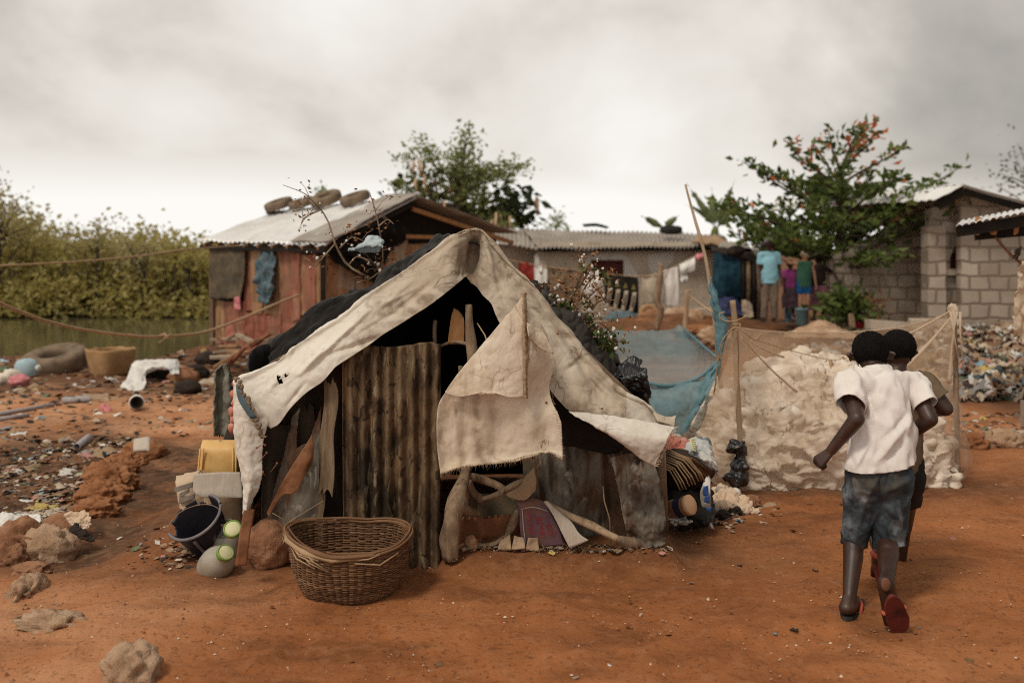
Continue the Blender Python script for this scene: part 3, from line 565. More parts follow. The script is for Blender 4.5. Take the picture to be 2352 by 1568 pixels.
# ---------------------------------------------------------------- the patched shelter
SH = thing('shelter', 'low patched tent shelter of canvas, black plastic and rusty tin with a peaked ridge', 'shelter', G(1060, 1290))
def PP(lst, d): return [P(x, y, d if not callable(d) else d(i / (len(lst) - 1))) for i, (x, y) in enumerate(lst)]
def build_canvas():
    TL = [(538,872,5.22),(562,857,5.24),(637,824,5.28),(682,788,5.30),(727,758,5.32),(787,722,5.34),(847,674,5.36),(892,641,5.38),(937,611,5.40),(997,569,5.42),(1042,539,5.43),(1072,526,5.44),(1096,523,5.45),(1111,526,5.45),(1132,548,5.44),(1176,602,5.42),(1222,642,5.40),(1258,691,5.38),(1277,724,5.37),(1324,776,5.35),(1343,810,5.34),(1383,849,5.32),(1419,885,5.30),(1446,905,5.29),(1485,925,5.28),(1518,966,5.27)]
    BL = [(620,986,5.12),(640,974,5.12),(667,938,5.13),(703,902,5.13),(742,875,5.14),(772,842,5.14),(817,812,5.15),(877,770,5.16),(937,731,5.17),(985,701,5.18),(1030,668,5.2),(1058,645,5.26),(1076,632,5.36),(1088,655,5.36),(1103,676,5.32),(1126,696,5.28),(1140,726,5.24),(1160,765,5.22),(1192,812,5.2),(1228,850,5.18),(1256,885,5.16),(1285,922,5.15),(1320,949,5.14),(1395,962,5.14),(1465,972,5.15),(1515,982,5.16)]
    back, top, m1, m2, m3, bot = [], [], [], [], [], []
    for (x, y, d), (bx, by, bd) in zip(TL, BL):
        p = P(x, y, d); q = P(bx, by, bd); L = (q - p).length
        back.append(p + Vector((0.02 * (x < 1096) - .02 * (x > 1096), .55, -.05)))
        top.append(p)
        pk = math.exp(-((x - 1088) / 15) ** 2) * .20
        bulge = .05 * min(1, L / .3)
        m1.append(p.lerp(q, .16) + Vector((0, -bulge * .75 + pk * .25, 0)))
        m2.append(p.lerp(q, .45) + Vector((0, -bulge + pk, 0)))
        m3.append(p.lerp(q, .78) + Vector((0, -bulge * .6 + pk * .9, 0)))
        bot.append(q)
    def post(g):
        g = wrinkle(g, .020, 1.7, 4, False, 2)
        g = wrinkle(g, .010, 3.2, 9, True, 2, axis=(1.0, 1, 1.5))
        q = g.copy(); du = np.gradient(q, axis=1); dv = np.gradient(q, axis=0); nn = np.cross(du, dv); nn /= np.linalg.norm(nn, axis=2, keepdims=True) + 1e-9
        for i in range(g.shape[0]):                     # fine tension creases
            for j in range(g.shape[1]):
                p = Vector(q[i, j]); r = p * 4.6 + Vector((n3(p.x * 4, p.y * 4, p.z * 4), n3(p.x * 4 + 5, p.y * 4, p.z * 4), n3(p.x * 4, p.y * 4 + 3, p.z * 4))) * .9
                g[i, j] += nn[i, j] * (.013 * (.3 - abs(mn.noise(r))) + .007 * (.3 - abs(mn.noise(r * 2.7))) + .003 * mn.noise(r * 8))
        return g
    holes = [(637, 866, 7), (655, 862, 5), (642, 877, 8)]
    g = post(grid([back, top, m1, m2, m3, bot], 300, 74))
    nv, nu = g.shape[:2]
    sx = g[..., 0] / g[..., 1] * F + 1176; sy = HZ - (g[..., 2] - H) / g[..., 1] * F
    for x0, y0, x1, y1, w_, am in ((872,688,690,858,7,-.034), (765,812,868,776,7,.034), (752,790,700,846,5,-.018), (950,640,845,728,9,-.020), (985,655,900,722,6,.016), (660,845,610,905,6,-.014), (1052,548,1000,612,8,-.02), (1064,560,1052,640,5,.02), (1112,545,1140,640,7,-.03), (1128,600,1160,700,5,.02), (1172,612,1262,742,9,-.024), (1180,690,1240,720,6,.018), (1252,720,1338,872,9,-.03), (1288,770,1400,940,8,.026), (1330,840,1470,965,7,-.02), (1300,850,1340,820,5,.015), (1215,770,1300,900,8,-.02), (1380,880,1500,962,5,.014), (820,770,900,720,4,.010), (880,700,960,660,4,-.010), (700,880,660,930,5,.012)):
        L2 = (x1 - x0) ** 2 + (y1 - y0) ** 2; t = np.clip(((sx - x0) * (x1 - x0) + (sy - y0) * (y1 - y0)) / L2, 0, 1); dd = np.hypot(sx - x0 - t * (x1 - x0), sy - y0 - t * (y1 - y0))
        g[..., 1] += am * np.exp(-(dd / w_) ** 2) * np.sin(np.clip(t, .04, .96) * 3.14) ** .5
    fs = []
    for f in grid_faces(nv, nu):
        i, j = divmod(f[0], nu)
        if i > 16 and any((sx[i, j] - a) ** 2 + ((sy[i, j] - b) * 1.0) ** 2 < (r * .75) ** 2 for a, b, r in holes): continue
        fs.append(f)
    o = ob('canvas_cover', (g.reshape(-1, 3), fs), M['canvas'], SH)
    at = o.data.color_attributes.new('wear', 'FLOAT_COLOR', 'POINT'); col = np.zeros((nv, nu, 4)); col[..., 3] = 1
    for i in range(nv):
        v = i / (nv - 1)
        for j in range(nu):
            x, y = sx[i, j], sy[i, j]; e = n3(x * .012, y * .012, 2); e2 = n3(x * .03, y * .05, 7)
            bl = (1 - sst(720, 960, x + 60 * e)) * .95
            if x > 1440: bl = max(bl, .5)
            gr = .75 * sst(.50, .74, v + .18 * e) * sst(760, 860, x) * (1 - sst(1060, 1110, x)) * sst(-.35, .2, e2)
            gr = max(gr, .85 * math.exp(-((x - 1086) / 16) ** 2) * sst(.42, .6, v + .08 * e)); gr = max(gr, .6 * sst(-.05, .3, e + .4 * e2) * sst(1080, 1120, x) * (1 - sst(1230, 1300, x)))  # first term darkens the deep fold at the peak
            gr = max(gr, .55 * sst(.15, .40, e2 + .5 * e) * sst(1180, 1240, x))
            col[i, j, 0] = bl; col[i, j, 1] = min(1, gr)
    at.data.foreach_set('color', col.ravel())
    s = o.modifiers.new('t', 'SOLIDIFY'); s.thickness = .003; s.offset = 0
    # the torn strip that hangs at the left corner
    l = [(537,876),(536,930),(538,985),(541,1030),(550,1070),(556,1105),(560,1145),(561,1190)]
    r = [(618,968),(612,985),(604,1020),(602,1060),(601,1092),(594,1124),(579,1152),(565,1192)]
    rows = [[P(a, b, 5.13), P(a * .6 + c * .4, b * .6 + e * .4, 5.075), P(c, e, 5.105)] for (a, b), (c, e) in zip(l, r)]
    sheet('hanging_strip', rows, M['canvaswhite'], SH, 40, 80, .006, [(.006, 9), (.003, 26)], seed=3, ragged=[('r', .006), ('b', .012)], label='torn pale canvas strip hanging at the left corner')
build_canvas()
# turned-back flap at right
rows = [PP([(1306,945),(1370,950),(1469,964),(1551,980)], lambda t: 5.10 - .02 * t), PP([(1336,962),(1400,984),(1470,998),(1536,1002)], 4.99), PP([(1353,970),(1425,1012),(1480,1030),(1526,1026)], 4.985), PP([(1395,996),(1437,1026),(1478,1056),(1503,1070)], 5.02)]
sheet('turned_flap', rows, M['canvaswhite'], SH, 70, 34, .005, [(.006, 6), (.003, 22)], seed=7, ragged=[('r', .008)], label='pale canvas flap turned back at the right eave')
mb = MB()
rg = random.Random(5)
for k in range(46):
    t = k / 45; a = P(1551 + (1503 - 1551) * t, 980 + (1070 - 980) * t, 5.02 - .01 * math.sin(t * 3)); mb.tube([a, a + Vector((rg.uniform(.008, .022), rg.uniform(-.01, .004), rg.uniform(-.014, .006)))], .0013, 4)
rows = [PP([(1500,948),(1530,958),(1553,955)], 5.2), PP([(1510,968),(1530,972),(1548,982)], 5.15)]
ob('flap_fringe', mb, M['creamcloth'], SH, kind='stuff')
sheet('folded_corner', rows, M['canvas'], SH, 14, 8, .012, [(.006, 14)], seed=2)
# ridge pole and frame sticks carrying the cover
mb = MB()
mb.tube([P(1090, 540, 5.50), P(1070, 545, 6.0), P(1050, 552, 6.9)], [.026, .025, .02], 8, rough=.2); ob('ridge_pole', mb, M['stick'], SH)
mb = MB(); mb.tube([P(1092, 545, 5.52), P(800, 730, 5.5), P(560, 880, 5.4)], .02, 8, rough=.2); ob('rafter', mb, M['stick'], SH)
mb = MB(); mb.tube([P(1098, 545, 5.52), P(1300, 770, 5.5), P(1520, 980, 5.42)], .02, 8, rough=.2); ob('rafter', mb, M['stick'], SH)
for a, b in (((562, 872, 5.40), (575, 1262, 5.42)), ((1516, 985, 5.42), (1525, 1215, 5.55))):
    mb = MB(); mb.tube([P(*a), P(*b)], .025, 8, rough=.25); ob('corner_post', mb, M['stick'], SH)
# black plastic on the roof behind the canvas, left slope
L1 = [(620,800),(624,780),(660,755),(700,716),(745,685),(790,672),(835,664),(862,652),(880,620),(905,602),(940,582),(985,553),(1012,540),(1040,545)]
L2 = [(612,838),(640,815),(690,785),(735,752),(790,715),(840,680),(868,660),(890,640),(925,612),(960,590),(995,568),(1015,556),(1030,548),(1042,546)]
back = [P(x, y, 6.25) + Vector((-.05, .55, -.06)) for x, y in L1]
top = [P(x, y, 5.85) for x, y in L1]; mid = [P((a[0]+b[0])/2, (a[1]+b[1])/2 , 5.60) for a, b in zip(L1, L2)]; low = [P(x, y + 8, 5.40) for x, y in L2]
def pcrumple(g):
    out = wrinkle(g, .022, 2.4, 1, True, 2); q = out.copy(); du = np.gradient(q, axis=1); dv = np.gradient(q, axis=0); nn = np.cross(du, dv); nn /= np.linalg.norm(nn, axis=2, keepdims=True) + 1e-9
    for i in range(g.shape[0]):
        for j in range(g.shape[1]):
            p = Vector(q[i, j]); p = Vector((p.x * .75 + p.z * .75, p.y * .7, (p.z - p.x) * 1.9)); r = p * 4.2 + Vector((n3(p.x * 3, p.y * 3, p.z * 3), n3(p.x * 3 + 5, p.y * 3, p.z * 3), 0)) * .7
            out[i, j] += nn[i, j] * (.040 * (.35 - abs(mn.noise(r))) + .022 * (.35 - abs(mn.noise(r * 2.4))))
    return out
sheet('plastic_cover', [back, top, mid, low], M['blackplastic'], SH, 150, 60, .004, post=pcrumple, smooth=False, label='crumpled black plastic sheet on the left roof slope')
# right slope
L1 = [(1228,640),(1246,672),(1266,700),(1292,706),(1318,716),(1346,738),(1362,760),(1384,792),(1402,826),(1412,858),(1440,884),(1480,918)]
L2 = [(1238,662),(1250,690),(1268,720),(1288,745),(1312,775),(1335,802),(1352,824),(1375,848),(1398,870),(1420,892),(1450,910),(1486,930)]
back = [P(x, y, 6.4) + Vector((.12, .55, -.05)) for x, y in L1]
top = [P(x, y, 5.9) for x, y in L1]; low = [P(x - 6, y + 6, 5.42) for x, y in L2]; mid = [a.lerp(b, .5) for a, b in zip(top, low)]
sheet('plastic_cover', [back, top, mid, low], M['greyplastic'], SH, 110, 44, .004, post=pcrumple, smooth=False, label='dusty grey-black plastic sheet on the right roof slope')
# black bag bundle on the right side
rows = [PP([(1412,838),(1440,826),(1468,826),(1474,834)], 5.75), PP([(1404,860),(1430,858),(1468,860),(1484,850)], 5.60), PP([(1420,880),(1445,890),(1480,900),(1493,890)], 5.62), PP([(1440,900),(1460,918),(1482,928),(1494,925)], 5.7)]
sheet('bundled_plastic', rows, M['bagblack'], SH, 44, 40, .006, [(.045, 5), (.018, 14)], seed=12)
# back and side walls: dark cloth closing the shelter
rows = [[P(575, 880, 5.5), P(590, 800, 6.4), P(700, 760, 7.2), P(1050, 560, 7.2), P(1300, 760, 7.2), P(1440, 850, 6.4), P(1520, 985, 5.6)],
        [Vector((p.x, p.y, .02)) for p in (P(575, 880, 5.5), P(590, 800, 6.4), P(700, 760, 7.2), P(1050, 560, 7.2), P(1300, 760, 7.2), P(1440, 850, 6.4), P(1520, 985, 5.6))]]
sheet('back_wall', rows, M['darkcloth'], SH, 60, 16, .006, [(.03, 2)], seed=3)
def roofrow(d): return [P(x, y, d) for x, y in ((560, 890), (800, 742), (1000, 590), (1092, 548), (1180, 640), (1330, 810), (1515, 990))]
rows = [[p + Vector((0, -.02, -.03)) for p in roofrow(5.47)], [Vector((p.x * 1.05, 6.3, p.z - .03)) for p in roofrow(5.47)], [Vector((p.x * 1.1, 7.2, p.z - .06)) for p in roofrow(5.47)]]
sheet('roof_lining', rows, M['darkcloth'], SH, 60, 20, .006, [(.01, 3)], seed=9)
# ---- front wall pieces
def corr(name, x0t, x1t, y0, x0b, x1b, y1, d, waves, amp, m, topfn=None, seed=0, nu=150, nv=60, parent=SH, label=None, ragb=.006, dt=0):
    g = np.zeros((nv, nu, 3))
    for i in range(nv):
        v = i / (nv - 1)
        for j in range(nu):
            u = j / (nu - 1); x = (x0t + (x1t - x0t) * u) * (1 - v) + (x0b + (x1b - x0b) * u) * v
            ty = y0 + (topfn(u) if topfn else 0); y = ty + (y1 - ty) * v
            if i == nv - 1: y += 900 * ragb * n3(j * .3, seed, 0)
            p = P(x, y, d + dt * (1 - v))
            p.y += amp * math.sin(u * waves * 2 * math.pi) + .02 * n3(x * .012, y * .008, seed) + .006 * n3(x * .05, y * .04, seed + 4)
            g[i, j] = p
    o = ob(name, (g.reshape(-1, 3), grid_faces(nv, nu)), m, parent, label=label); s = o.modifiers.new('t', 'SOLIDIFY'); s.thickness = .003
    return o
corr('door_panel', 786, 1012, 796, 788, 1010, 1306, 5.19, 8.0, .019, M['rust'], lambda u: -6 * u + 16 * n3(u * 3, 1, 1), 3, nu=190, nv=80, label='tall rusty corrugated iron door panel', ragb=0, dt=.03)
corr('side_panel', 1222, 1500, 960, 1228, 1536, 1285, 5.44, 7, .010, M['sheetmetal'], lambda u: 45 * (u - .5), 8, label='grey rust-stained corrugated tin side panel', dt=.05)
# crumpled tin bottom corner
rows = [PP([(1402,1050),(1448,1040),(1498,1046)], 5.30), PP([(1420,1120),(1470,1112),(1520,1130)], 5.26), PP([(1432,1190),(1480,1180),(1532,1200)], 5.2), PP([(1446,1252),(1490,1262),(1530,1250)], 5.21)]
sheet('crumpled_tin', rows, M['sheetmetal'], SH, 60, 60, .004, [(.030, 4.5), (.010, 13)], seed=21, ragged=[('b', .01), ('l', .008)])
# dark cloth and rag in the gap at right of the sack
rows = [PP([(1262,900),(1300,920),(1360,970),(1440,1020)], 5.3), PP([(1275,960),(1320,990),(1370,1010),(1420,1040)], 5.34), PP([(1275,1020),(1310,1025),(1350,1035),(1400,1045)], 5.36)]
sheet('dark_rag', rows, M['darkcloth'], SH, 30, 20, .006, [(.02, 6)], seed=4)
# left: very dark boards, torn grey tin, planks
corr('dark_board', 602, 668, 978, 600, 640, 1205, 5.24, 1.5, .008, M['darkmetal'], lambda u: 10 * n3(u * 4, 2, 0), 5, nu=30, nv=40)
corr('back_board', 655, 800, 850, 640, 800, 1290, 5.40, 2, .006, M['darkmetal'], lambda u: -60 * u, 7, nu=30, nv=30)
rows = [PP([(672,955),(700,925),(738,905)], 5.26), PP([(650,1050),(690,1000),(736,985)], 5.22), PP([(628,1130),(680,1100),(734,1090)], 5.20), PP([(606,1215),(660,1215),(734,1205)], 5.2)]
sheet('torn_tin', rows, M['sheetmetal'], SH, 50, 60, .003, [(.008, 4), (.004, 16)], seed=31, drop=lambda v, u: v < .42 and u > .30 + .3 * v + .05 * n3(v * 20, 0, 0) and u < 1.1 - v * .9, ragged=[('l', .01)], label='torn grey tin sheet with a ragged hole')
rows = [PP([(716,1000),(722,1030),(714,1068)], 5.14), PP([(690,1040),(704,1060),(700,1092)], 5.10), PP([(664,1080),(680,1098),(676,1132)], 5.09), PP([(640,1122),(645,1130),(648,1138)], 5.1), PP([(612,1178),(614,1182),(616,1186)], 5.11)]
sheet('curled_strip', rows, M['rustplain'], SH, 20, 50, .003, [(.006, 8)], seed=8, label='curled rusty iron strip hanging loose')
def plank(name, a, b, w0, t, m, seed=0, parent=SH, label=None, nseg=18, splint=.03):
    """weathered board from a to b, ends splintered"""
    a, b = Vector(a), Vector(b); d = b - a; sx = Vector((1, 0, 0)); sx = (sx - d.normalized() * sx.dot(d.normalized())).normalized(); sy = d.normalized().cross(sx)
    nu = 9; mb = MB(); vs = []
    for side in (1, -1):
        for i in range(nseg):
            v = i / (nseg - 1)
            for j in range(nu):
                u = j / (nu - 1) - .5
                vv = v
                if i in (0, nseg - 1): vv = v + splint * n3(j * 1.7 + seed, i, seed) / max(.1, d.length) * 2
                wv = w0 * (1 + .12 * n3(v * 4, seed, 1))
                vs.append(a + d * vv + sx * (u * wv + .012 * n3(v * 3, seed, 5)) + sy * (side * t / 2 + .004 * n3(u * 8, v * 6, seed)))
    n = nseg * nu; fs = grid_faces(nseg, nu); f2 = [tuple(reversed([k + n for k in f])) for f in fs]; rim = [i * nu for i in range(nseg)] + [(nseg-1)*nu + j for j in range(1, nu)] + [i * nu + nu - 1 for i in range(nseg-2, -1, -1)] + [j for j in range(nu-2, 0, -1)]
    ef = [(rim[k], rim[(k+1) % len(rim)], rim[(k+1) % len(rim)] + n, rim[k] + n) for k in range(len(rim))]
    mb.add(vs, fs + f2 + ef); return ob(name, mb, m, parent, smooth=False, label=label)
plank('plank', P(760, 880, 5.22), P(748, 1134, 5.17), .072, .02, M['oldwood'], 3, label='broad weathered vertical plank')
plank('plank', P(700, 930, 5.32), P(722, 1200, 5.3), .10, .02, M['darkmetal'], 5)
plank('batten', P(741, 1110, 5.2), P(734, 1268, 5.2), .032, .02, M['oldwood'], 6)
plank('batten', P(930, 860, 5.3), P(934, 800, 5.3), .05, .02, M['oldwood'], 8)
# inner sticks seen above the door
for pts, r in (([(1077,700,5.22),(1078,745,5.2),(1082,790,5.2),(1088,840,5.2),(1072,900,5.22),(1060,960,5.25)], [.018,.020,.028,.030,.024,.022]), ([(1000,735,5.4),(998,770,5.4),(1000,800,5.4)], [.012,.014,.012]), ([(1000,800,5.35),(1040,785,5.3),(1075,790,5.28)], [.008,.01,.009]), ([(1058,840,5.3),(1060,900,5.3),(1058,960,5.3)], [.014,.013,.012])):
    mb = MB(); mb.tube([P(*p) for p in cr_(pts, 14)], list(np.interp(np.linspace(0, 1, 14), np.linspace(0, 1, len(r)), r)), 9, rough=.35, seed=len(pts)); ob('stick', mb, M['stick'], SH)
rows = [PP([(1043,708),(1052,716),(1058,722)], 5.33), PP([(1036,730),(1058,735),(1066,740)], 5.3), PP([(1028,790),(1050,790),(1066,792)], 5.3)]
sheet('splintered_board', rows, M['beamorange'], SH, 16, 18, .012, [(.008, 9)], seed=3, ragged=[('t', .014)])
mb = MB(); mb.tube([P(1096, 742, 5.25), P(1114, 770, 5.2), P(1120, 790, 5.15)], .004, 5)
ob('wire', mb, M['twine'], SH)
# ---- woven sack curtain
tl = [(1200,676),(1186,700),(1155,740),(1116,788),(1079,829),(1048,868),(1026,898),(1008,928),(1003,968),(1005,1024),(1008,1060),(1012,1090)]
tr = [(1206,676),(1216,706),(1238,738),(1256,772),(1271,812),(1274,842),(1264,885),(1268,920),(1287,964),(1291,1010),(1292,1035),(1294,1054)]
rows = []
for i, ((a, b), (c, e)) in enumerate(zip(tl, tr)):
    v = i / 11; row = []
    for k in range(9):
        u = k / 8; x = a + (c - a) * u; y = b + (e - b) * u
        d = 4.985 - .05 * math.sin(math.pi * min(1, v * 1.3)) * math.sin(math.pi * u) - .012 * math.cos(u * 17 + v) * min(1, v * 2) + .05 * max(0, u - .8) / .2 * (1 if .2 < v < .7 else .3)
        row.append(P(x, y, d))
    rows.append(row)
bot = [(1012,1090),(1045,1078),(1079,1070),(1139,1064),(1180,1058),(1205,1050),(1235,1044),(1252,1034),(1294,1054)]
rows[-1] = [P(x, y, 4.96) for x, y in bot]
def swr(g): 
    g = wrinkle(g, .012, 3.0, 3, True, 2, axis=(1.2, 1, .4)); g = wrinkle(g, .007, 6, 8, True, 2, axis=(1.4, 1, .8)); return wrinkle(g, .003, 17, 5, True, 3)
def sdrop(v, u): return v > .935 and .80 < u < .92 and v > .935 + abs(u - .86) * .9
SC_ = sheet('sack_curtain', rows, M['sack'], SH, 110, 130, .005, post=swr, seed=2, drop=sdrop, ragged=[('b', .006), ('r', .005)], label='frayed woven sack curtain hanging from the right pole')
at = SC_.data.color_attributes.new('wear', 'FLOAT_COLOR', 'POINT')
for k in range(130 * 110):
    v, u = (k // 110) / 129, (k % 110) / 109; e = n3(u * 5, v * 5, 3)
    gr = .75 * math.exp(-((u - .33 - .02 * e) / .045) ** 2) * sst(.55, .6, v); gr = max(gr, .45 * math.exp(-((u - .20) / .03) ** 2) * sst(.55, .6, v)); gr = max(gr, .5 * math.exp(-((u - .02) / .04) ** 2) * sst(.6, .7, v)); gr = max(gr, .8 * math.exp(-((u - .155) / .016) ** 2 - ((v - .685) / .022) ** 2) * 1.25); gr = max(gr, .35 * math.exp(-((u - .45) / .02) ** 2) * sst(.6, .65, v))
    at.data[k].color = (.25 * sst(.2, .6, u), gr, 0, 1)
# folded-over layer on the upper left with a rough seam
tl2 = [(1199,684),(1152,738),(1112,786),(1075,829),(1045,866),(1024,896),(1024,904)]
tr2 = [(1206,684),(1206,738),(1207,786),(1207,829),(1207,866),(1206,896),(1205,908)]
rows = [[P(a + (c - a) * u, b + (e - b) * u + (6 * math.sin(u * 9) if i == 6 else 0), 4.93 - .035 * math.sin(math.pi * u) * (i / 6)) for u in (0, .2, .4, .6, .8, 1)] for i, ((a, b), (c, e)) in enumerate(zip(tl2, tr2))]
sheet('folded_sack', rows, M['sack'], SH, 60, 70, .009, post=swr, seed=6, ragged=[('b', .004)])
rows = [[P(x - 6, y, 4.935 - .028 * min(1, (y - 676) / 200)), P(x, y, 4.926 - .030 * min(1, (y - 676) / 200)), P(x + 7 + 3 * math.sin(y), y, 4.945 - .028 * min(1, (y - 676) / 200))] for x, y in ((1203,672),(1205,720),(1205,770),(1207,820),(1207,865),(1208,915))]
sheet('sack_seam', rows, M['fray'], SH, 8, 90, .002, [(.004, 24)], seed=4, ragged=[('l', .010), ('r', .012)])
# second fold on the right of the seam
rows = [PP([(1210,742),(1224,748),(1246,760)], 4.935), PP([(1211,760),(1236,780),(1262,790)], lambda t: 4.89 + .04 * t), PP([(1213,772),(1242,800),(1272,812)], lambda t: 4.88 + .06 * t)]
sheet('folded_sack', rows, M['sack'], SH, 40, 40, .006, [(.006, 9)], seed=9, ragged=[('b', .012)])
mb = MB(); rg = random.Random(2)
for k in range(190):
    u = k / 189 * 8; i = min(7, int(u)); t = u - i
    x = bot[i][0] + (bot[i+1][0] - bot[i][0]) * t; y = bot[i][1] + (bot[i+1][1] - bot[i][1]) * t
    if 1240 < x < 1262: y -= 22
    p = P(x, y - 4, 4.958); l = rg.uniform(.012, .040); q = Vector((rg.uniform(-.012, .012), rg.uniform(-.01, .006), -l))
    mb.tube([p, p + q * .5 + Vector((rg.uniform(-.006, .006), 0, 0)), p + q], [.0012, .0009, .0005], 3)
for k in range(46):
    t = k / 45; p = P(1264 + 30 * t, 890 + 160 * t, 4.965); mb.tube([p, p + Vector((rg.uniform(.006, .018), rg.uniform(-.01, .01), rg.uniform(-.016, .006)))], .0009, 3)
ob('sack_fringe', mb, M['fray'], SH, kind='stuff')
# nails and bits pinned in the canvas
def nail(x, y, dx, dy, d=5.03):
    mb = MB(); a = P(x, y, d + .04); b = P(x + dx, y + dy, d - .01); mb.tube([a, b], .0022, 6); mb.tube([b, b + (b - a) * .06], .006, 8); ob('nail', mb, M['rustplain'], SH)
for a in ((594,1062,18,-22),(603,1018,6,4),(600,1022,-10,6),(622,1084,14,-20),(610,1094,-6,-10),(1284,756,-3,10),(1258,912,-3,12),(1376,938,7,0),(1508,1018,4,-2)): nail(*a)
rg = random.Random(8); mb = MB()
for k in range(26):
    t = k / 25; x = 545 + 62 * t + rg.uniform(-6, 6); y = 866 + 140 * t + rg.uniform(-6, 6)
    mb.blob(P(x, y, 5.06), (rg.uniform(.006, .018), .008, rg.uniform(.006, .016)), .5, 1.5, k, 2)
ob('dry_debris', mb, M['stick'], SH, label='dry twigs and dirt caught in the torn canvas edge')
rows = [PP([(541,882),(552,884)], 5.06), PP([(548,920),(566,925)], 5.05), PP([(576,962),(590,958)], 5.05)]
sheet('blue_patch', rows, M['bluegrey'], SH, 8, 14, .003, [(.005, 12)], seed=5)
P0 = P
def P(x, y, d): return P0(x, y, d + (.20 if x > 1112 else .20 * sst(1030, 1112, x)))
# ---- lower right: logs, mat, purple carton
def log(name, pts, r, m=None, seed=0, parent=SH, n=12, label=None, rough=.35, k=24):
    q = cr_([tuple(P(*p)) for p in pts], k); rr = np.interp(np.linspace(0, 1, k), np.linspace(0, 1, len(r)), r)
    mb = MB(); mb.tube([Vector(p) for p in q], list(rr), n, rough=rough, seed=seed); return ob(name, mb, m or M['stick'], parent, label=label)
log('forked_trunk', [(1036,1284,5.10),(1034,1240,5.10),(1038,1195,5.10),(1050,1155,5.12),(1060,1120,5.14),(1068,1085,5.2),(1078,1060,5.25)], [.045,.050,.047,.052,.040,.026,.02], seed=3, label='knotty bent tree trunk standing beside the door')
log('branch', [(1050,1158,5.10),(1075,1172,5.08),(1100,1180,5.08)], [.04,.025,.014], seed=5)
log('branch', [(1070,1110,5.12),(1085,1130,5.1),(1105,1148,5.1)], [.03,.022,.02], seed=7)
log('branch', [(1072,1092,5.2),(1120,1106,5.16),(1160,1124,5.12)], [.022,.022,.016], seed=8)
log('branch', [(1094,1150,5.1),(1140,1136,5.1),(1185,1112,5.1),(1222,1098,5.12)], [.010,.014,.018,.014], seed=9)
log('branch', [(1170,1120,5.18),(1180,1150,5.18),(1176,1160,5.18)], [.004,.005,.003], seed=2)
log('long_branch', [(1250,1155,5.10),(1300,1180,5.02),(1360,1208,4.98),(1420,1238,4.95)], [.018,.022,.022,.018], M['palestick'], seed=4, rough=.25)
log('root', [(1062,1262,5.05),(1100,1254,5.03),(1140,1246,5.03),(1175,1215,5.05),(1195,1165,5.1)], [.010,.010,.013,.016,.020], seed=6)
log('log_end', [(1420,1242,5.0),(1446,1246,5.02),(1480,1248,5.05)], [.024,.030,.03], seed=11)
# interlocking foam mat
pts = []
mb = MB(); nu, nv = 60, 16; g = np.zeros((nv, nu, 3))
for i in range(nv):
    for j in range(nu):
        u = j / (nu - 1); v = i / (nv - 1); x = 1048 + (1192 - 1048) * u
        y = 1186 - 10 * u * u + (1262 - 1186) * v
        if i == 0 and (j // 3) % 2: y += 7
        g[i, j] = P(x, y, 5.19 + .05 * (u - .5) ** 2 * 4)
o = ob('foam_mat', (g.reshape(-1, 3), grid_faces(nv, nu)), M['foam'], SH, smooth=False, label='brown interlocking foam mat standing on edge'); o.modifiers.new('t', 'SOLIDIFY').thickness = .012
rows = [PP([(1062,1120),(1130,1135),(1200,1120)], 5.32), PP([(1056,1160),(1130,1180),(1200,1165)], 5.30), PP([(1056,1200),(1130,1200),(1200,1200)], 5.28)]
sheet('inner_cloth', rows, M['mossmat'], SH, 24, 14, .006, [(.02, 4)], seed=2)
rows = [PP([(1160,1132),(1192,1108),(1226,1072)], 5.10), PP([(1170,1142),(1205,1124),(1232,1100)], 5.07), PP([(1192,1148),(1210,1146),(1230,1125)], 5.06)]
sheet('torn_card', rows, M['cardbrown'], SH, 20, 14, .006, [(.012, 8)], seed=6, ragged=[('b', .01)])
rows = [PP([(1200,1050),(1215,1050),(1228,1056)], 5.2), PP([(1204,1100),(1218,1096),(1238,1110)], 5.18), PP([(1226,1160),(1232,1160),(1240,1160)], 5.18)]
sheet('torn_card', rows, M['mossmat'], SH, 12, 20, .005, [(.01, 8)], seed=1)
# purple carton with lettering
pc = [P(1196,1152,5.07), P(1258,1156,5.06), P(1292,1252,5.03), P(1202,1256,5.04)]
rows = [PP([(1186,1150),(1222,1143),(1254,1152)], 5.09), PP([(1193,1172),(1225,1166),(1262,1176)], 5.045), PP([(1194,1208),(1235,1205),(1282,1212)], 5.02), PP([(1200,1258),(1245,1255),(1296,1250)], 5.03)]
CT = sheet('purple_carton', rows, M['purple'], SH, 30, 34, .008, [(.004, 9)], seed=14, label='faded purple carton with red lettering')
def onrows(u, v, rows=rows):
    g = grid(rows, 41, 41); i, j = int(v * 40), int(u * 40); return Vector(g[i, j])
def lettering(txt, u, v0, v1, size):
    a = onrows(u, v0); b = onrows(u, v1); yv = (b - a).normalized(); c = (a + b) / 2 + Vector((0, -.016, 0))
    rt = Vector((1, 0, 0)); rt = (rt - yv * rt.dot(yv)).normalized(); nrm = Vector((0, -1, 0))
    x = -yv; z = nrm; y = z.cross(x).normalized()
    text_mesh(txt, size, frame4(c, x, y, z), M['redprint'], 'lettering', CT)
lettering('DU SUD', .30, .30, .80, .036); lettering('SPA7E', .60, .46, .88, .040); lettering('KES', .82, .52, .90, .038)
mb = MB(); mb.tube([onrows(u, .30) + Vector((0, -.012, 0)) for u in np.linspace(.08, .98, 8)], .003, 5); mb.tube([onrows(.10, v) + Vector((0, -.012, 0)) for v in np.linspace(.3, 1, 8)], .003, 5)
ob('carton_edge', mb, M['cardboard'], CT)
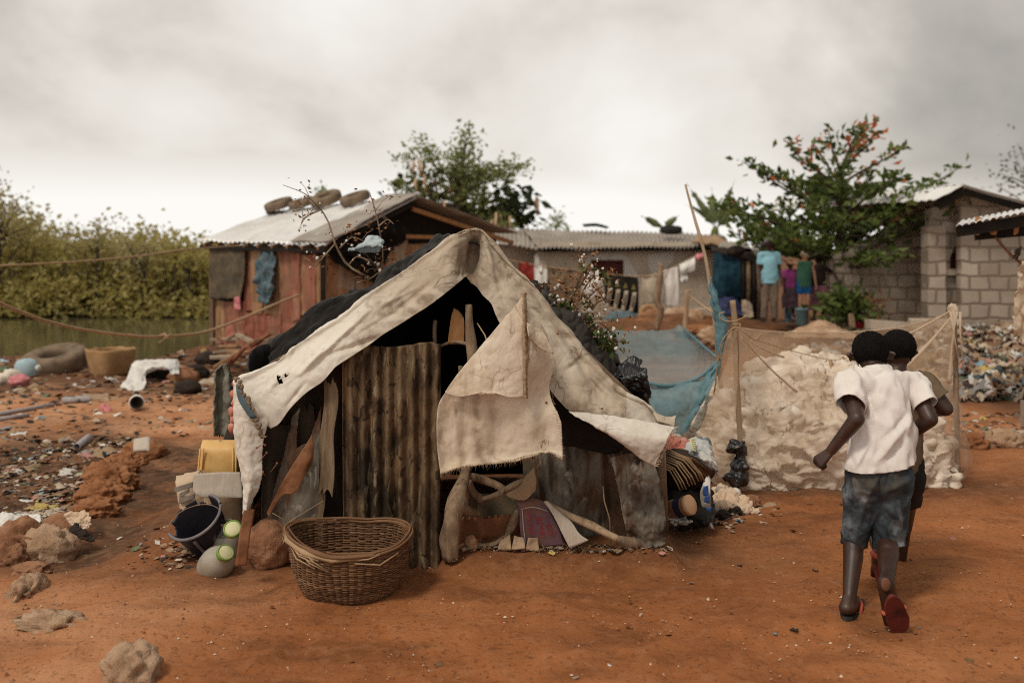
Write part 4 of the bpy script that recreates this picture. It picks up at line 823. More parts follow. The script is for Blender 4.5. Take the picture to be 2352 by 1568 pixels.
rows = [PP([(1250,1152),(1256,1150),(1262,1158)], 5.0), PP([(1270,1182),(1286,1182),(1310,1196)], 4.97), PP([(1290,1222),(1310,1216),(1330,1224)], 4.95), PP([(1308,1258),(1330,1250),(1352,1240)], 4.94)]
sheet('cardboard_offcut', rows, M['cardboard'], SH, 16, 24, .006, [(.003, 6)], seed=3, label='pale cardboard offcut leaning on the long branch')
log('root', [(1190,1172,5.08),(1178,1200,5.06),(1165,1232,5.05),(1160,1262,5.05)], [.022,.020,.018,.012], seed=15)
for k in range(7):
    rg = random.Random(k + 40); x = 1085 + k * 32
    rows = [PP([(x, 1235 + rg.uniform(-6, 10)), (x + 22, 1232 + rg.uniform(-6, 8))], 5.0), PP([(x - 6, 1262), (x + 26, 1260 + rg.uniform(0, 8))], 4.97)]
    if k in (2, 3, 4): sheet('dry_husk', rows, M['cardbrown'], SH, 10, 10, .006, [(.02, 8)], seed=k)
mb = MB(); mb.blob(P(1082, 1248, 5.06), (.035, .03, .045), .3, 1.6, 4, 3); ob('stone', mb, M['boulder'], SH)
mb = MB(); rg = random.Random(77)
for k in range(70):
    x = rg.uniform(1030, 1500); p = G(x, rg.uniform(1262, 1282)); p.z += .004
    a = rg.uniform(0, 6.3); l = rg.uniform(.02, .09); mb.tube([p, p + Vector((math.cos(a) * l * .5, math.sin(a) * l * .4, rg.uniform(.004, .03))), p + Vector((math.cos(a) * l, math.sin(a) * l, 0))], .0014, 3)
ob('root_fibre', mb, M['fray'], SH, kind='stuff')
mb = MB(); mb.tube([P(1385,1115,5.14), P(1388,1150,5.1), P(1400,1190,5.06), P(1403,1250,5.02)], .004, 5); ob('cord', mb, M['stick'], SH)

P = P0
# ---------------------------------------------------------------- big wicker basket in front of the shelter
def wicker_basket(name, c, label, Rx, Ry, h, foot=.60, rows=24, stakes=44, seed=0, dip=None, tilt=None, m=None, group=None, cat='basket', wob=1):
    """woven rows run in and out of upright stakes"""
    T = thing(name, label, cat, c, group); c = Vector(c)
    tilt = tilt or Matrix.Identity(3)
    def pt(t, v, dr=0):
        r = foot + (1 - foot) * (v ** .62) + .05 * math.sin(v * math.pi)
        z = h * v * (1 + (dip(t) if dip else 0) * v)
        q = Vector((math.cos(t) * (Rx * r + dr), math.sin(t) * (Ry * r + dr), z))
        q += Vector((.012 * n3(t * 1.5, v * 2, seed), .012 * n3(t * 1.5, v * 2, seed + 3), 0)) * wob
        return c + tilt @ q
    rg = random.Random(seed)
    mb = MB(); n = stakes * 4
    for i in range(rows):
        v = (i + .5) / rows * .97
        ph = i % 2; th = h / rows * .42
        for strand in range(2):
            pts = []; s0 = rg.uniform(0, 6.28)
            for k in range(n + 1):
                t = 2 * math.pi * k / n
                o = .007 * math.cos(math.pi * (k / 4) + math.pi * (ph + strand)) + .002 * n3(t * 6, i, strand)
                pts.append(pt(t, v + .16 / rows * (strand - .5) + .3 / rows * n3(t * 2.2, i * .4, strand + seed), o))
            # broken into runs of withies so colours vary along the row
            cuts = sorted(rg.sample(range(8, n - 8), 4)); cuts = [0] + cuts + [n]
            for a, b in zip(cuts, cuts[1:]):
                seg = pts[a:b + 2] if b < n else pts[a:b + 1]
                if len(seg) > 3: mb.tube(seg, th * rg.uniform(.75, 1.1), 5, cap=False)
    ob('woven_wall', mb, m or M['wicker'], T)
    mb = MB()
    for s in range(stakes):
        t = 2 * math.pi * s / stakes; mb.tube([pt(t, v) for v in np.linspace(0, 1.0, 9)], .0042, 5)
    ob('stakes', mb, m or M['wicker'], T, kind='stuff')
    mb = MB()
    for k in range(9):
        a0 = rg.uniform(0, 6.28); aw = rg.uniform(3.4, 6.6); dz = rg.uniform(-.5, .9) * .012; dr = rg.uniform(-.010, .012)
        mb.tube([pt(a0 + aw * u, 1.0 + dz / h * 1.6 + .012 * math.sin(u * 9 + k), dr + .006 * math.sin(u * 14 + k * 2)) for u in np.linspace(0, 1, 60)], rg.uniform(.0045, .0065), 6)
    ob('rim', mb, m or M['wicker'], T)
    mb = MB(); ring = [pt(2 * math.pi * k / 40, .03) for k in range(40)]; mb.add(ring + [sum(ring, Vector()) / 40], [(k, (k + 1) % 40, 40) for k in range(40)])
    ob('base', mb, m or M['wicker'], T)
    return T, pt
gb = G(790, 1392); bz = gz(gb.x, gb.y + .20)
BK, bpt = wicker_basket('wicker_basket', (gb.x - .005, gb.y + .20, bz - .005), 'large brown wicker basket with uneven rim standing before the tin door', .292, .255, .262, .62, 24, 46, 4, dip=lambda t: .20 * max(0, math.cos(t - R(172))) + .12 * max(0, math.cos(t - R(30))) - .03 * max(0, math.cos(t - R(270))))
mb = MB(); rg = random.Random(12)
for k in range(9):
    t = R(250) + rg.uniform(-1.6, .8); a = bpt(t, rg.uniform(.86, .98), .012); tt = t + rg.uniform(.3, .8)
    mb.tube([a, bpt((t + tt) / 2, rg.uniform(.80, .95), .03), bpt(tt, rg.uniform(.72, 1.0), .02)], .004, 5)
ob('loose_withy', mb, M['wickerpale'], BK, kind='stuff')
mb = MB(); mb.tube([bpt(R(180) + .0, .99, .012), bpt(R(205), .95, .018), bpt(R(235), .94, .016), bpt(R(262), .93, .016), bpt(R(290), .95, .012)], [.010, .014, .014, .010, .006], 8, rough=.3); ob('rim_splint', mb, M['wickerpale'], BK)
for (x, y, x2, y2, x3, y3) in ((626,1178,660,1198,664,1190), (648,1240,660,1200,742,1150)):
    mb = MB(); mb.tube([P(x, y, 4.75), P(x2, y2, 4.82), P(x3, y3, 4.9)], .0022, 5); ob('straw', mb, M['wickerpale'], BK)
# ---------------------------------------------------------------- boulder, jars, iron strip
b = G(600, 1318)
mb = MB(); mb.blob((b.x + .005, b.y + .14, b.z + .105), (.125, .125, .135), .13, 1.3, 9, 5, flat=-.115, o=6); ob('boulder', mb, M['boulder'], label='round red-brown boulder between the glass jars and the wicker basket', cat='boulder')
mb = MB(); s = [P(571,1172,4.72), P(566,1200,4.70), P(558,1250,4.66), P(552,1300,4.65)]
rows = [[q + Vector((-.024, 0, 0)) for q in s], [q + Vector((.024, .02, 0)) for q in s]]
sheet('rusty_strip', rows, M['rustplain'], None, 30, 6, .004, [(.006, 8)], seed=4, ragged=[('l', .012)], label='narrow bent rusty iron strip propped between jars and boulder', cat='metal strip')
def jar(x, y, tiltx, tiltz, sc, label, open_, d=None):
    g = G(x, y); T = thing('glass_jar', label, 'jar', g, 'glass jars beside the shelter corner')
    Mx = Matrix.Translation(g) @ (eul(tiltx, tiltz, 0)).to_4x4() @ Matrix.Scale(sc, 4)
    prof = [(.0, .002), (.070, .0), (.083, .014), (.086, .05), (.084, .095), (.070, .135), (.048, .160), (.038, .176), (.037, .190)]
    q = [(r, z) for r, z in cr_([(a, 0, b) for a, b in prof], 26)[:, [0, 2]]]
    mb = MB(); mb.lathe(q, 32, Mx); ob('jar_body', mb, M['glassclear'] if open_ else M['jarglass'], T)
    if open_:
        mb = MB(); mb.lathe([(.038, .186), (.043, .188), (.043, .200), (.039, .203), (.036, .200), (.036, .190)], 32, Mx, close=True); ob('jar_mouth', mb, M['jarglass'], T)
        mb = MB(); mb.lathe([(r * .93, z) for r, z in q[2:16]], 28, Mx); ob('inner_dust', mb, M['jarglass'], T)
    else:
        L = None
        mb = MB(); mb.lathe([(.0, .2085), (.033, .2085), (.036, .206)], 32, Mx); c1 = mb
        mb2 = MB(); mb2.lathe([(.041, .182), (.043, .184), (.043, .206), (.041, .210), (.036, .2095), (.034, .206)], 36, Mx)
        L = ob('lid', mb2, M['lidgreen'], T); ob('lid_print', c1, M['lidcream'], L)
    return T
jar(486, 1308, R(36), R(40), 1.0, 'dusty glass jar with green lid lying nearest, half filled with earth', False)
jar(524, 1276, R(6), R(-4), .95, 'open clear glass jar standing behind the two green lids', True)
def loose_lid(x, y, d, rx, ry):
    T = thing('jar_lid', 'green jar lid leaning on the open clear jar', 'lid', P(x, y, d)); Mx = Matrix.Translation(P(x, y, d)) @ eul(rx, ry, 0).to_4x4()
    mb2 = MB(); mb2.lathe([(.041, -.012), (.043, -.010), (.043, .010), (.041, .014), (.036, .0135), (.034, .010)], 36, Mx); ob('rim', mb2, M['lidgreen'], T)
    mb = MB(); mb.lathe([(0, .0125), (.033, .0125), (.036, .010)], 32, Mx); ob('lid_print', mb, M['lidcream'], T)
loose_lid(534, 1215, 4.78, R(50), R(12))
# ---------------------------------------------------------------- broken bucket
def broken_bucket():
    g = G(496, 1266); T = thing('broken_bucket', 'dark broken plastic bucket with a worn grey rim leaning on the sacks', 'bucket', g)
    Mx = Matrix.Translation(g + Vector((.0, .03, .0))) @ eul(R(34), R(-19), 0).to_4x4()
    n = 72; prof = cr_([(.095, 0, .0), (.112, 0, .10), (.128, 0, .20), (.142, 0, .285)], 22)
    g_ = np.zeros((22, n + 1, 3))
    for i in range(22):
        for k in range(n + 1):
            t = 2 * math.pi * k / n; r = prof[i][0]
            g_[i, k] = Mx @ Vector((r * math.cos(t), r * math.sin(t), prof[i][2]))
    def drop(v, u):
        a = math.degrees(u * 2 * math.pi) % 360
        if 62 < a < 96 and v > .80 + .05 * math.sin(u * 60): return True
        if 96 <= a < 168 and v > .93 + .03 * n3(u * 30, 0, 0): return True
        if 168 <= a < 215 and v > .78 + .12 * n3(u * 22, 2, 0): return True
        return 15 < a < 30 and v > .45 and abs(a - 22 + 10 * (1 - v)) < 2.2
    o = ob('bucket_body', (g_.reshape(-1, 3), grid_faces(22, n + 1, drop)), M['bucket'], T); o.modifiers.new('t', 'SOLIDIFY').thickness = .004
    mb = MB(); mb.lathe([(0, .004), (.095, .004)], 40, Mx); ob('bucket_base', mb, M['bucket'], T)
    for a0, a1 in ((200, 372), (372, 420)):
        mb = MB(); mb.tube([Mx @ Vector((.147 * math.cos(R(a)), .147 * math.sin(R(a)), .283)) for a in np.linspace(a0 + 3, a1 - 3, 40)], .0085, 8); ob('rim', mb, M['bucketrim'], T)
    mb = MB(); mb.tube([Mx @ Vector((.146 * math.cos(t) * 1.0, .146 * math.sin(t) * .5 - .03, .285 + .035 * math.sin((t - .3) / 2.6 * 3.1))) for t in np.linspace(.25, 2.9, 24)], .0016, 5); ob('wire_handle', mb, M['twine'], T)
    mb = MB(); mb.tube([Mx @ Vector((.132 * math.cos(R(268)) + .02 * u, .137 * math.sin(R(268)), .25 - .22 * u)) for u in np.linspace(0, 1, 10)], [.010, .009, .008, .007, .007, .006, .006, .005, .005, .004], 6, rough=.4); ob('torn_seam', mb, M['bucketrim'], T)
broken_bucket()
# ---------------------------------------------------------------- jerrycan, cement sack, cardboard
def slab(name, corners, d0, thick, m, parent=None, bulge=0, wr=None, nu=26, nv=26, seed=0, back=None, **kw):
    """closed cushion-like solid: front face through four picture corners at depth d0, given thickness"""
    a, b, c, e = [P(x, y, dd) for (x, y), dd in zip(corners, d0 if isinstance(d0, (list, tuple)) else [d0] * 4)]
    fr = np.zeros((nv, nu, 3)); bk = np.zeros((nv, nu, 3))
    for i in range(nv):
        for j in range(nu):
            u, v = j / (nu - 1), i / (nv - 1); p = a.lerp(b, u).lerp(e.lerp(c, u), v)
            s = (max(0, 1 - (2*u-1) ** 6) * max(0, 1 - (2*v-1) ** 6)) ** .35
            fr[i, j] = p + Vector((0, -(bulge + thick * .5) * s + thick * .5, 0)); bk[i, j] = p + Vector((0, (bulge + thick * .5) * s + thick * .5, 0))
    for am, sc in (wr or []): fr = wrinkle(fr, am, sc, seed, True); bk[1:-1, 1:-1] = bk[1:-1, 1:-1]; bk[0] = fr[0]; bk[-1] = fr[-1]; bk[:, 0] = fr[:, 0]; bk[:, -1] = fr[:, -1]
    n = nu * nv; co = np.concatenate([fr.reshape(-1, 3), bk.reshape(-1, 3)]); fs = grid_faces(nv, nu); f2 = [tuple(reversed([k + n for k in f])) for f in fs]
    return ob(name, (co, fs + f2), m, parent, **kw)
JC = thing('jerrycan', 'yellow square plastic jerrycan standing behind a grey cardboard sheet', 'jerrycan', G(500, 1238) + Vector((0, .15, 0)))
slab('can_body', [(452,1018),(548,1018),(552,1222),(444,1222)], 5.86, .22, M['jerrycan'], JC, .004, seed=3)
for k, (x, w_) in enumerate(((459, 3), (466, 2), (534, 2), (541, 3))):
    mb = MB(); mb.tube([P(x + 1, 1030, 5.850), P(x - (4 if x < 500 else -1), 1085, 5.850), P(x - (6 if x < 500 else -2), 1215, 5.850)], .006, 6); ob('moulded_rib', mb, M['jerrycan'], JC)
CS = thing('cement_sack', 'crumpled brown paper cement sack with a faded grey print', 'sack', G(470, 1250) + Vector((-.05, .2, 0)))
CSb = slab('sack_body', [(394,1098),(452,1084),(560,1245),(434,1262)], [5.72, 5.70, 5.62, 5.60], .14, M['paperbag'], CS, .04, [(.012, 7), (.005, 20)], seed=6)
for (cx, cy, w_, h_) in ((422, 1120, 42, 12), (430, 1146, 36, 12), (424, 1133, 22, 10)):
    rows = [[P(cx - w_ / 2 + k * w_ / 6 , cy + 5 - k * 2.2 + dy, 5.575 + .004 * abs(k - 3) - (0.02 if k < 0 else 0) + .04 * (1 - k / 6) ** 2) for k in range(7)] for dy in (-h_ / 2, h_ / 2)]
    sheet('faded_print', rows, M['greyprint'], CS, 18, 8, .002)
slab('side_fold', [(452,1084),(556,1130),(560,1240),(470,1245)], [5.69, 5.62, 5.60, 5.60], .05, M['cardbrown'], CS, .01, [(.01, 6)], seed=2)
rows = [PP([(444,1088),(500,1084),(552,1084)], 5.53), PP([(444,1115),(500,1114),(556,1112)], 5.52), PP([(446,1130),(500,1134),(558,1136)], 5.51), PP([(462,1140),(506,1141),(558,1142)], 5.51)]
sheet('cardboard_sheet', rows, M['cardboard'], None, 24, 20, .012, [(.003, 5)], seed=5, label='light grey cardboard sheet with a rounded corner before the yellow jerrycan', cat='cardboard')
mb = MB(); g = G(438, 1258); mb.tube([g + Vector((0, 0, -.02)), g + Vector((.01, .01, .07)), g + Vector((0, .02, .14))], [.055, .05, .045], 10, rough=.3); ob('tree_stump', mb, M['palestick'], label='short pale wood stump beside the broken bucket', cat='stump')
# cloth on a stake behind the left corner
CLS = thing('draped_cloth', 'grey-green netting cloth draped over a stake left of the shelter', 'cloth', G(520, 1012))
rows = [[P(x, y, 6.42 + .05 * math.sin(k * 2)) for k, x in enumerate(xs)] for y, xs in ((836,(508,514,520,526)),(850,(500,510,522,532)),(900,(496,508,524,540)),(950,(494,508,526,545)),(1000,(496,508,520,532)))]
sheet('netting', rows, M['mesh_green'], CLS, 30, 60, .01, [(.03, 5)], seed=4, ragged=[('b', .05)])
mb = MB(); mb.tube([P(514,846,6.63), P(522,940,6.62), P(528,1018,6.62)], [.016, .02, .02], 8, rough=.3); ob('stake', mb, M['dark'], CLS)
rows = [PP([(528,972),(545,965),(560,965)], 6.4), PP([(512,1015),(540,1010),(565,1010)], 6.3)]
sheet('dark_scrap', rows, M['dark'], CLS, 14, 10, .02, [(.04, 5)], seed=9)
mb = MB()
for k, (x, y, r) in enumerate(((536,905,.02),(540,925,.022),(534,945,.026),(537,962,.024),(535,982,.03),(541,880,.02))): mb.blob(P(x, y, 5.6), (r, r, r * 1.2), .3, 1.5, k, 2)
ob('pinkish_bundle', mb, M['redbag'], SH)
P0 = P
def P(x, y, d): return P0(x, y, d + .75)
# ---------------------------------------------------------------- junk at the right foot of the shelter
RB = thing('flattened_basket', 'old dark wicker basket on its side under printed plastic bags', 'basket', G(1570, 1140))
rows = [[P(x, y, d) for x, y, d in r] for r in ([(1508,1058,5.3),(1530,1036,5.2),(1570,1034,5.15),(1610,1052,5.2),(1640,1072,5.4)], [(1506,1075,5.25),(1535,1062,5.1),(1575,1060,5.05),(1610,1072,5.1),(1642,1080,5.3)], [(1508,1100,5.3),(1540,1100,5.15),(1575,1098,5.1),(1606,1098,5.15),(1634,1094,5.3)], [(1512,1130,5.4),(1540,1135,5.3),(1575,1130,5.28),(1604,1120,5.3),(1622,1104,5.4)])]
sheet('basket_shell', rows, M['dark'], RB, 40, 30, .02, [(.006, 20)])
mb = MB(); rg = random.Random(3)
for k in range(34):
    t = k / 33; x0 = 1506 + 36 * t; y0 = 1062 - 22 * t; x1 = 1608 + 34 * t + rg.uniform(-4, 4); y1 = 1098 - 8 * t + rg.uniform(-6, 8)
    mb.tube([P(x0, y0 + rg.uniform(-6, 6), 5.12), P((x0 + x1) / 2, (y0 + y1) / 2 - 12, 5.03), P(x1, y1, 5.12)], .0028, 4)
ob('woven_wall', mb, M['wicker'], RB)
mb = MB()
for k in range(9):
    x0 = 1510 + k * 3.2; y0 = 1068 - k * 4.4; x1 = 1562 + k * 7; y1 = 1126 - k * 3 + rg.uniform(-6, 4)
    mb.tube([P(x0, y0, 5.06), P(x0 * .45 + x1 * .55, (y0 + y1) / 2 - 16, 4.98), P(x1 - 8, y1 - 18, 4.99), P(x1, y1, 5.0)], .0048, 6)
ob('loose_withy', mb, M['wickerpale'], RB, kind='stuff')
def bagsheet(name, rows, m, label, cat='plastic bag', seed=0, nu=46, nv=36, amp=.03, parent=None):
    return sheet(name, rows, m, parent, nu, nv, .004, [(amp, 6), (amp * .4, 16)], seed=seed, label=label, cat=cat)
bagsheet('plastic_bag', [PP([(1540,990),(1560,992),(1586,1002)], 5.42), PP([(1528,1012),(1556,1008),(1584,1016)], 5.28), PP([(1516,1034),(1550,1030),(1578,1040)], 5.2), PP([(1512,1046),(1545,1048),(1572,1054)], 5.22)], M['redbag'], 'torn red and pink plastic bag on top of the dark basket', seed=1, amp=.05)
PB = thing('plastic_bag', 'grey-blue printed plastic bag spilling from the basket top', 'plastic bag', P(1600, 1060, 5.2))
bagsheet('bag_film', [PP([(1580,1006),(1600,1002),(1622,1006),(1630,1016)], 5.32), PP([(1572,1026),(1600,1020),(1630,1026),(1642,1044)], 5.18), PP([(1562,1046),(1596,1048),(1630,1056),(1648,1068)], 5.10), PP([(1572,1052),(1600,1062),(1632,1078),(1650,1096)], 5.14)], M['plasticfilm'], None, None, 5, parent=PB, amp=.02)
rows = [PP([(1583,1008),(1597,1006)], 5.165), PP([(1586,1022),(1598,1024)], 5.125), PP([(1590,1034),(1600,1038)], 5.095)]
sheet('yellow_mark', rows, M['lidcream'], PB, 8, 8, .003)
for k in range(5):
    y = 1009 + k * 5; mb = MB(); mb.tube([P(1588 + k * .8, y, 5.085), P(1592 + k, y + 1.5, 5.08), P(1596 + k * .8, y - .5, 5.085)], .0022, 4); ob('faded_print', mb, M['greyprint'], PB)
PB2 = thing('plastic_wrapper', 'white and blue plastic wrapper standing upright beside dark clothing', 'wrapper', P(1624, 1190, 5.2))
bagsheet('film', [PP([(1626,1086),(1629,1090),(1631,1096)], 5.12), PP([(1612,1118),(1624,1118),(1632,1122)], 5.05), PP([(1608,1142),(1622,1146),(1632,1150)], 5.06), PP([(1618,1180),(1626,1182),(1632,1184)], 5.1), PP([(1634,1212),(1637,1214),(1640,1216)], 5.1)], M['white'], None, None, 3, 20, 40, .008, parent=PB2)
for (x, y, r_) in ((1621,1130,12), (1624,1148,8), (1628,1174,7)):
    rows = [PP([(x - 5, y - r_), (x + 6, y - r_ - 4)], 5.02), PP([(x - 7, y + r_ * .5), (x + 6, y + r_)], 5.03)]
    sheet('blue_mark', rows, M['blueprint'], PB2, 6, 6, .003)
def heap(name, pts, d, m, label, cat, seed=0, amp=.03, sc=5, thick=.05):
    """soft crumpled pile: a closed sheet over the given picture rows, tucked under at the edges"""
    rows = [PP(r, dd) for r, dd in zip(pts, d)]
    return sheet(name, rows, m, None, 70, 60, .01, [(amp, sc), (amp * .45, sc * 2.6)], seed=seed, label=label, cat=cat)
heap('clothing_heap', [[(1512,1112),(1545,1098),(1590,1104),(1622,1112)], [(1510,1132),(1550,1116),(1595,1124),(1636,1140)], [(1514,1162),(1555,1140),(1600,1150),(1648,1176)], [(1520,1182),(1560,1166),(1604,1178),(1640,1190)], [(1532,1204),(1566,1204),(1604,1206),(1630,1202)]], [5.5, 5.3, 5.15, 5.08, 5.1], M['darkgreycloth'], 'heap of dark grey clothing beside the tin wall', 'clothing', 4, .075, 4)
heap('dark_cloth', [[(1580,1166),(1604,1160),(1628,1166)], [(1574,1186),(1602,1180),(1632,1184)], [(1560,1206),(1596,1204),(1626,1206)], [(1556,1216),(1590,1218),(1616,1216)]], [5.1, 5.0, 4.98, 5.0], M['darkcloth'], 'nearly black cloth lying before the brown plastic jar', 'cloth', 8, .03, 6)
heap('net_cloth', [[(1636,1122),(1660,1112),(1690,1120),(1706,1128)], [(1628,1142),(1662,1134),(1700,1140),(1728,1150)], [(1630,1164),(1668,1156),(1712,1164),(1742,1170)], [(1640,1176),(1680,1182),(1716,1190),(1750,1180)]], [5.9, 5.65, 5.5, 5.5], M['creamcloth'], 'cream net cloth spread on the ground beside dark clothing', 'cloth', 6, .055, 5)
heap('brown_rag', [[(1706,1186),(1750,1158),(1790,1154),(1812,1160)], [(1700,1192),(1750,1170),(1790,1168),(1812,1170)], [(1706,1198),(1750,1186),(1786,1176),(1808,1176)]], [5.75, 5.68, 5.6], M['cardbrown'], 'flat brown rag on bare earth before the net pen', 'rag', 3, .02, 8)
heap('crumpled_wrapper', [[(1524,1162),(1544,1176),(1570,1190)], [(1528,1186),(1556,1194),(1590,1196)], [(1546,1204),(1566,1206),(1580,1208)]], [5.0, 4.92, 4.95], M['plasticfilm'], 'crumpled blue and white wrapper below the brown jar', 'wrapper', 11, .025, 8)
BJ = thing('plastic_jar', 'brown plastic jar with orange lid lying on the dark clothes', 'jar', P(1560, 1176, 4.95))
a = P(1536, 1172, 4.98); bb = P(1588, 1158, 4.88); d = (bb - a).normalized(); x, y = frame_of(d); Mx = frame4(a, x, y, d); L = (bb - a).length
mb = MB(); mb.lathe([(0, 0), (.046, .002), (.055, .012), (.055, L * .72), (.050, L * .80)], 30, Mx); ob('jar_body', mb, M['brownjar'], BJ)
mb = MB(); mb.lathe([(.052, L * .78), (.057, L * .80), (.057, L * .97), (.052, L), (0, L)], 30, Mx); ob('lid', mb, M['orangelid'], BJ)
mb = MB(); mb.lathe([(.0556, L * .42), (.0556, L * .70)], 30, Mx); LB = ob('label_band', mb, M['labelprint'], BJ)
for k, (t, c) in enumerate((('JIF', 'yellowprint'), ('RE', 'redstrap'))[:0]): pass
mb = MB(); mb.lathe([(.0562, L * .47), (.0562, L * .60)], 24, Mx @ Matrix.Rotation(R(150), 4, 'Z')); mb.f = mb.f[3:9]; ob('yellow_mark', mb, M['yellowprint'], LB)
for (x, y, d, r, lab) in ((1652, 1128, 5.85, .034, 'ribbed grey plastic bottle end behind the net cloth'), (1686, 1132, 5.8, .035, 'round clear tub with red print on the net cloth')):
    mb = MB(); p = P(x, y, d); mb.lathe([(0, -.05), (r * .9, -.048), (r, -.03), (r * .94, -.01), (r, .01), (r * .94, .03), (r * .8, .05), (0, .056)], 20, Matrix.Translation(p) @ eul(R(70), R(20), 0).to_4x4()); ob('plastic_tub', mb, M['white'] if x > 1660 else M['jarglass'], label=lab, cat='tub')
mb = MB(); p = G(1632, 1185); mb.blob((p.x, p.y, p.z + .04), (.05, .05, .06), .35, 1.5, 3, 3); ob('clear_pouch', mb, M['jarglass'], label='clear crumpled plastic pouch beside the dark cloth', cat='pouch')
for k, (x, y, r_) in enumerate(((1662, 1190, .045), (1688, 1178, .05), (1726, 1160, .06))):
    mb = MB(); p = G(x, y); mb.blob((p.x, p.y, p.z + r_ * .4), (r_, r_, r_ * .7), .45, 2, k + 6, 3); ob('earth_clod', mb, M['dark'] if k < 2 else M['boulder'], label=('dark earth clod with roots before the net cloth', 'dark lumpy clod under the net cloth edge', 'crumbly brown clod beside the black tied bag')[k], cat='clod')
P = P0
# ---------------------------------------------------------------- foreground stones
def rock(x, y, sz, seed, label, m='palestone', lift=.35, amp=.45, fr=1.4, name='stone', group=None, rz=0, sub=4):
    p = G(x, y); mb = MB(); mb.blob((p.x, p.y + sz[1] * .6, p.z + sz[2] * lift), sz, amp, fr, seed, sub, rot=rotz(rz), ridged=True, o=5)
    return ob(name, mb, M[m], label=label, cat='stone', group=group)
rock(290, 1572, (.088, .08, .088), 3, 'pale jagged stone in the bottom left foreground', lift=.3)
rock(48, 1368, (.055, .11, .07), 8, 'narrow pale slab sunk in the earth at lower left', lift=-.35, amp=.6, fr=2.2)
rock(100, 1436, (.12, .08, .06), 13, 'low crumbly pale stone near the lower left corner', lift=-.6, amp=.6, fr=2.4)
rock(35, 1288, (.11, .10, .12), 21, 'tall pale-brown rock at the left edge of the rubble', 'boulder', .5)
rock(98, 1290, (.125, .11, .11), 5, 'broad pale rubble block in front of the taller rock', 'palestone', .35)
rock(10, 1300, (.08, .07, .07), 15, 'small rubble rock at the far left edge', 'boulder', .4)
rock(64, 1318, (.08, .06, .03), 17, 'low clay rubble lump before the broad block', 'boulder', .3)
rock(2240, 1028, (.10, .08, .07), 31, 'dark brown stone beside the net pen right corner', 'clay', .4)
rock(2312, 1026, (.13, .09, .085), 33, 'pale pointed stone near the rubbish heap at right', 'palestone', .4)
mb = MB(); p = G(80, 1303); mb.lathe([(0, 0), (.020, 0), (.021, .014), (0, .015)], 18, Matrix.Translation(p) @ eul(R(20), R(15), 0).to_4x4()); ob('bottle_cap', mb, M['blueprint'], label='dark blue bottle cap on the earth at left', cat='cap')
# clay spoil ridge: porous clods in a line
rg = random.Random(11)
for k, (x, y, sx, sy, sz) in enumerate(((215,1190,.13,.12,.10),(228,1160,.16,.14,.13),(246,1128,.17,.15,.15),(232,1105,.13,.12,.12),(262,1092,.14,.12,.11),(282,1070,.12,.11,.09),(300,1070,.10,.09,.06))):
    p = G(x, y); mb = MB(); mb.blob((p.x, p.y + .05, p.z + sz * .3), (sx * 1.1, sy, sz * .85), .26, 3.2, k + 50, 5, o=6); ob('spoil_clod', mb, M['clay'], label=('lowest crumbly red clay clod of the spoil ridge', 'second clay clod from the bottom of the spoil ridge', 'largest clay clod in the middle of the spoil ridge', 'clay clod on the left flank of the spoil ridge', 'clay clod behind the largest one on the spoil ridge', 'flat clay clod near the top of the spoil ridge', 'thin clay clod at the upper end of the spoil ridge')[k], cat='clod', group='clay clods of the spoil ridge')
rock(322, 1052, (.16, .13, .09), 61, 'smooth tan lump above the spoil ridge', 'clay', .3, .25)
rows = [PP([(308,1010),(340,1004),(342,1012)], 7.6), PP([(306,1036),(338,1034),(342,1036)], 7.45)]
sheet('grey_slab', rows, M['cardboard'], None, 8, 6, .02, [(.004, 5)], label='flat grey board standing behind the tan lump', cat='board')
rock(138, 1218, (.13, .10, .07), 71, 'smooth brown half-buried pot beside the rubble', 'boulder', .3, .05, name='clay_pot')
heap('dark_boot', [[(160,1208),(172,1198),(184,1206)], [(152,1222),(174,1214),(196,1224),(216,1230)], [(158,1236),(178,1238),(200,1240),(216,1238)]], [5.75, 5.66, 5.62], M['dark'], 'crushed dark boot lying right of the brown pot', 'boot', 3, .02, 8)
heap('white_cloth', [[(0,1180),(50,1184),(92,1180)], [(0,1200),(50,1200),(94,1196)], [(0,1214),(40,1206),(94,1198)]], [6.2, 6.1, 6.05], M['white'], 'long white cloth strip lying at the left edge', 'cloth', 5, .02, 6)
heap('pale_sack', [[(150,1186),(186,1170),(200,1174)], [(160,1200),(190,1190),(208,1192)], [(176,1214),(196,1212),(206,1204)]], [6.0, 5.9, 5.85], M['creamcloth'], 'small pale sack scrap below the spoil ridge', 'sack', 7, .03, 8)
# ---------------------------------------------------------------- net pen full of plastic bags
PEN = thing('net_pen', 'cream mosquito-net pen on wooden poles holding a great heap of plastic bags', 'net pen', G(1900, 1120))
def pole(name, pts, r, m='palestick', parent=None, seed=0, rough=.2, n=10, k=26, **kw):
    q = cr_([tuple(P(*p)) for p in pts], k); rr = np.interp(np.linspace(0, 1, k), np.linspace(0, 1, len(r)), r)
    mb = MB(); mb.tube([Vector(p) for p in q], list(rr), n, rough=rough, seed=seed); return ob(name, mb, M[m], parent, **kw)
pole('pole', [(1683,690,6.82),(1689,760,6.84),(1692,860,6.85),(1698,980,6.85),(1706,1122,6.85)], [.020,.021,.018,.019,.02], parent=PEN, seed=2)
pole('pole', [(2190,703,7.35),(2194,800,7.35),(2196,900,7.35),(2200,1095,7.35)], [.014,.018,.02,.02], 'stick', PEN, 5)
pole('stick', [(1907,826,7.6),(1918,870,7.55),(1940,912,7.5)], [.012,.013,.012], parent=PEN, seed=7)
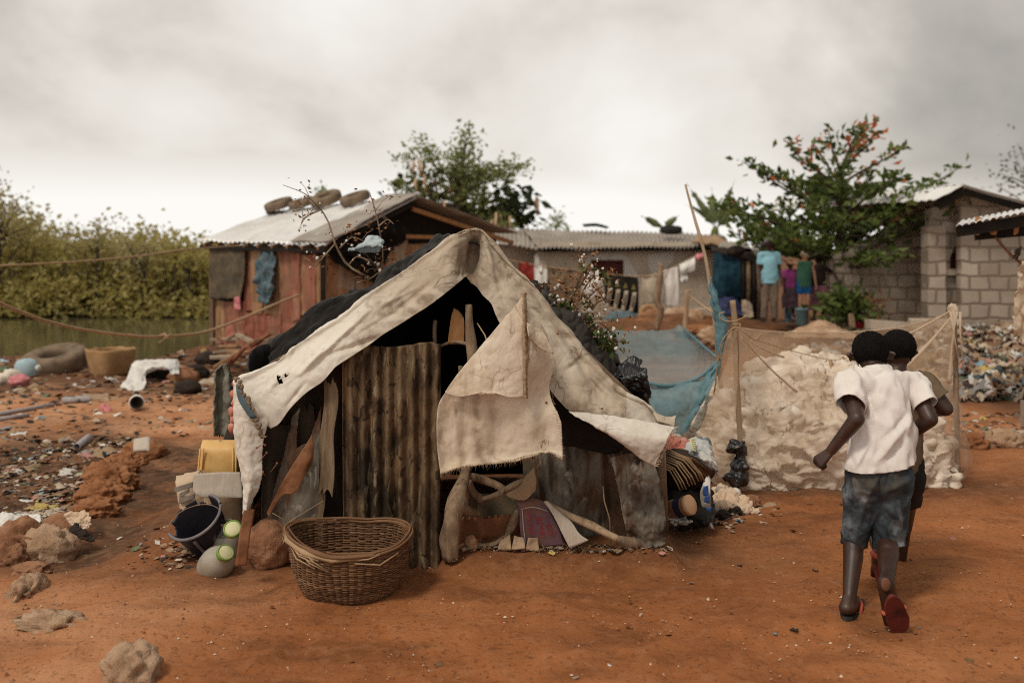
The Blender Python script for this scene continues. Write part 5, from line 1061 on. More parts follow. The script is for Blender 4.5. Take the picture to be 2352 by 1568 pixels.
# the heap, a mound of crumpled bags
def heap_top(x, y):
    """height of the heap at ground position (local pen frame)"""
    u = (x - HX) / HW; v = (y - HY) / HD
    r = (abs(u) ** 3.4 + abs(v) ** 2.6)
    if r >= 1: return 0
    return (1 - r) ** .38
HX, HY = 2.29, 7.78; HW = .97; HD = .90
def hz_(x): return .60 + .16 * sst(HX - .8, HX + .1, x) - .18 * sst(HX + .4, HX + 1.0, x)
nu, nv = 380, 170; g = np.zeros((nv, nu, 3))
for i in range(nv):
    e = i / (nv - 1); R_ = (1 - e) ** .25 if e < 1 else 0
    for j in range(nu):
        ph = math.pi * 2 * j / (nu - 1); cx = math.cos(ph); cy = math.sin(ph); rad = 1 / (abs(cx) ** 4 + abs(cy) ** 4) ** (1 / 4); bl = 1 + .06 * math.sin(e * 3.1)
        X = HX + HW * cx * rad * R_ * bl; Y = HY + HD * cy * rad * R_ * bl; g[i, j] = (X, Y, e ** .95 * hz_(X) + gz(X, Y) - .01)
g = wrinkle(g, .075, 3.0, 2, False, 2); g = wrinkle(g, .085, 3.6, 5, True, 2)
def warp(g, amp, sc, seed):
    du = np.gradient(g, axis=1); dv = np.gradient(g, axis=0); nn = np.cross(du, dv); nn /= np.linalg.norm(nn, axis=2, keepdims=True) + 1e-9; out = g.copy()
    for i in range(g.shape[0]):
        for j in range(g.shape[1]):
            p = Vector(g[i, j]) * sc; q = p + Vector((n3(p.x * .7, p.y * .7, p.z * .7 + seed), n3(p.x * .7 + 9, p.y * .7, p.z * .7), n3(p.x * .7, p.y * .7 + 7, p.z * .7))) * 1.1
            f = abs(mn.noise(q)) + .5 * abs(mn.noise(q * 2.1)); out[i, j] -= nn[i, j] * amp * (.5 - f * 1.5)
    return out
g = warp(g, .095, 3.9, 3); g = warp(g, .030, 8.5, 8)
mb = MB(); mb.v = [Vector(p) for p in g.reshape(-1, 3)]; mb.f = grid_faces(nv, nu); mb.m = [0] * len(mb.f)
ob('plastic_bag_heap', mb, M['bags'], label='heap of crumpled whitish plastic bags inside the cream net pen', cat='bag heap', kind='stuff')
# net: back screen
top = [(1690,752,6.9),(1760,760,7.8),(1850,764,8.7),(1960,762,8.9),(2060,752,8.6),(2150,730,7.9),(2186,712,7.4)]
bot = [(1640,880,6.95),(1740,900,8.0),(1850,905,8.8),(1960,905,9.0),(2060,900,8.8),(2150,930,8.2),(2206,960,7.6)]
rows = [[P(*a) for a in top], [P(*a).lerp(P(*b), .5) + Vector((0, .05, 0)) for a, b in zip(top, bot)], [P(*b) for b in bot]]
sheet('net_back', rows, M['creamnet'], PEN, 90, 30, 0, [(.04, 1.8), (.008, 9)], seed=3)
mb = MB(); q = cr_([tuple(P(*a)) for a in top], 40); mb.tube([Vector(p) for p in q], .006, 6); ob('hem', mb, M['creamnetfold'], PEN)
# net: front bulging over the heap
fr = [[(1686,756,6.80),(1668,830,6.85),(1628,930,6.9),(1600,1010,6.95),(1592,1060,7.0),(1640,1112,6.9)],
      [(1690,752,6.78),(1694,830,6.78),(1690,930,6.75),(1684,1010,6.72),(1690,1070,6.7),(1716,1126,6.78)],
      [(1780,852,7.3),(1776,880,7.15),(1776,930,6.95),(1780,1000,6.75),(1790,1070,6.65),(1800,1132,6.75)],
      [(1900,842,7.5),(1900,880,7.25),(1910,940,6.98),(1910,1010,6.75),(1915,1075,6.65),(1920,1134,6.74)],
      [(2040,850,7.5),(2050,890,7.3),(2060,950,7.02),(2060,1010,6.8),(2070,1070,6.72),(2070,1126,6.8)],
      [(2170,830,7.4),(2172,890,7.3),(2176,950,7.2),(2190,1010,7.0),(2206,1060,6.95),(2190,1114,6.95)],
      [(2188,712,7.30),(2196,800,7.36),(2206,900,7.4),(2216,1000,7.35),(2234,1062,7.3),(2226,1102,7.25)]]
rows = [[P(*fr[j][i]) for j in range(7)] for i in range(6)]
M['creamnetfront'] = mat('cream_net_front', [(.62,.46,.33), (.74,.58,.43)], 5, rough=.95, bump=.2, bsc=60, alpha=.20, transl=.4)
rows2 = [[P(*fr[j][i]) for j in (0, 1)] for i in range(6)]
def lw(g): g = wrinkle(g, .05, 3, 2, False, 3); return wrinkle(g, .02, 8, 4, True, 3, axis=(1, 1, .5))
sheet('net_front', [r[1:] for r in rows], M['creamnetfront'], PEN, 110, 60, 0, post=lw)
sheet('net_side', rows2, M['creamnet'], PEN, 20, 50, 0, [(.015, 5)], seed=6)
rows = [[P(*a) for a in ((2188,712,7.3),(2200,800,7.36),(2210,900,7.4),(2222,1000,7.36),(2236,1070,7.3))], [P(*a) for a in ((2176,722,7.28),(2160,800,7.3),(2164,900,7.26),(2176,1000,7.1),(2196,1072,7.05))]]
sheet('net_side', rows, M['creamnetfront'], PEN, 50, 14, 0, [(.03, 5)], seed=16)
# taut folds running to the right pole and the knots
for a, b, r in (((2186,712,7.28), (2030,790,7.7), .012), ((2190,722,7.26), (2070,850,7.3), .016), ((2192,725,7.25), (2180,880,7.3), .012), ((1696,765,6.75), (1800,820,7.2), .006), ((1700,770,6.75), (1830,900,7.1), .007)):
    mb = MB(); A, B = P(*a), P(*b); mb.tube([A.lerp(B, t) + Vector((0, 0, -.02 * math.sin(t * 3.14))) for t in np.linspace(0, 1, 12)], [r * (.35 + t) for t in np.linspace(0, 1, 12)], 7, rough=.4); ob('taut_fold', mb, M['creamnetfold'], PEN)
mb = MB(); mb.blob(P(2190, 712, 7.3), (.035, .035, .045), .5, 1.6, 2, 3); ob('knot', mb, M['creamnetfold'], PEN)
rg = random.Random(6)
for k in range(4):
    mb = MB(); x = 2184 + k * 7; mb.tube([P(x, 716, 7.26), P(x + rg.uniform(-8, 10), 760, 7.24), P(x + rg.uniform(-10, 14), 800 + 20 * k, 7.26)], [.012, .006, .002], 6, rough=.3); ob('net_tail', mb, M['creamnetfold'], PEN)
for pts, r in (([(1640,905,6.9),(1654,800,6.8),(1672,765,6.76),(1690,752,6.74),(1712,764,6.74),(1735,780,6.74),(1750,766,6.72)], .0055), ([(1735,780,6.74),(1800,800,7.1),(1907,826,7.55),(2000,828,7.9)], .003), ([(1664,716,6.76),(1652,722,6.76),(1660,735,6.76),(1684,738,6.76),(1706,730,6.74),(1716,724,6.74)], .0045), ([(1684,745,6.76),(1700,745,6.74),(1694,758,6.74),(1680,755,6.76)], .005)):
    mb = MB(); mb.tube([Vector(p) for p in cr_([tuple(P(*p)) for p in pts], 40)], r, 6, rough=.3); ob('tie_cord', mb, M['twine'], PEN)
# black tied bag at the foot of the pole
BB = thing('tied_bag', 'black plastic bag tied round the left pole of the net pen', 'plastic bag', G(1690, 1116))
rows = [[P(x, y, d) for x, y, d in r] for r in ([(1672,1020,6.70),(1690,1010,6.66),(1712,1012,6.66),(1714,1024,6.72)], [(1664,1036,6.72),(1686,1030,6.60),(1712,1034,6.62),(1716,1050,6.72)], [(1688,1050,6.68),(1696,1046,6.62),(1710,1048,6.62),(1714,1056,6.70)], [(1672,1082,6.70),(1690,1080,6.58),(1712,1082,6.60),(1720,1092,6.72)], [(1656,1098,6.74),(1686,1104,6.56),(1712,1106,6.58),(1722,1108,6.72)], [(1672,1112,6.74),(1688,1120,6.66),(1706,1122,6.66),(1716,1116,6.74)])]
sheet('bag_film', rows, M['bagblack'], BB, 36, 60, .006, [(.03, 8), (.012, 18)], seed=4)
# ---------------------------------------------------------------- blue net canopy
BN = thing('blue_net', 'blue mosquito net slung like a basin between bamboo pole and shelter', 'net', G(1560, 985))
rim = [(1392,800,7.9),(1420,836,7.7),(1460,868,7.55),(1510,884,7.5),(1560,882,7.5),(1610,864,7.55),(1652,826,7.6)]
topb = [(1372,748,10.2),(1404,754,10.3),(1440,756,10.4),(1490,756,10.5),(1540,754,10.5),(1572,752,10.4),(1652,826,7.7)]
midb = [(1380,800,9.4),(1412,826,9.4),(1450,830,9.5),(1500,830,9.6),(1550,834,9.5),(1596,826,9.2),(1653,828,7.66)]
rows = [[P(*a) for a in topb], [P(*a) for a in midb], [P(x, y + 6, d + .9) for x, y, d in rim[:-1]] + [P(1653, 830, 7.64)]]
sheet('net_back', rows, M['bluenet'], BN, 90, 40, 0, [(.03, 2.5), (.008, 9)], seed=3, drop=lambda v, u: False)
low = [(1410,905,7.6),(1450,950,7.4),(1490,985,7.3),(1520,1000,7.3),(1550,996,7.3),(1585,985,7.35),(1640,860,7.5)]
rows = [[P(*a) for a in rim], [P(*a).lerp(P(*b), .5) + Vector((0, -.06, 0)) for a, b in zip(rim, low)], [P(*b) for b in low]]
sheet('net_front', rows, M['bluenetdense'], BN, 90, 40, 0, [(.05, 3), (.012, 9)], seed=8, axis=(1, 1, .4))
mb = MB(); mb.tube([Vector(p) for p in cr_([tuple(P(*a)) for a in rim], 40)], .014, 7, rough=.3); ob('hem', mb, M['bluenetdense'], BN)
rows = [[P(*a) for a in ((1620,860,7.55),(1655,820,7.55),(1662,800,7.56))], [P(*a) for a in ((1590,930,7.4),(1626,900,7.42),(1640,880,7.44))], [P(*a) for a in ((1562,990,7.3),(1580,975,7.32),(1598,950,7.36))]]
sheet('net_fold', rows, M['bluenetdense'], BN, 24, 30, 0, [(.03, 5)], seed=2)
mb = MB(); mb.tube([P(1567, 752, 10.4), P(1652, 826, 7.66)], [.006, .012], 6); ob('taut_edge', mb, M['bluenetdense'], BN)
# twisted strip up the bamboo pole
rows = [[P(*a) for a in r] for r in ([(1629,636,7.55),(1632,636,7.5),(1635,640,7.55)], [(1632,690,7.55),(1642,690,7.46),(1652,700,7.5)], [(1640,740,7.5),(1660,735,7.42),(1674,740,7.45)], [(1646,790,7.5),(1662,785,7.42),(1672,770,7.45)], [(1650,830,7.5),(1656,815,7.44),(1664,800,7.46)])]
sheet('net_strip', rows, M['bluenetdense'], BN, 16, 60, .004, [(.02, 7)], seed=5)
pole('bamboo_pole', [(1574,424,7.9),(1592,490,7.85),(1608,545,7.8),(1622,600,7.75),(1634,680,7.7),(1648,800,7.65),(1668,1010,7.6)], [.008,.011,.013,.014,.015,.017,.02], parent=None, seed=4, rough=.15, label='thin leaning bamboo pole holding the blue net', cat='pole')
# thin poles behind
pole('pole', [(1519,604,15.5),(1516,640,15.5),(1510,690,15.5),(1518,715,15.5),(1506,760,15.5)], [.045,.05,.05,.055,.05], 'stick', None, 4, rough=.25, label='crooked dark pole standing before the washing line', cat='pole')
pole('pole', [(1579,666,13.5),(1577,700,13.5),(1572,762,13.5)], [.03,.032,.035], 'palestick', None, 5, label='short pale pole with twine at its top behind the blue net', cat='pole')
mb = MB(); mb.tube([P(1580, 676, 13.45), P(1612, 700, 11), P(1644, 722, 7.8)], .012, 5); ob('guy_cord', mb, M['twine'], label='thin cord from short pale pole to bamboo pole', cat='cord')
# ---------------------------------------------------------------- people
def hand(mb, wrist, d, palm_n, sc=1.0, curl=.9):
    """palm plus five bent fingers; d = pointing direction, palm_n = direction the palm faces"""
    d = Vector(d).normalized(); nrm = Vector(palm_n); nrm = (nrm - d * nrm.dot(d)).normalized(); s = d.cross(nrm)
    L = .085 * sc; w_ = Vector(wrist)
    for k, off_ in enumerate((-.028, -.010, .010, .027)):
        capsule(mb, w_ + d * .012 * sc + s * off_ * .5 * sc, .015 * sc, w_ + d * L * .9 + s * off_ * sc, .0125 * sc, 10)
    for k, (off_, ln) in enumerate(((-.029, .85), (-.010, 1.0), (.010, .95), (.028, .75))):
        p = w_ + d * L * .95 + s * off_ * sc; a = curl * (.8 + .15 * k)
        for seg, l in enumerate((.036, .026, .020)):
            dd = (d * math.cos(a * (seg + 1)) + nrm * math.sin(a * (seg + 1))); q = p + dd * l * ln * sc
            capsule(mb, p, (.0095 - .001 * seg) * sc, q, (.0088 - .001 * seg) * sc, 8); p = q
    p = w_ + d * .03 * sc - s * .024 * sc + nrm * .008 * sc
    for seg, l in enumerate((.034, .028)):
        dd = (d * .75 - s * (.6 - .5 * seg) + nrm * (.45 + .4 * seg)).normalized(); q = p + dd * l * sc; capsule(mb, p, (.0115 - .0015 * seg) * sc, q, .0095 * sc, 8); p = q
def foot(mb, ankle, heel, toe, sc=1.0, side=Vector((1, 0, 0))):
    a, h, t = Vector(ankle), Vector(heel), Vector(toe); d = (t - h).normalized()
    capsule(mb, a, .030 * sc, h, .031 * sc, 12); capsule(mb, h, .031 * sc, h.lerp(t, .68), .034 * sc, 12, 1.15, side); capsule(mb, a, .030 * sc, h.lerp(t, .62), .026 * sc, 12)
    sd = (side - d * side.dot(d)).normalized()
    for k in range(5): capsule(mb, h.lerp(t, .66) + sd * (k - 2) * .016 * sc, .013 * sc, t + sd * (k - 2) * .017 * sc - d * abs(k - 1) * .009 * sc, (.0105 if k != 1 else .0115) * sc, 8)
def head(mb, c, up, fwd, r=.078, ears=True):
    c, up, fwd = Vector(c), Vector(up).normalized(), Vector(fwd); fwd = (fwd - up * fwd.dot(up)).normalized(); s = fwd.cross(up)
    capsule(mb, c + up * r * .28 - fwd * r * .16, r * .98, c + up * r * .22 + fwd * r * .16, r * .93, 20)
    capsule(mb, c - up * r * .25 - fwd * r * .05, r * .82, c - up * r * .72 + fwd * r * .34, r * .52, 18)
    capsule(mb, c - up * r * .05 + fwd * r * .92, r * .11, c - up * r * .34 + fwd * r * 1.06, r * .16, 8)
    capsule(mb, c - up * r * .66 + fwd * r * .80 - s * r * .2, r * .12, c - up * r * .66 + fwd * r * .80 + s * r * .2, r * .12, 8)
    for q in (-1, 1):
        capsule(mb, c + up * r * .12 + fwd * r * .86 + s * q * r * .34, r * .12, c + up * r * .12 + fwd * r * .86 + s * q * r * .30, r * .12, 8)
        if ears: capsule(mb, c + s * q * r * .93 + up * r * .10 - fwd * r * .05, r * .13, c + s * q * r * .92 - up * r * .30, r * .11, 8); capsule(mb, c + s * q * r * .86 + up * r * .1, r * .12, c + s * q * r * 1.24 - fwd * r * .22 - up * r * .05, r * .13, 8); capsule(mb, c + s * q * r * 1.2 - fwd * r * .2, r * .12, c + s * q * r * 1.1 - up * r * .34, r * .10, 8)
    return s
def hair_cap(name, c, up, fwd, r, parent, line=.02, m='hair', grow=1.06):
    c, up, fwd = Vector(c), Vector(up).normalized(), Vector(fwd); fwd = (fwd - up * fwd.dot(up)).normalized()
    mb = MB(); capsule(mb, c + up * r * .28 - fwd * r * .16, r * .98 * grow, c + up * r * .22 + fwd * r * .13, r * .93 * grow, 26); capsule(mb, c - up * r * .25 - fwd * r * .10, r * .84 * grow, c - up * r * .45 - fwd * r * .12, r * .74 * grow, 22)
    cf = fuse(mb, r * .10, 5)
    cf = cut(cf, [(c - up * r * .62 - fwd * r * .2, -up - fwd * .35, None), (c + fwd * r * .52 + up * r * .25, fwd * 1 - up * .55, None)])
    o = ob(name, cf, M[m], parent)
    if r > .07 and len(cf[0]):                          # cropped curls standing off the scalp
        rg = np.random.default_rng(3); k = rg.integers(0, len(cf[0]), 3600); pt = cf[0][k] + rg.normal(size=(3600, 3)) * .0008; d = pt - np.array(c); d /= np.linalg.norm(d, axis=1, keepdims=True)
        leafmesh('curls', pt, M[m], parent, (.0022, .0042), .8, 5, 0, .2, d * .9, kind='stuff')
    return o
def clothwrap(name, mb, voxel, planes, m, parent, wr=(), it=8, thick=.004, seed=0, label=None, extra=(), folds=()):
    co, fs = fuse(mb, voxel, it); co, fs = cut((co, fs), planes)
    for mb2, pl2 in extra:                              # sleeves: fused and hemmed apart, then part of the same garment
        c2, f2 = fuse(mb2, voxel, it); c2, f2 = cut((c2, f2), pl2); n0 = len(co); co = np.concatenate([co, c2]); fs = fs + [tuple(i + n0 for i in f) for f in f2]
    if wr:
        me = bpy.data.meshes.new('t'); me.from_pydata(co.tolist(), [], fs); me.update(); nn = np.zeros(len(me.vertices) * 3); me.vertices.foreach_get('normal', nn); nn = nn.reshape(-1, 3); bpy.data.meshes.remove(me)
        for amp, sc, ax in wr:
            for i, p in enumerate(co):
                f = fbm(Vector((p[0] * sc * ax[0] + seed, p[1] * sc * ax[1], p[2] * sc * ax[2])), 3); co[i] = p + nn[i] * amp * (.4 - 1.5 * abs(f))
    if folds:                                           # long tension folds running over the back
        px = co[:, 0] / co[:, 1] * F + 1176; py = HZ - (co[:, 2] - H) / co[:, 1] * F; back = co[:, 1] < np.median(co[:, 1]) + .02
        for x0, y0, x1, y1, w_, am in folds:
            L2 = (x1 - x0) ** 2 + (y1 - y0) ** 2; t = np.clip(((px - x0) * (x1 - x0) + (py - y0) * (y1 - y0)) / L2, 0, 1); dd = np.hypot(px - x0 - t * (x1 - x0), py - y0 - t * (y1 - y0))
            co[:, 1] += am * np.exp(-(dd / w_) ** 2) * np.sin(np.clip(t, .05, .95) * 3.14) ** .6 * back
    o = ob(name, (co, fs), m, parent, label=label); s = o.modifiers.new('t', 'SOLIDIFY'); s.thickness = thick; s.offset = 0
    return o
# ---- boy in the white shirt
def boy_white():
    J = {k: P(*v) for k, v in dict(head=(2000,812,4.72), neck=(2003,852,4.62), lsh=(1950,884,4.58), rsh=(2098,884,4.62), chest=(2024,900,4.60), mid=(2020,990,4.56), hip=(2017,1085,4.52),
        lel=(1968,962,4.42), lwr=(1909,1034,4.50), rel=(2136,962,4.50), rwr=(2090,1000,4.72), lhip=(1985,1095,4.52), rhip=(2052,1095,4.52), lkn=(1960,1240,4.60), lan=(1951,1370,4.45), rkn=(2040,1240,4.56), ran=(2038,1326,4.30)).items()}
    T = thing('person', 'boy running away in a white short-sleeved shirt, denim shorts and red flip-flops', 'person', (J['hip'].x, J['hip'].y, 0))
    mb = MB()
    head(mb, J['head'], (-.02, .12, 1), (.30, 1, -.12), .083)
    capsule(mb, J['head'] + Vector((0, -.02, -.05)), .045, J['neck'] + Vector((.01, 0, -.03)), .048)
    capsule(mb, J['lsh'] + Vector((.03, .01, -.01)), .042, J['rsh'] + Vector((-.03, .01, -.01)), .042); capsule(mb, J['chest'] + Vector((0, .02, 0)), .075, J['mid'] + Vector((0, .02, 0)), .075, 16, 1.2, (1, 0, 0)); capsule(mb, J['mid'] + Vector((0, .02, 0)), .075, J['hip'], .085, 16, 1.2, (1, 0, 0))
    capsule(mb, J['lsh'], .044, J['lel'], .036); capsule(mb, J['lel'], .037, J['lwr'], .0235); capsule(mb, J['rsh'], .042, J['rel'], .037); capsule(mb, J['rel'], .037, J['rwr'], .026)
    hand(mb, J['lwr'] + Vector((-.006, 0, -.008)), (-.62, .25, -.66), (.55, .55, -.5), .92, 1.15); hand(mb, J['rwr'], (-.75, .6, .1), (-.2, .2, -.8), .92, 1.0)
    capsule(mb, J['lhip'], .074, J['lkn'], .050); capsule(mb, J['lkn'], .048, J['lkn'].lerp(J['lan'], .3) + Vector((0, -.012, 0)), .045); capsule(mb, J['lkn'].lerp(J['lan'], .3) + Vector((0, -.012, 0)), .045, J['lan'], .030)
    capsule(mb, J['rhip'], .074, J['rkn'], .052); capsule(mb, J['rkn'], .050, J['rkn'].lerp(J['ran'], .35) + Vector((0, 0, .012)), .047); capsule(mb, J['rkn'].lerp(J['ran'], .35), .050, J['ran'], .030)
    hl = P(1944, 1396, 4.41); tl = P(1967, 1374, 4.61); foot(mb, J['lan'], hl, tl)
    hr = P(2034, 1338, 4.27); tr = P(2055, 1432, 4.32); foot(mb, J['ran'], hr, tr, 1.05)
    ob('body', fuse(mb, .0065, 4), M['skin'], T)
    hair_cap('hair', J['head'], (-.02, .12, 1), (.30, 1, -.12), .083, T)
    # right sole and flip-flops
    def flipflop(h, t, nrm, w_, m_sole, over=.02):
        d = (t - h).normalized(); nrm = Vector(nrm); nrm = (nrm - d * nrm.dot(d)).normalized(); s = d.cross(nrm); mb = MB(); top = []; bo = []
        a = h - d * .03; L = (t - h).length + .055; n = 36
        for k in range(n):
            th = 2 * math.pi * k / n; u = math.cos(th); v = math.sin(th); wv = w_ * (1 + .16 * (-u) * 1) * (1 - .12 * max(0, 1 - abs(u - .1) * 3)); q = a + d * (L / 2 - u * L / 2) + s * v * wv
            top.append(q); bo.append(q - nrm * .016)
        mb.add(top + bo, [tuple(range(n)), tuple(range(2 * n - 1, n - 1, -1))] + [(k, k + n, (k + 1) % n + n, (k + 1) % n) for k in range(n)])
        F_ = thing('flip_flop', None, None, (0, 0, 0)); F_.parent = T; F_.location = -T.location
        ob('sole', mb, M[m_sole], F_, smooth=False)
        for sg in (-1, 1):
            mb = MB(); A = h + d * L * .55; mb.tube([h + d * L * .30 + s * sg * w_ * .95 - nrm * .004, h + d * L * .42 + s * sg * w_ * .95 + nrm * .035, A + s * sg * .02 + nrm * .058, t - d * .045 + nrm * .022], [.008, .008, .007, .006], 6); ob('strap', mb, M['redstrap'], F_)
        return F_
    f1 = flipflop(hl + Vector((0, 0, -.034)), tl + Vector((0, 0, -.034)), (-.15, -.25, 1), .046, 'darkrubber')
    f2 = flipflop(hr + Vector((.006, -.055, -.05)), tr + Vector((.004, -.040, 0)), (.05, 1, .15), .048, 'redsole')
    mb = MB(); mb.blob(P(2035, 1342, 4.244), (.021, .006, .030), .1, 1, 2, 3); ob('heel_skin', mb, M['skinpalm'], T)
    # shorts
    mb = MB()
    capsule(mb, J['hip'] + Vector((-.05, 0, .04)), .080, J['hip'] + Vector((.054, 0, .04)), .080, 18); capsule(mb, J['hip'] + Vector((-.052, .0, -.02)), .090, J['hip'] + Vector((.056, -.01, -.03)), .090, 18)
    capsule(mb, J['lhip'], .088, J['lkn'] + Vector((.004, 0, .01)), .058, 18); capsule(mb, J['lkn'] + Vector((.004, 0, .01)), .058, J['lkn'] + Vector((.004, 0, -.10)), .055, 18)
    capsule(mb, J['rhip'] + Vector((.002, 0, 0)), .090, J['rkn'] + Vector((-.002, -.01, .01)), .068, 18); capsule(mb, J['rkn'] + Vector((-.002, -.01, .01)), .068, J['rkn'] + Vector((.0, -.05, -.12)), .072, 18)
    clothwrap('shorts', mb, .0095, [(J['hip'] + Vector((0, 0, .075)), (0, -.25, 1), None), (J['lkn'] + Vector((0, 0, -.022)), (-.1, 0, -1), .12), (J['rkn'] + Vector((0.0, 0, -.030)), (.12, -.25, -1), .125)], M['denim'], T, [(.016, 9, (1, 1, .55)), (.009, 19, (1, 1, .7))], seed=3, it=3, folds=[(1990,1130,1962,1230,6,-.018),(2020,1085,1985,1150,6,-.016),(2022,1080,2024,1150,4,.022),(2030,1130,2080,1105,6,-.02),(2026,1150,2070,1200,6,-.018),(2020,1190,2060,1235,5,-.016),(2080,1120,2070,1190,5,.014),(1945,1120,1955,1180,5,-.014),(1976,1180,1950,1240,5,.014)])
    mb = MB()
    for sx in (-.02, .045): mb.beam(J['hip'] + Vector((sx - .02, -.108, .085)), J['hip'] + Vector((sx - .02, -.112, .045)), .012, .006)
    # shirt: rings down the body, flaring to the hem
    mb = MB()
    capsule(mb, J['lsh'] + Vector((.022, 0, -.005)), .064, J['rsh'] + Vector((-.022, 0, -.005)), .064, 18); capsule(mb, J['neck'] + Vector((.015, .0, -.015)), .052, J['chest'] + Vector((.01, 0, -.02)), .085, 18, 1.25, (1, 0, 0))
    capsule(mb, J['chest'] + Vector((.02, 0, .0)), .098, J['mid'] + Vector((.018, 0, .03)), .100, 20, 1.24, (1, 0, 0)); capsule(mb, J['mid'] + Vector((.018, 0, .03)), .100, J['hip'] + Vector((.002, -.01, .03)), .108, 20, 1.46, (1, 0, 0)); capsule(mb, J['hip'] + Vector((.002, -.01, .03)), .108, J['hip'] + Vector((-.004, -.012, -.06)), .112, 20, 1.54, (1, 0, 0))
    sl = MB(); capsule(sl, J['lsh'] + Vector((.03, 0, .0)), .060, J['lsh'], .068, 18); capsule(sl, J['lsh'], .068, J['lel'] + Vector((-.012, 0, 0)), .064, 18); sr = MB(); capsule(sr, J['rsh'] + Vector((-.03, 0, 0)), .060, J['rsh'], .068, 18); capsule(sr, J['rsh'], .068, J['rel'] + Vector((.006, 0, 0)), .058, 18)
    l1 = J['lsh'].lerp(J['lel'], .60); r1 = J['rsh'].lerp(J['rel'], .62)
    clothwrap('shirt', mb, .0105, [(J['hip'] + Vector((0, 0, .045)), (.12, .18, -1), None), (J['neck'] + Vector((.01, .02, .012)), (0.0, .5, 1), .12)], M['whiteshirt'], T, [(.024, 4.2, (1.5, 1, .75)), (.010, 10, (1.2, 1, .6))], seed=11, it=6, folds=[(1975,885,2004,965,6,-.022),(1985,880,2016,975,5,.014),(2094,958,2010,1062,7,-.022),(2088,945,2030,1010,5,.014),(2098,985,2030,1068,5,.012),(2040,960,2060,1010,9,-.012),(2090,930,2084,1000,5,-.014),(1960,1075,1998,1010,6,-.016),(1945,1080,1975,1030,5,.012),(2010,990,2000,1050,6,-.012),(2060,1000,2050,1060,6,.010)], extra=[(sl, [(l1 + Vector((-.01, 0, -.004)), (J['lel'] - J['lsh']) + Vector((-.03, 0, 0)), None)]), (sr, [(r1 + Vector((.012, 0, 0)), (J['rel'] - J['rsh']) + Vector((.03, 0, 0)), None)])])
    rows = [[J['neck'] + Vector((.012 + .078 * math.cos(a), .016 + .072 * math.sin(a), -.006 + .012 * math.sin(a) + dz)) * 1 + Vector((dr * math.cos(a), dr * math.sin(a), 0)) for a in np.linspace(R(-200), R(20), 14)] for dz, dr in ((.020, -.006), (.030, .0), (.008, .012), (-.014, .020))]
    sheet('collar', rows, M['whiteshirt'], T, 40, 14, .003, [(.003, 14)], seed=3)
boy_white()
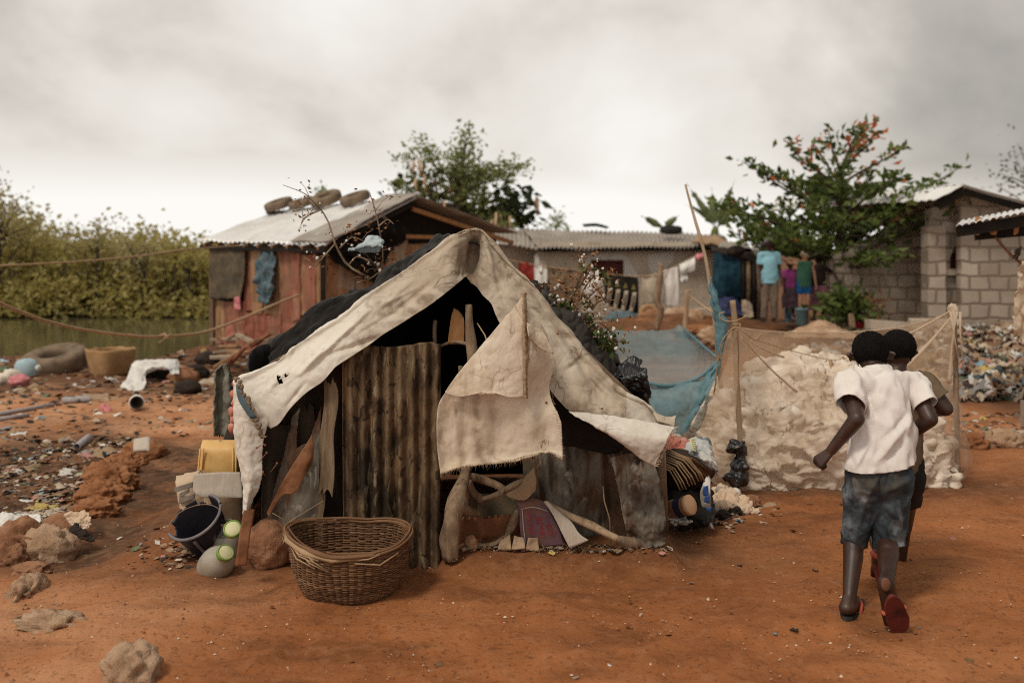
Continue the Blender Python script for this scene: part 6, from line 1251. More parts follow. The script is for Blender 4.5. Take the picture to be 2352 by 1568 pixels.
# ---- boy in the olive shirt, running just ahead
def boy_olive():
    J = {k: P(*v) for k, v in dict(head=(2060,805,5.02), neck=(2058,858,4.98), lsh=(2010,886,4.98), rsh=(2126,882,4.98), chest=(2066,908,4.99), mid=(2058,1000,5.0), hip=(2050,1080,5.0),
        lel=(2000,960,5.1), lwr=(2010,930,5.28), rel=(2172,938,4.93), rwr=(2118,946,5.16), lhip=(2028,1090,5.0), rhip=(2078,1090,5.0), lkn=(2012,1220,5.08), lan=(2018,1262,4.86), rkn=(2070,1210,5.25), ran=(2066,1300,5.28)).items()}
    T = thing('person', 'boy with cropped hair in an olive t-shirt, half hidden behind the white-shirted boy', 'person', (J['hip'].x, J['hip'].y, 0))
    mb = MB(); head(mb, J['head'], (.05, .06, 1), (-.25, 1, 0), .083); capsule(mb, J['head'] + Vector((0, -.01, -.06)), .045, J['neck'] + Vector((0, 0, -.03)), .047)
    capsule(mb, J['lsh'] + Vector((.03, .01, -.01)), .042, J['rsh'] + Vector((-.03, .01, -.01)), .042); capsule(mb, J['chest'] + Vector((0, .015, 0)), .075, J['mid'], .07, 16, 1.2, (1, 0, 0)); capsule(mb, J['mid'], .07, J['hip'], .085, 16, 1.2, (1, 0, 0))
    capsule(mb, J['lsh'], .048, J['lel'], .036); capsule(mb, J['lel'], .036, J['lwr'], .026); capsule(mb, J['rsh'], .048, J['rel'], .038); capsule(mb, J['rel'], .038, J['rwr'], .026)
    hand(mb, J['rwr'], (-.8, .5, .2), (0, .2, -.8), .9, 1.0); hand(mb, J['lwr'], (.2, .7, .5), (.8, 0, .1), .9, 1.0)
    for s in 'lr': capsule(mb, J[s + 'hip'], .085, J[s + 'kn'], .055); capsule(mb, J[s + 'kn'], .052, J[s + 'an'], .030)
    hl = P(2018, 1268, 4.82); tl = P(2019, 1322, 4.92); foot(mb, J['lan'], hl, tl, .95)
    hr = J['ran'] + Vector((0, -.02, -.045)); foot(mb, J['ran'], hr, hr + Vector((.02, .17, -.005)), .95)
    ob('body', fuse(mb, .007, 4), M['skin'], T); hair_cap('hair', J['head'], (.05, .06, 1), (-.25, 1, 0), .083, T)
    mb = MB(); capsule(mb, J['lsh'] + Vector((.025, 0, 0)), .066, J['rsh'] + Vector((-.025, 0, 0)), .066, 18); capsule(mb, J['neck'] + Vector((0, 0, -.02)), .052, J['chest'], .10, 18, 1.3, (1, 0, 0)); capsule(mb, J['chest'], .108, J['mid'], .100, 18, 1.3, (1, 0, 0)); capsule(mb, J['mid'], .100, J['hip'] + Vector((0, 0, -.06)), .108, 18, 1.3, (1, 0, 0))
    sl = MB(); capsule(sl, J['lsh'] + Vector((.03, 0, 0)), .058, J['lsh'], .063, 18); capsule(sl, J['lsh'], .063, J['lel'], .058, 18); sr = MB(); capsule(sr, J['rsh'] + Vector((-.03, 0, 0)), .058, J['rsh'], .063, 18); capsule(sr, J['rsh'], .063, J['rel'], .058, 18)
    r1 = J['rsh'].lerp(J['rel'], .62); l1 = J['lsh'].lerp(J['lel'], .62)
    clothwrap('t_shirt', mb, .011, [(J['hip'] + Vector((0, 0, -.02)), (0, 0, -1), None), (J['neck'] + Vector((0, .0, .0)), (0, .3, 1), .11)], M['olive'], T, [(.010, 8, (1, 1, .6)), (.005, 20, (1, 1, 1))], seed=5, extra=[(sl, [(l1, J['lel'] - J['lsh'], None)]), (sr, [(r1, J['rel'] - J['rsh'], None)])])
    mb = MB(); capsule(mb, J['hip'] + Vector((-.06, 0, .03)), .095, J['hip'] + Vector((.06, 0, .03)), .095, 16)
    for s in 'lr': capsule(mb, J[s + 'hip'], .10, J[s + 'kn'] + Vector((0, 0, .06)), .085, 16)
    clothwrap('shorts', mb, .013, [(J['hip'] + Vector((0, 0, .09)), (0, 0, 1), None), (J['lkn'] + Vector((0, 0, .12)), (0, 0, -1), .25), (J['rkn'] + Vector((0, 0, .12)), (0, 0, -1), .25)], M['darkcloth'], T, [(.01, 9, (1, 1, 1))], seed=7)
    F_ = thing('flip_flop', None, None, (0, 0, 0)); F_.parent = T; F_.location = -T.location
    mb = MB(); mb.blob(hl.lerp(tl, .5) + Vector((0, -.036, -.012)), (.040, .010, .098), .06, 1, 3, 3, rot=eul(R(-28), 0, 0)); ob('sole', mb, M['redsole'], F_)
    mb = MB(); mb.tube([P(2003, 1268, 4.80), P(2010, 1276, 4.765), P(2020, 1280, 4.755), P(2030, 1276, 4.775)], .012, 7); ob('strap', mb, M['redstrap'], F_)
boy_olive()
# ---- the group far behind
def stander(px, foot_y, d, ht, label, top, bottom, skin='skin', longleg=True, hat=None, headwrap=None, fwd=(0, 1, 0), arms=((.1, 0, -1), (.1, 0, -1)), skirt=None, lean=0, sleeves=True, topm=None, botm=None, legm=None):
    x0 = (px - 1176) / F * d; zf = H - (foot_y - HZ) / F * d; B = Vector((x0, d, zf)); h = ht
    T = thing('person', label, 'person', B)
    hd = B + Vector((lean * .5, 0, h * .925)); nk = B + Vector((lean * .4, 0, h * .845)); ch = B + Vector((lean * .3, 0, h * .72)); hp = B + Vector((0, 0, h * .50))
    w_ = h * .105; mb = MB(); up = (lean * .3, 0, 1); head(mb, hd, up, fwd, h * .062); capsule(mb, hd, h * .03, nk, h * .032)
    capsule(mb, nk + Vector((-w_ * .8, 0, -h * .04)), h * .036, nk + Vector((w_ * .8, 0, -h * .04)), h * .036); capsule(mb, ch, h * .072, hp, h * .068, 14, 1.35, (1, 0, 0))
    tops = MB(); capsule(tops, nk + Vector((-w_ * .8, 0, -h * .04)), h * .043, nk + Vector((w_ * .8, 0, -h * .04)), h * .043); capsule(tops, ch, h * .082, hp, h * .082, 14, 1.35, (1, 0, 0)); capsule(tops, hp, h * .082, hp + Vector((0, 0, -h * .05)), h * .082, 14, 1.35, (1, 0, 0)); cuts = [(hp + Vector((0, 0, -h * .035)), (0, 0, -1), None), (nk + Vector((0, 0, -h * .005)), (0, 0, 1), None)]
    for s, ad in zip((-1, 1), arms):
        a = nk + Vector((s * w_ * 1.0, 0, -h * .045)); ad = Vector(ad); e = a + Vector((ad.x * s, ad.y, ad.z)).normalized() * h * .165; ad2 = Vector(ad[:]); wv = e + (Vector((ad.x * s * .3, ad.y - .35, ad.z)).normalized()) * h * .15
        capsule(mb, a, h * .027, e, h * .021); capsule(mb, e, h * .021, wv, h * .015); hand(mb, wv, wv - e, (-s, 0, 0), h / 1.65, .5)
        if sleeves: capsule(tops, a, h * .037, a.lerp(e, .75), h * .036); cuts.append((a.lerp(e, .68), e - a, h * .055))
    bots = MB()
    for s in (-1, 1):
        q = hp + Vector((s * h * .05, 0, 0)); k = B + Vector((s * h * .055, -.02, h * .27)); an = B + Vector((s * h * .06, .02, h * .045))
        capsule(mb, q, h * .055, k, h * .034); capsule(mb, k, h * .034, an, h * .019); foot(mb, an, an + Vector((0, -.02, -h * .025)), an + Vector((s * .02, fwd[1] * .16, -h * .03)), h / 1.5)
        capsule(bots, q, h * .064, k, h * .047, 14); (capsule(bots, k, h * .047, an, h * .042, 14) if longleg else None)
    ob('body', fuse(mb, h * .009, 4), M[skin], T)
    clothwrap('top', tops, h * .012, cuts, M[top], T, [(.012, 7, (1, 1, .6))], seed=px)
    if skirt:
        rows = [[B + Vector((math.cos(a) * r * 1.15, math.sin(a) * r, z)) for a in np.linspace(0, 2 * math.pi, 25)] for r, z in ((h * .092, h * .53), (h * .115, h * .44), (h * .125, h * .30), (h * .13, h * .16))]
        sheet('skirt', rows, M[bottom], T, 49, 30, .005, [(.02, 6)], seed=px)
    else:
        capsule(bots, hp + Vector((-h * .05, 0, h * .02)), h * .062, hp + Vector((h * .05, 0, h * .02)), h * .062); pl = [(hp + Vector((0, 0, h * .05)), (0, 0, 1), None)]
        pl.append((B + Vector((0, 0, h * (.05 if longleg else .36))), (0, 0, -1), None)); clothwrap('trousers' if longleg else 'shorts', bots, h * .012, pl, M[bottom], T, [(.012, 7, (1, 1, .4))], seed=px + 3)
    if hat:
        mb = MB(); mb.lathe([(0, h * .075), (h * .04, h * .068), (h * .062, h * .03), (h * .066, h * .0), (h * .05, 0)], 20, Matrix.Translation(hd + Vector((0, 0, h * .012)))); capsule(mb, hd + Vector((0, fwd[1] * .08, h * .015)), h * .03, hd + Vector((0, fwd[1] * .14, h * .012)), h * .025, 12); ob('cap', mb, M[hat], T)
    elif headwrap:
        mb = MB(); mb.blob(hd + Vector((0, -.01, h * .025)), (h * .072, h * .078, h * .058), .12, 2, 3, 3); ob('headscarf', mb, M[headwrap], T)
    else: hair_cap('hair', hd, up, fwd, h * .062, T)
    return T
M['taupe'] = mat('taupe_trousers', [(.13,.095,.068), (.21,.155,.115)], 5, bump=.3); M['greentop'] = mat('green_vest', [(.035,.12,.075), (.06,.165,.105)], 6, bump=.2); M['bluebright'] = mat('bright_blue_shorts', [(.01,.085,.25), (.02,.13,.34)], 6, bump=.2)
M['magenta'] = mat('magenta_top', [(.24,.03,.15), (.36,.07,.24)], 6, bump=.2); M['scarf'] = mat('pale_headscarf', [(.48,.39,.27), (.60,.51,.38)], 8, bump=.3); M['darktop'] = mat('dark_maroon_top', [(.02,.012,.01), (.04,.024,.02)], 8, bump=.3); M['greycap'] = mat('grey_cap', [(.10,.09,.09), (.17,.15,.15)], 10, bump=.2); M['purplecloth'] = mat('purple_skirt_cloth', [(.06,.035,.045), (.12,.07,.08)], 10, bump=.3)
stander(1767, 740, 18.0, 1.52, 'tall person in a light blue shirt, grey cap and taupe trousers seen from behind', 'skyblue', 'taupe', hat='greycap')
stander(1815, 728, 18.4, 1.05, 'child in a magenta top and dark skirt standing behind the blue buckets', 'magenta', 'purplecloth', skirt=1, fwd=(.3, -1, 0))
stander(1846, 730, 18.3, 1.24, 'person in a green vest, bright blue shorts and pale headscarf', 'greentop', 'bluebright', skin='skinpale', longleg=False, headwrap='scarf', fwd=(-.5, -.8, 0), sleeves=False, arms=((1, 0, .15), (.2, 0, -1)), lean=.06)
stander(1880, 736, 18.6, 1.24, 'person in a dark top and pink patterned skirt with a hand on the hip', 'darktop', 'skirt', skirt=1, fwd=(-.4, 1, 0), arms=((.2, 0, -1), (.8, 0, -.6)))
# ---------------------------------------------------------------- plank shack with tin roof, far left of centre
L0 = Vector((-5.12, 17.0, 0)); C0 = Vector((-2.83, 15.0, 0)); gd = Vector((.66, .751, 0)); Rr = C0 + gd * 4.0; wd = (C0 - L0).normalized()
nw = Vector((wd.y, -wd.x, 0)); nw = nw if nw.y < 0 else -nw
ng = Vector((gd.y, -gd.x, 0)); ng = ng if ng.y < 0 else -ng
SK = thing('plank_shack', 'shack of red and brown planks with a bright tin roof weighted by tyres', 'shack', L0.lerp(C0, .5))
def onto(px, A, dirv):
    """point along a wall line that the picture column px meets"""
    k = (px - 1176) / F; t = (k * A.y - A.x) / (dirv.x - k * dirv.y); return A + dirv * t
def wallplank(x0, x1, y0, y1, m, A, dv, nrm, out=.0, seed=0, name='plank', parent=None, thick=.025):
    a, b = onto(x0, A, dv), onto(x1, A, dv); rg = random.Random(seed)
    def zz(p, y): return H - (y - HZ) / F * p.y
    vs = []; n = 7
    for i in range(n):
        for p, sg in ((a, -1), (b, 1)):
            v = i / (n - 1); z = zz(p, y0) * (1 - v) + zz(p, y1) * v + (.03 * rg.uniform(-1, 1) if i in (0, n - 1) else 0)
            q = p + dv * (.012 * rg.uniform(-1, 1)) + nrm * (out + .012 * rg.uniform(-1, 1)); vs.append(Vector((q.x, q.y, z)))
    mb = MB(); back = [v - nrm * thick for v in vs]; mb.v = vs + back; N_ = len(vs)
    fs = [(2*i, 2*i+1, 2*i+3, 2*i+2) for i in range(n-1)]; fs += [tuple(reversed([k + N_ for k in f])) for f in fs]
    rim = [2 * i for i in range(n)] + [2 * i + 1 for i in range(n - 1, -1, -1)]; fs += [(rim[k], rim[k-1], rim[k-1] + N_, rim[k] + N_) for k in range(len(rim))]
    mb.f = fs; mb.m = [0] * len(fs); return ob(name, mb, M[m], parent or SK, smooth=False)
top = 563
for k, (x0, x1, y0, y1, m) in enumerate(((491,516,690,790,'plankbrown'),(515,540,690,792,'plankred'),(538,566,690,794,'plankred'),(560,582,572,716,'plankred'),(566,584,715,800,'plankred'),(580,604,575,718,'plankbrown'),(600,646,572,722,'plankbrown'),(584,612,716,800,'plankred'),(612,648,722,802,'plankred'),(644,676,578,728,'plankred'),(648,690,726,806,'plankred'),(672,692,580,735,'plankred'),(688,704,582,725,'plankbrown'),(702,726,585,740,'plankred'),(690,728,738,812,'plankbrown'),(724,748,590,745,'plankbrown'),(726,750,742,820,'plankred'))):
    wallplank(x0, x1, y0, y1, m, L0, wd, nw, .012 * (k % 3), k)
for k, (x0, x1, y0, y1, m) in enumerate(((752,778,575,700,'plankbrown'),(776,800,640,820,'plankbrown'),(776,812,585,662,'plankgrey'),(800,818,660,740,'plankblue'),(816,840,600,820,'plankgrey'),(838,862,600,820,'plankbrown'),(860,884,610,700,'plankbrown'),(862,905,690,820,'plankgrey'),(884,908,575,660,'plankbrown'),(906,936,536,700,'plankgrey'),(932,960,560,800,'plankbrown'),(955,1010,560,800,'plankbrown'),(1005,1080,560,790,'plankgrey'),(1075,1150,560,780,'plankbrown'))):
    wallplank(x0, x1, y0, y1, m, C0, gd, ng, .012 * (k % 3), k + 30)
def zat(p, y): return H - (y - HZ) / F * p.y
mb = MB()
for A, B, y0, y1 in ((L0, C0, 566, 0), (C0, Rr, 560, 0)):
    pass
ap = C0 + gd * 1.72; zap = zat(ap, 452)
mb = MB(); q = [(L0, zat(L0, 562)), (C0, zat(C0, 566)), (ap, zap - .06), (Rr, zat(Rr, 545))]
ins = -.10
a, b, c, d = [p - nw * .0 for p, _ in q]
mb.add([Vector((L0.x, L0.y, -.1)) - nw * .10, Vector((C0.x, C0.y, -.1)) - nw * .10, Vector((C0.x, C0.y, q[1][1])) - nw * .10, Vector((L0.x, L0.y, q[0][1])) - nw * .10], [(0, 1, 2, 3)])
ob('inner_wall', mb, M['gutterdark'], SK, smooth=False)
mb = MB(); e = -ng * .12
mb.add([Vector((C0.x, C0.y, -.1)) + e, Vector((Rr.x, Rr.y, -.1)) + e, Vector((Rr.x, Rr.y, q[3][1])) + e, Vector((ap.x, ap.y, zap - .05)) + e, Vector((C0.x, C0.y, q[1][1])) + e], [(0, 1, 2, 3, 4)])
ob('gable', mb, M['gutterdark'], SK, smooth=False)  # near-black sheet painting the shade of the open gable interior
def corr_roof(name, A, B, C, D, waves, amp, m, parent, nu=160, nv=24, wob=.02, seed=0, sag=0):
    """A-B eave edge, D-C ridge edge; corrugations run from eave to ridge"""
    A, B, C, D = [Vector(p) for p in (A, B, C, D)]; n = (B - A).cross(D - A).normalized(); g = np.zeros((nv, nu, 3))
    for i in range(nv):
        for j in range(nu):
            u, v = j / (nu - 1), i / (nv - 1); p = A.lerp(B, u).lerp(D.lerp(C, u), v)
            p = p + n * (amp * math.sin(u * waves * 6.283) + wob * n3(u * 6 + seed, v * 3, seed)) - Vector((0, 0, sag * math.sin(u * 3.14) * v)); g[i, j] = p
    o = ob(name, (g.reshape(-1, 3), grid_faces(nv, nu)), m, parent); o.modifiers.new('t', 'SOLIDIFY').thickness = .006; return o
ev = nw * .16; rl = ap - wd * 3.55 + Vector((0, 0, zat(ap - wd * 3.55, 484))); ra = Vector((ap.x, ap.y, zap)) + ng * .25
eL = L0 - wd * .18 + ev; eL = Vector((eL.x, eL.y, zat(eL, 553))); eC = C0 + ev + ng * .25; eC = Vector((eC.x, eC.y, zat(eC, 561)))
corr_roof('roof', eL, eC, ra, rl, 26, .014, M['zinc'], SK, 240, 20, .03)
# grey sheet lapped along the gable edge and right slope
g1 = onto(686, L0, wd) + ev + Vector((0, 0, .02)); g1.z = zat(g1, 560) + .02
rows = [[Vector(eC) + ng * .06 + Vector((0, 0, .03)), Vector(eC).lerp(ra, .5) + ng * .05 + Vector((0, 0, .06)), Vector(ra) + ng * .03 + Vector((0, 0, .05))], [g1 + Vector((0, 0, .02)), g1.lerp(P(870, 470, 16.9), .5) + Vector((0, 0, .04)), P(886, 449, 16.95)]]
sheet('ridge_sheet', rows, M['oldroof'], SK, 30, 8, .012, [(.03, 1.4)], seed=2)
eR = Rr + ng * .30 + gd * .15; eR = Vector((eR.x, eR.y, zat(eR, 536)))
bR = eR - wd * 3.2; corr_roof('roof', ra, eR, bR, rl + ng * 0, 3, .0, M['oldroof'], SK, 30, 12, .02)
for a_, b_, wv in (((ra + Vector((0, 0, -.20)) + ng * -.16), (eR + Vector((0, 0, -.17)) - ng * .16), .07), (eC + Vector((0, 0, -.08)) - ng * .05, ra + Vector((0, 0, -.10)) - ng * .08, .06)):
    mb = MB(); mb.beam(a_, b_, .05, wv); ob('rafter', mb, M['beamorange' if wv == .07 else 'gutterdark'], SK, smooth=False)  # left rafter coloured near-black to paint the roof edge's shaded underside
mb = MB(); mb.beam(P(935, 543, 16.0), P(1110, 548, 17.4), .05, .06); ob('tie_beam', mb, M['beamorange'], SK, smooth=False)
for k in range(9):
    p = eL.lerp(eC, (k + .4) / 9) + Vector((0, 0, -.06)); mb = MB(); mb.beam(p + nw * -.02, p - nw * .5 + Vector((0, 0, .10)), .04, .05); ob('rafter_end', mb, M['beamorange'], SK, smooth=False)
mb = MB(); mb.beam(eL + Vector((0, 0, -.10)) - nw * .05, eC + Vector((0, 0, -.10)) - nw * .05, .04, .07); ob('eave_beam', mb, M['gutterdark'], SK, smooth=False)
for (px, y0, y1) in ((748, 568, 822), (492, 568, 792)):
    p = onto(px, L0, wd); mb = MB(); mb.beam(Vector((p.x, p.y, zat(p, y1))) + nw * .05, Vector((p.x, p.y, zat(p, y0))) + nw * .05, .07, .07); ob('corner_post', mb, M['oldwood'] if px < 600 else M['gutterdark'], SK, smooth=False)
# black plastic hung under the gable
rows = [[P(x, y, d) for x, y, d in r] for r in ([(770,548,15.0),(830,505,15.4),(900,470,15.9),(935,462,16.1)], [(772,572,15.0),(840,560,15.4),(900,550,15.85),(938,545,16.1)], [(790,580,15.0),(850,596,15.4),(890,600,15.8),(905,575,16.0)])]
sheet('plastic_curtain', rows, M['blackplastic'], SK, 40, 24, .006, [(.12, 2)], seed=4)
rows = [[P(x, y, d) for x, y, d in r] for r in ([(756,575,15.0),(800,582,15.2),(870,596,15.6)], [(758,590,15.0),(810,600,15.2),(868,632,15.6)], [(800,612,15.1),(850,648,15.4),(868,655,15.5)])]
sheet('plastic_curtain', rows, M['blackplastic'], SK, 24, 16, .006, [(.08, 3)], seed=9)
for A, B, y, cols in ((None, None, 0, 0),)[:0]: pass
# hanging mat and blue cloth on the long wall
def wp(x, y, o=.06): p = onto(x, L0, wd) + nw * o; return Vector((p.x, p.y, zat(p, y)))
sheet('hanging_mat', [[wp(x, 568, .08) for x in (491,530,573)], [wp(x, 630, .09) for x in (493,530,571)], [wp(x, 686, .10) for x in (496,530,562)]], M['mossmat'], None, 24, 24, .012, [(.03, 2.5)], seed=3, ragged=[('b', .03)], label='mildewed brown-green mat hung at the left end of the plank shack', cat='mat')
sheet('hanging_cloth', [[wp(x, 570, .10) for x in (606,620,640)], [wp(x, y, .16) for x, y in ((602,620),(622,640),(644,620))], [wp(x, y, .16) for x, y in ((604,670),(624,690),(644,665))], [wp(x, y, .12) for x, y in ((618,700),(627,712),(634,700))]], M['bluegrey'], None, 36, 40, .012, [(.10, 3.5), (.03, 9)], seed=3, axis=None, label='faded blue cloth draped on the red planks under the eave', cat='cloth')
sheet('pink_cloth', [[wp(x, 682, .10) for x in (548,564)], [wp(x, 712, .10) for x in (550,563)]], M['pink'], None, 10, 10, .01, [(.03, 4)], label='small pink cloth below the mildewed mat', cat='cloth')
def tyre(name, c, Rm, r, rot, m, label, group=None, parent=None):
    mb = MB(); n = 60; q = 18; vs = []
    for k in range(n):
        t = 2 * math.pi * k / n
        for j in range(q):
            s = 2 * math.pi * j / q; cs = math.cos(s); rr = Rm + r * math.copysign(abs(cs) ** .62, cs) * .95; z = r * .92 * math.copysign(abs(math.sin(s)) ** .55, math.sin(s)); rr -= (.010 if (k % 2 and cs > .3) else 0)
            vs.append(Vector(c) + rot @ Vector((rr * math.cos(t), rr * math.sin(t), z)))
    fs = [(k*q+j, ((k+1) % n)*q+j, ((k+1) % n)*q+(j+1) % q, k*q+(j+1) % q) for k in range(n) for j in range(q)]
    mb.add(vs, fs); return ob(name, mb, M[m], label=label, cat='tyre', group=group)
slope = eul(R(10), R(-14), R(-20))
for k, (x, y, d, m, lab) in enumerate(((640,469,18.2,'tyre','leftmost brown tyre on the shack roof, tilted off the edge'),(692,466,17.9,'tyre','small dark-mouthed tyre between two larger ones on the roof'),(748,456,17.5,'tyre','raised middle tyre on the shack roof ridge'),(815,455,17.0,'tyre','rightmost tyre on the shack roof near the gable peak'))):
    s = (.27, .24, .29, .27)[k]; tyre('tyre', P(x, y, d), s * .70, s * .30, eul(R(14 if k != 2 else 20), R(-16), 0), m, lab, 'tyres holding down the shack roof')
rows = [[P(x, y, d) for x, y, d in r] for r in ([(610,488,18.5),(690,480,18.0),(770,476,17.4),(850,470,16.9)], [(612,486,18.2),(690,486,17.7),(770,480,17.2),(820,476,16.9)])]
sheet('plastic_strip', rows, M['blackplastic'], SK, 40, 8, .01, [(.05, 3)], ragged=[('b', .05)])
# ---------------------------------------------------------------- long plastered house
HS = thing('plastered_house', 'long low mud-plastered house with a shallow grey sheet roof and maroon window', 'house', P(1420, 735, 21.5))
def wallquad(name, x0, x1, y0, y1, d, m, parent, nx=2, th=.12, holes=None):
    a, b = P(x0, y0, d), P(x1, y1, d); mb = MB(); mb.box(((a.x+b.x)/2, d + th/2, (a.z+b.z)/2), (b.x-a.x, th, a.z-b.z)); return ob(name, mb, M[m], parent, smooth=False)
wallquad('wall', 1236, 1358, 556, 752, 21.5, 'plaster', HS); wallquad('wall', 1432, 1644, 556, 752, 21.5, 'plaster', HS); wallquad('wall', 1358, 1432, 644, 752, 21.5, 'plaster', HS); wallquad('wall', 1358, 1432, 556, 596, 21.5, 'plaster', HS)
wallquad('wall', 1100, 1237, 560, 752, 22.4, 'plaster', HS)
for (pts, dd) in (([(1346,588),(1375,582),(1420,580),(1440,590),(1440,596),(1430,597),(1358,597),(1357,640),(1347,640)], 21.49), ([(1430,594),(1440,588),(1452,610),(1470,640),(1470,648),(1430,646)], 21.488), ([(1488,585),(1520,580),(1552,575),(1546,600),(1530,615),(1540,640),(1505,650),(1490,610)], 21.49), ([(1228,585),(1238,580),(1242,640),(1250,690),(1256,715),(1238,720),(1228,640)], 21.487)):
    c = [P(x, y, dd) for x, y in pts]; mb = MB(); mb.add(c + [p + Vector((0, .008, 0)) for p in c], [tuple(range(len(c)))] + [(k, (k + 1) % len(c), (k + 1) % len(c) + len(c), k + len(c)) for k in range(len(c))]); ob('whitewash_patch', mb, M['whitewash'], HS, smooth=False)
WN = ob('window', MB(), M['maroon'], HS) if 0 else None
mb = MB(); a, b = P(1359, 597, 21.56), P(1431, 643, 21.56); mb.box(((a.x+b.x)/2, 21.58, (a.z+b.z)/2), (b.x-a.x, .04, a.z-b.z)); W_ = ob('window_shutter', mb, M['maroon'], HS, smooth=False)
for (x0, y0, x1, y1) in ((1358,597,1362,644),(1428,597,1432,644),(1362,597,1428,601)):
    mb = MB(); a, b = P(x0, y0, 21.47), P(x1, y1, 21.47); mb.box(((a.x+b.x)/2, 21.50, (a.z+b.z)/2), (b.x-a.x, .06, a.z-b.z)); ob('frame', mb, M['maroon'], W_, smooth=False)
corr_roof('roof', P(1238, 571, 21.1), P(1660, 566, 21.1), P(1660, 538, 25.0), P(1200, 526, 25.0), 44, .028, M['oldroof'], HS, 360, 16, .05)
corr_roof('roof', P(1120, 552, 21.8), P(1244, 574, 21.3), P(1240, 527, 25.5), P(1120, 524, 25.5), 12, .02, M['oldroof'], HS, 100, 12, .05, 3)
mb = MB(); mb.beam(P(1238, 574, 21.25), P(1655, 570, 21.25), .06, .08); ob('eave_beam', mb, M['gutterdark'], HS, smooth=False)
wallquad('back_wall', 1200, 1660, 540, 700, 25.0, 'gutterdark', HS)
rows = [[P(1338,516,24.6), P(1370,514,24.6), P(1398,522,24.6)], [P(1342,520,24.3), P(1370,519,24.3), P(1394,524,24.3)]]
sheet('dark_offcut', rows, M['gutterdark'], None, 8, 4, .03, label='dark curled sheet offcut lying on the long grey roof', cat='offcut')
tyre('tyre', P(1542, 528, 23.0), .17, .085, eul(R(10), 0, 0), 'tyreblack', 'black tyre lying on the grey roof of the plastered house')
rows = [[P(1600,542,21.5), P(1640,540,21.5), P(1668,548,21.5)], [P(1590,556,21.0), P(1640,560,21.0), P(1672,564,21.0)]]
sheet('brown_tarp', rows, M['cardbrown'], None, 20, 10, .05, [(.06, 2)], label='brown folded tarp lying on the roof end beside the bamboo pole', cat='tarp')
# washing line with clothes
def clothes(name, x0, x1, yt0, yt1, yb0, yb1, d, m, label, amp=.04, seed=0, ragged=None, n=3):
    top_ = [P(x0 + (x1 - x0) * t, yt0 + (yt1 - yt0) * t, d + .03 * math.sin(t * 9)) for t in np.linspace(0, 1, 5)]; bt = [P(x0 + (x1 - x0) * t + (2 * math.sin(t * 7 + seed)), yb0 + (yb1 - yb0) * t, d - .06) for t in np.linspace(0, 1, 5)]
    return sheet(name, [top_, [a.lerp(b, .5) + Vector((0, -.05, 0)) for a, b in zip(top_, bt)], bt], M[m] if isinstance(m, str) else m, None, 26, 26, .012, [(amp, 3.5)], seed=seed, axis=(1, 1, .3), label=label, cat='washing', group='washing on the line', ragged=ragged)
LD = 20.5
mb = MB(); ln = cr_([tuple(P(*a)) for a in ((1130,590,LD),(1180,600,LD),(1260,613,LD),(1340,622,LD),(1420,632,LD),(1470,634,LD),(1519,628,LD),(1580,596,LD+.4),(1640,570,LD+.8))], 50); mb.tube([Vector(p) for p in ln], .012, 5); ob('washing_line', mb, M['rope'], label='washing line strung across the front of the plastered house', cat='line')
M['blackred'] = mat('red_black_print', [(.02,.012,.01), (.30,.03,.02), (.05,.05,.02)], 5, rough=.9, bump=.2)
clothes('cloth', 1190, 1226, 598, 606, 640, 655, LD, 'blackred', 'dark red and black printed cloth at the left end of the washing line', .05, 2)
clothes('cloth', 1226, 1257, 607, 612, 690, 680, LD + .02, 'white', 'plain off-white towel hanging next to the red printed cloth', .03, 3)
clothes('cloth', 1257, 1334, 613, 621, 705, 712, LD, 'dotcloth', 'brown wrapper cloth with dark spots on the washing line', .04, 4)
clothes('shirt', 1340, 1372, 623, 628, 690, 680, LD, 'whiteshirt', 'white shirt hanging left of the black patterned cloth', .05, 5); clothes('cloth', 1364, 1386, 628, 630, 660, 655, LD - .05, 'whiteshirt', 'small white garment beside the black patterned cloth', .04, 15)
BC = clothes('cloth', 1388, 1466, 627, 638, 700, 722, LD, 'gutterdark', 'black cloth with four pale printed oblongs on the washing line', .02, 6)
M['printpale'] = mat('pale_print', [(.42,.33,.24), (.55,.45,.34)], 12, bump=.1); M['printgold'] = mat('gold_print', [(.16,.12,.03), (.22,.17,.05)], 12, bump=.1)
for k in range(4):
    x = 1399 + k * 18.5; y = 661 + k * 3.4
    rows = [[P(x + dx + 3, y, LD - .14), P(x + dx, y + 22, LD - .16), P(x + dx - 6, y + 46, LD - .17)] for dx in (-4.5, 4.5)]; sheet('pale_oblong', rows, M['printpale'], BC, 12, 6, .004)
    rows = [[P(x + dx + 2, y + 8, LD - .165), P(x + dx - 3, y + 34, LD - .19)] for dx in (-1.5, 1.5)]; sheet('dark_bar', rows, M['gutterdark'], BC, 8, 4, .004)
    mb = MB(); a, b, c = P(x - 5, y - 6, LD - .12), P(x + 6, y - 6, LD - .12), P(x + 1, y - 19, LD - .10); mb.add([a, b, c, a + Vector((0, .01, 0)), b + Vector((0, .01, 0)), c + Vector((0, .01, 0))], [(0, 1, 2), (5, 4, 3), (0, 3, 4, 1), (1, 4, 5, 2), (2, 5, 3, 0)]); ob('gold_mark', mb, M['printgold'], BC, smooth=False)
clothes('towel', 1474, 1522, 634, 626, 698, 694, LD, 'canvas', 'broad cream towel on the washing line beside the crooked pole', .03, 7)
clothes('towel', 1524, 1557, 622, 612, 700, 706, LD + .1, 'whiteshirt', 'long white fringed towel right of the crooked pole', .03, 8, [('b', .12)])
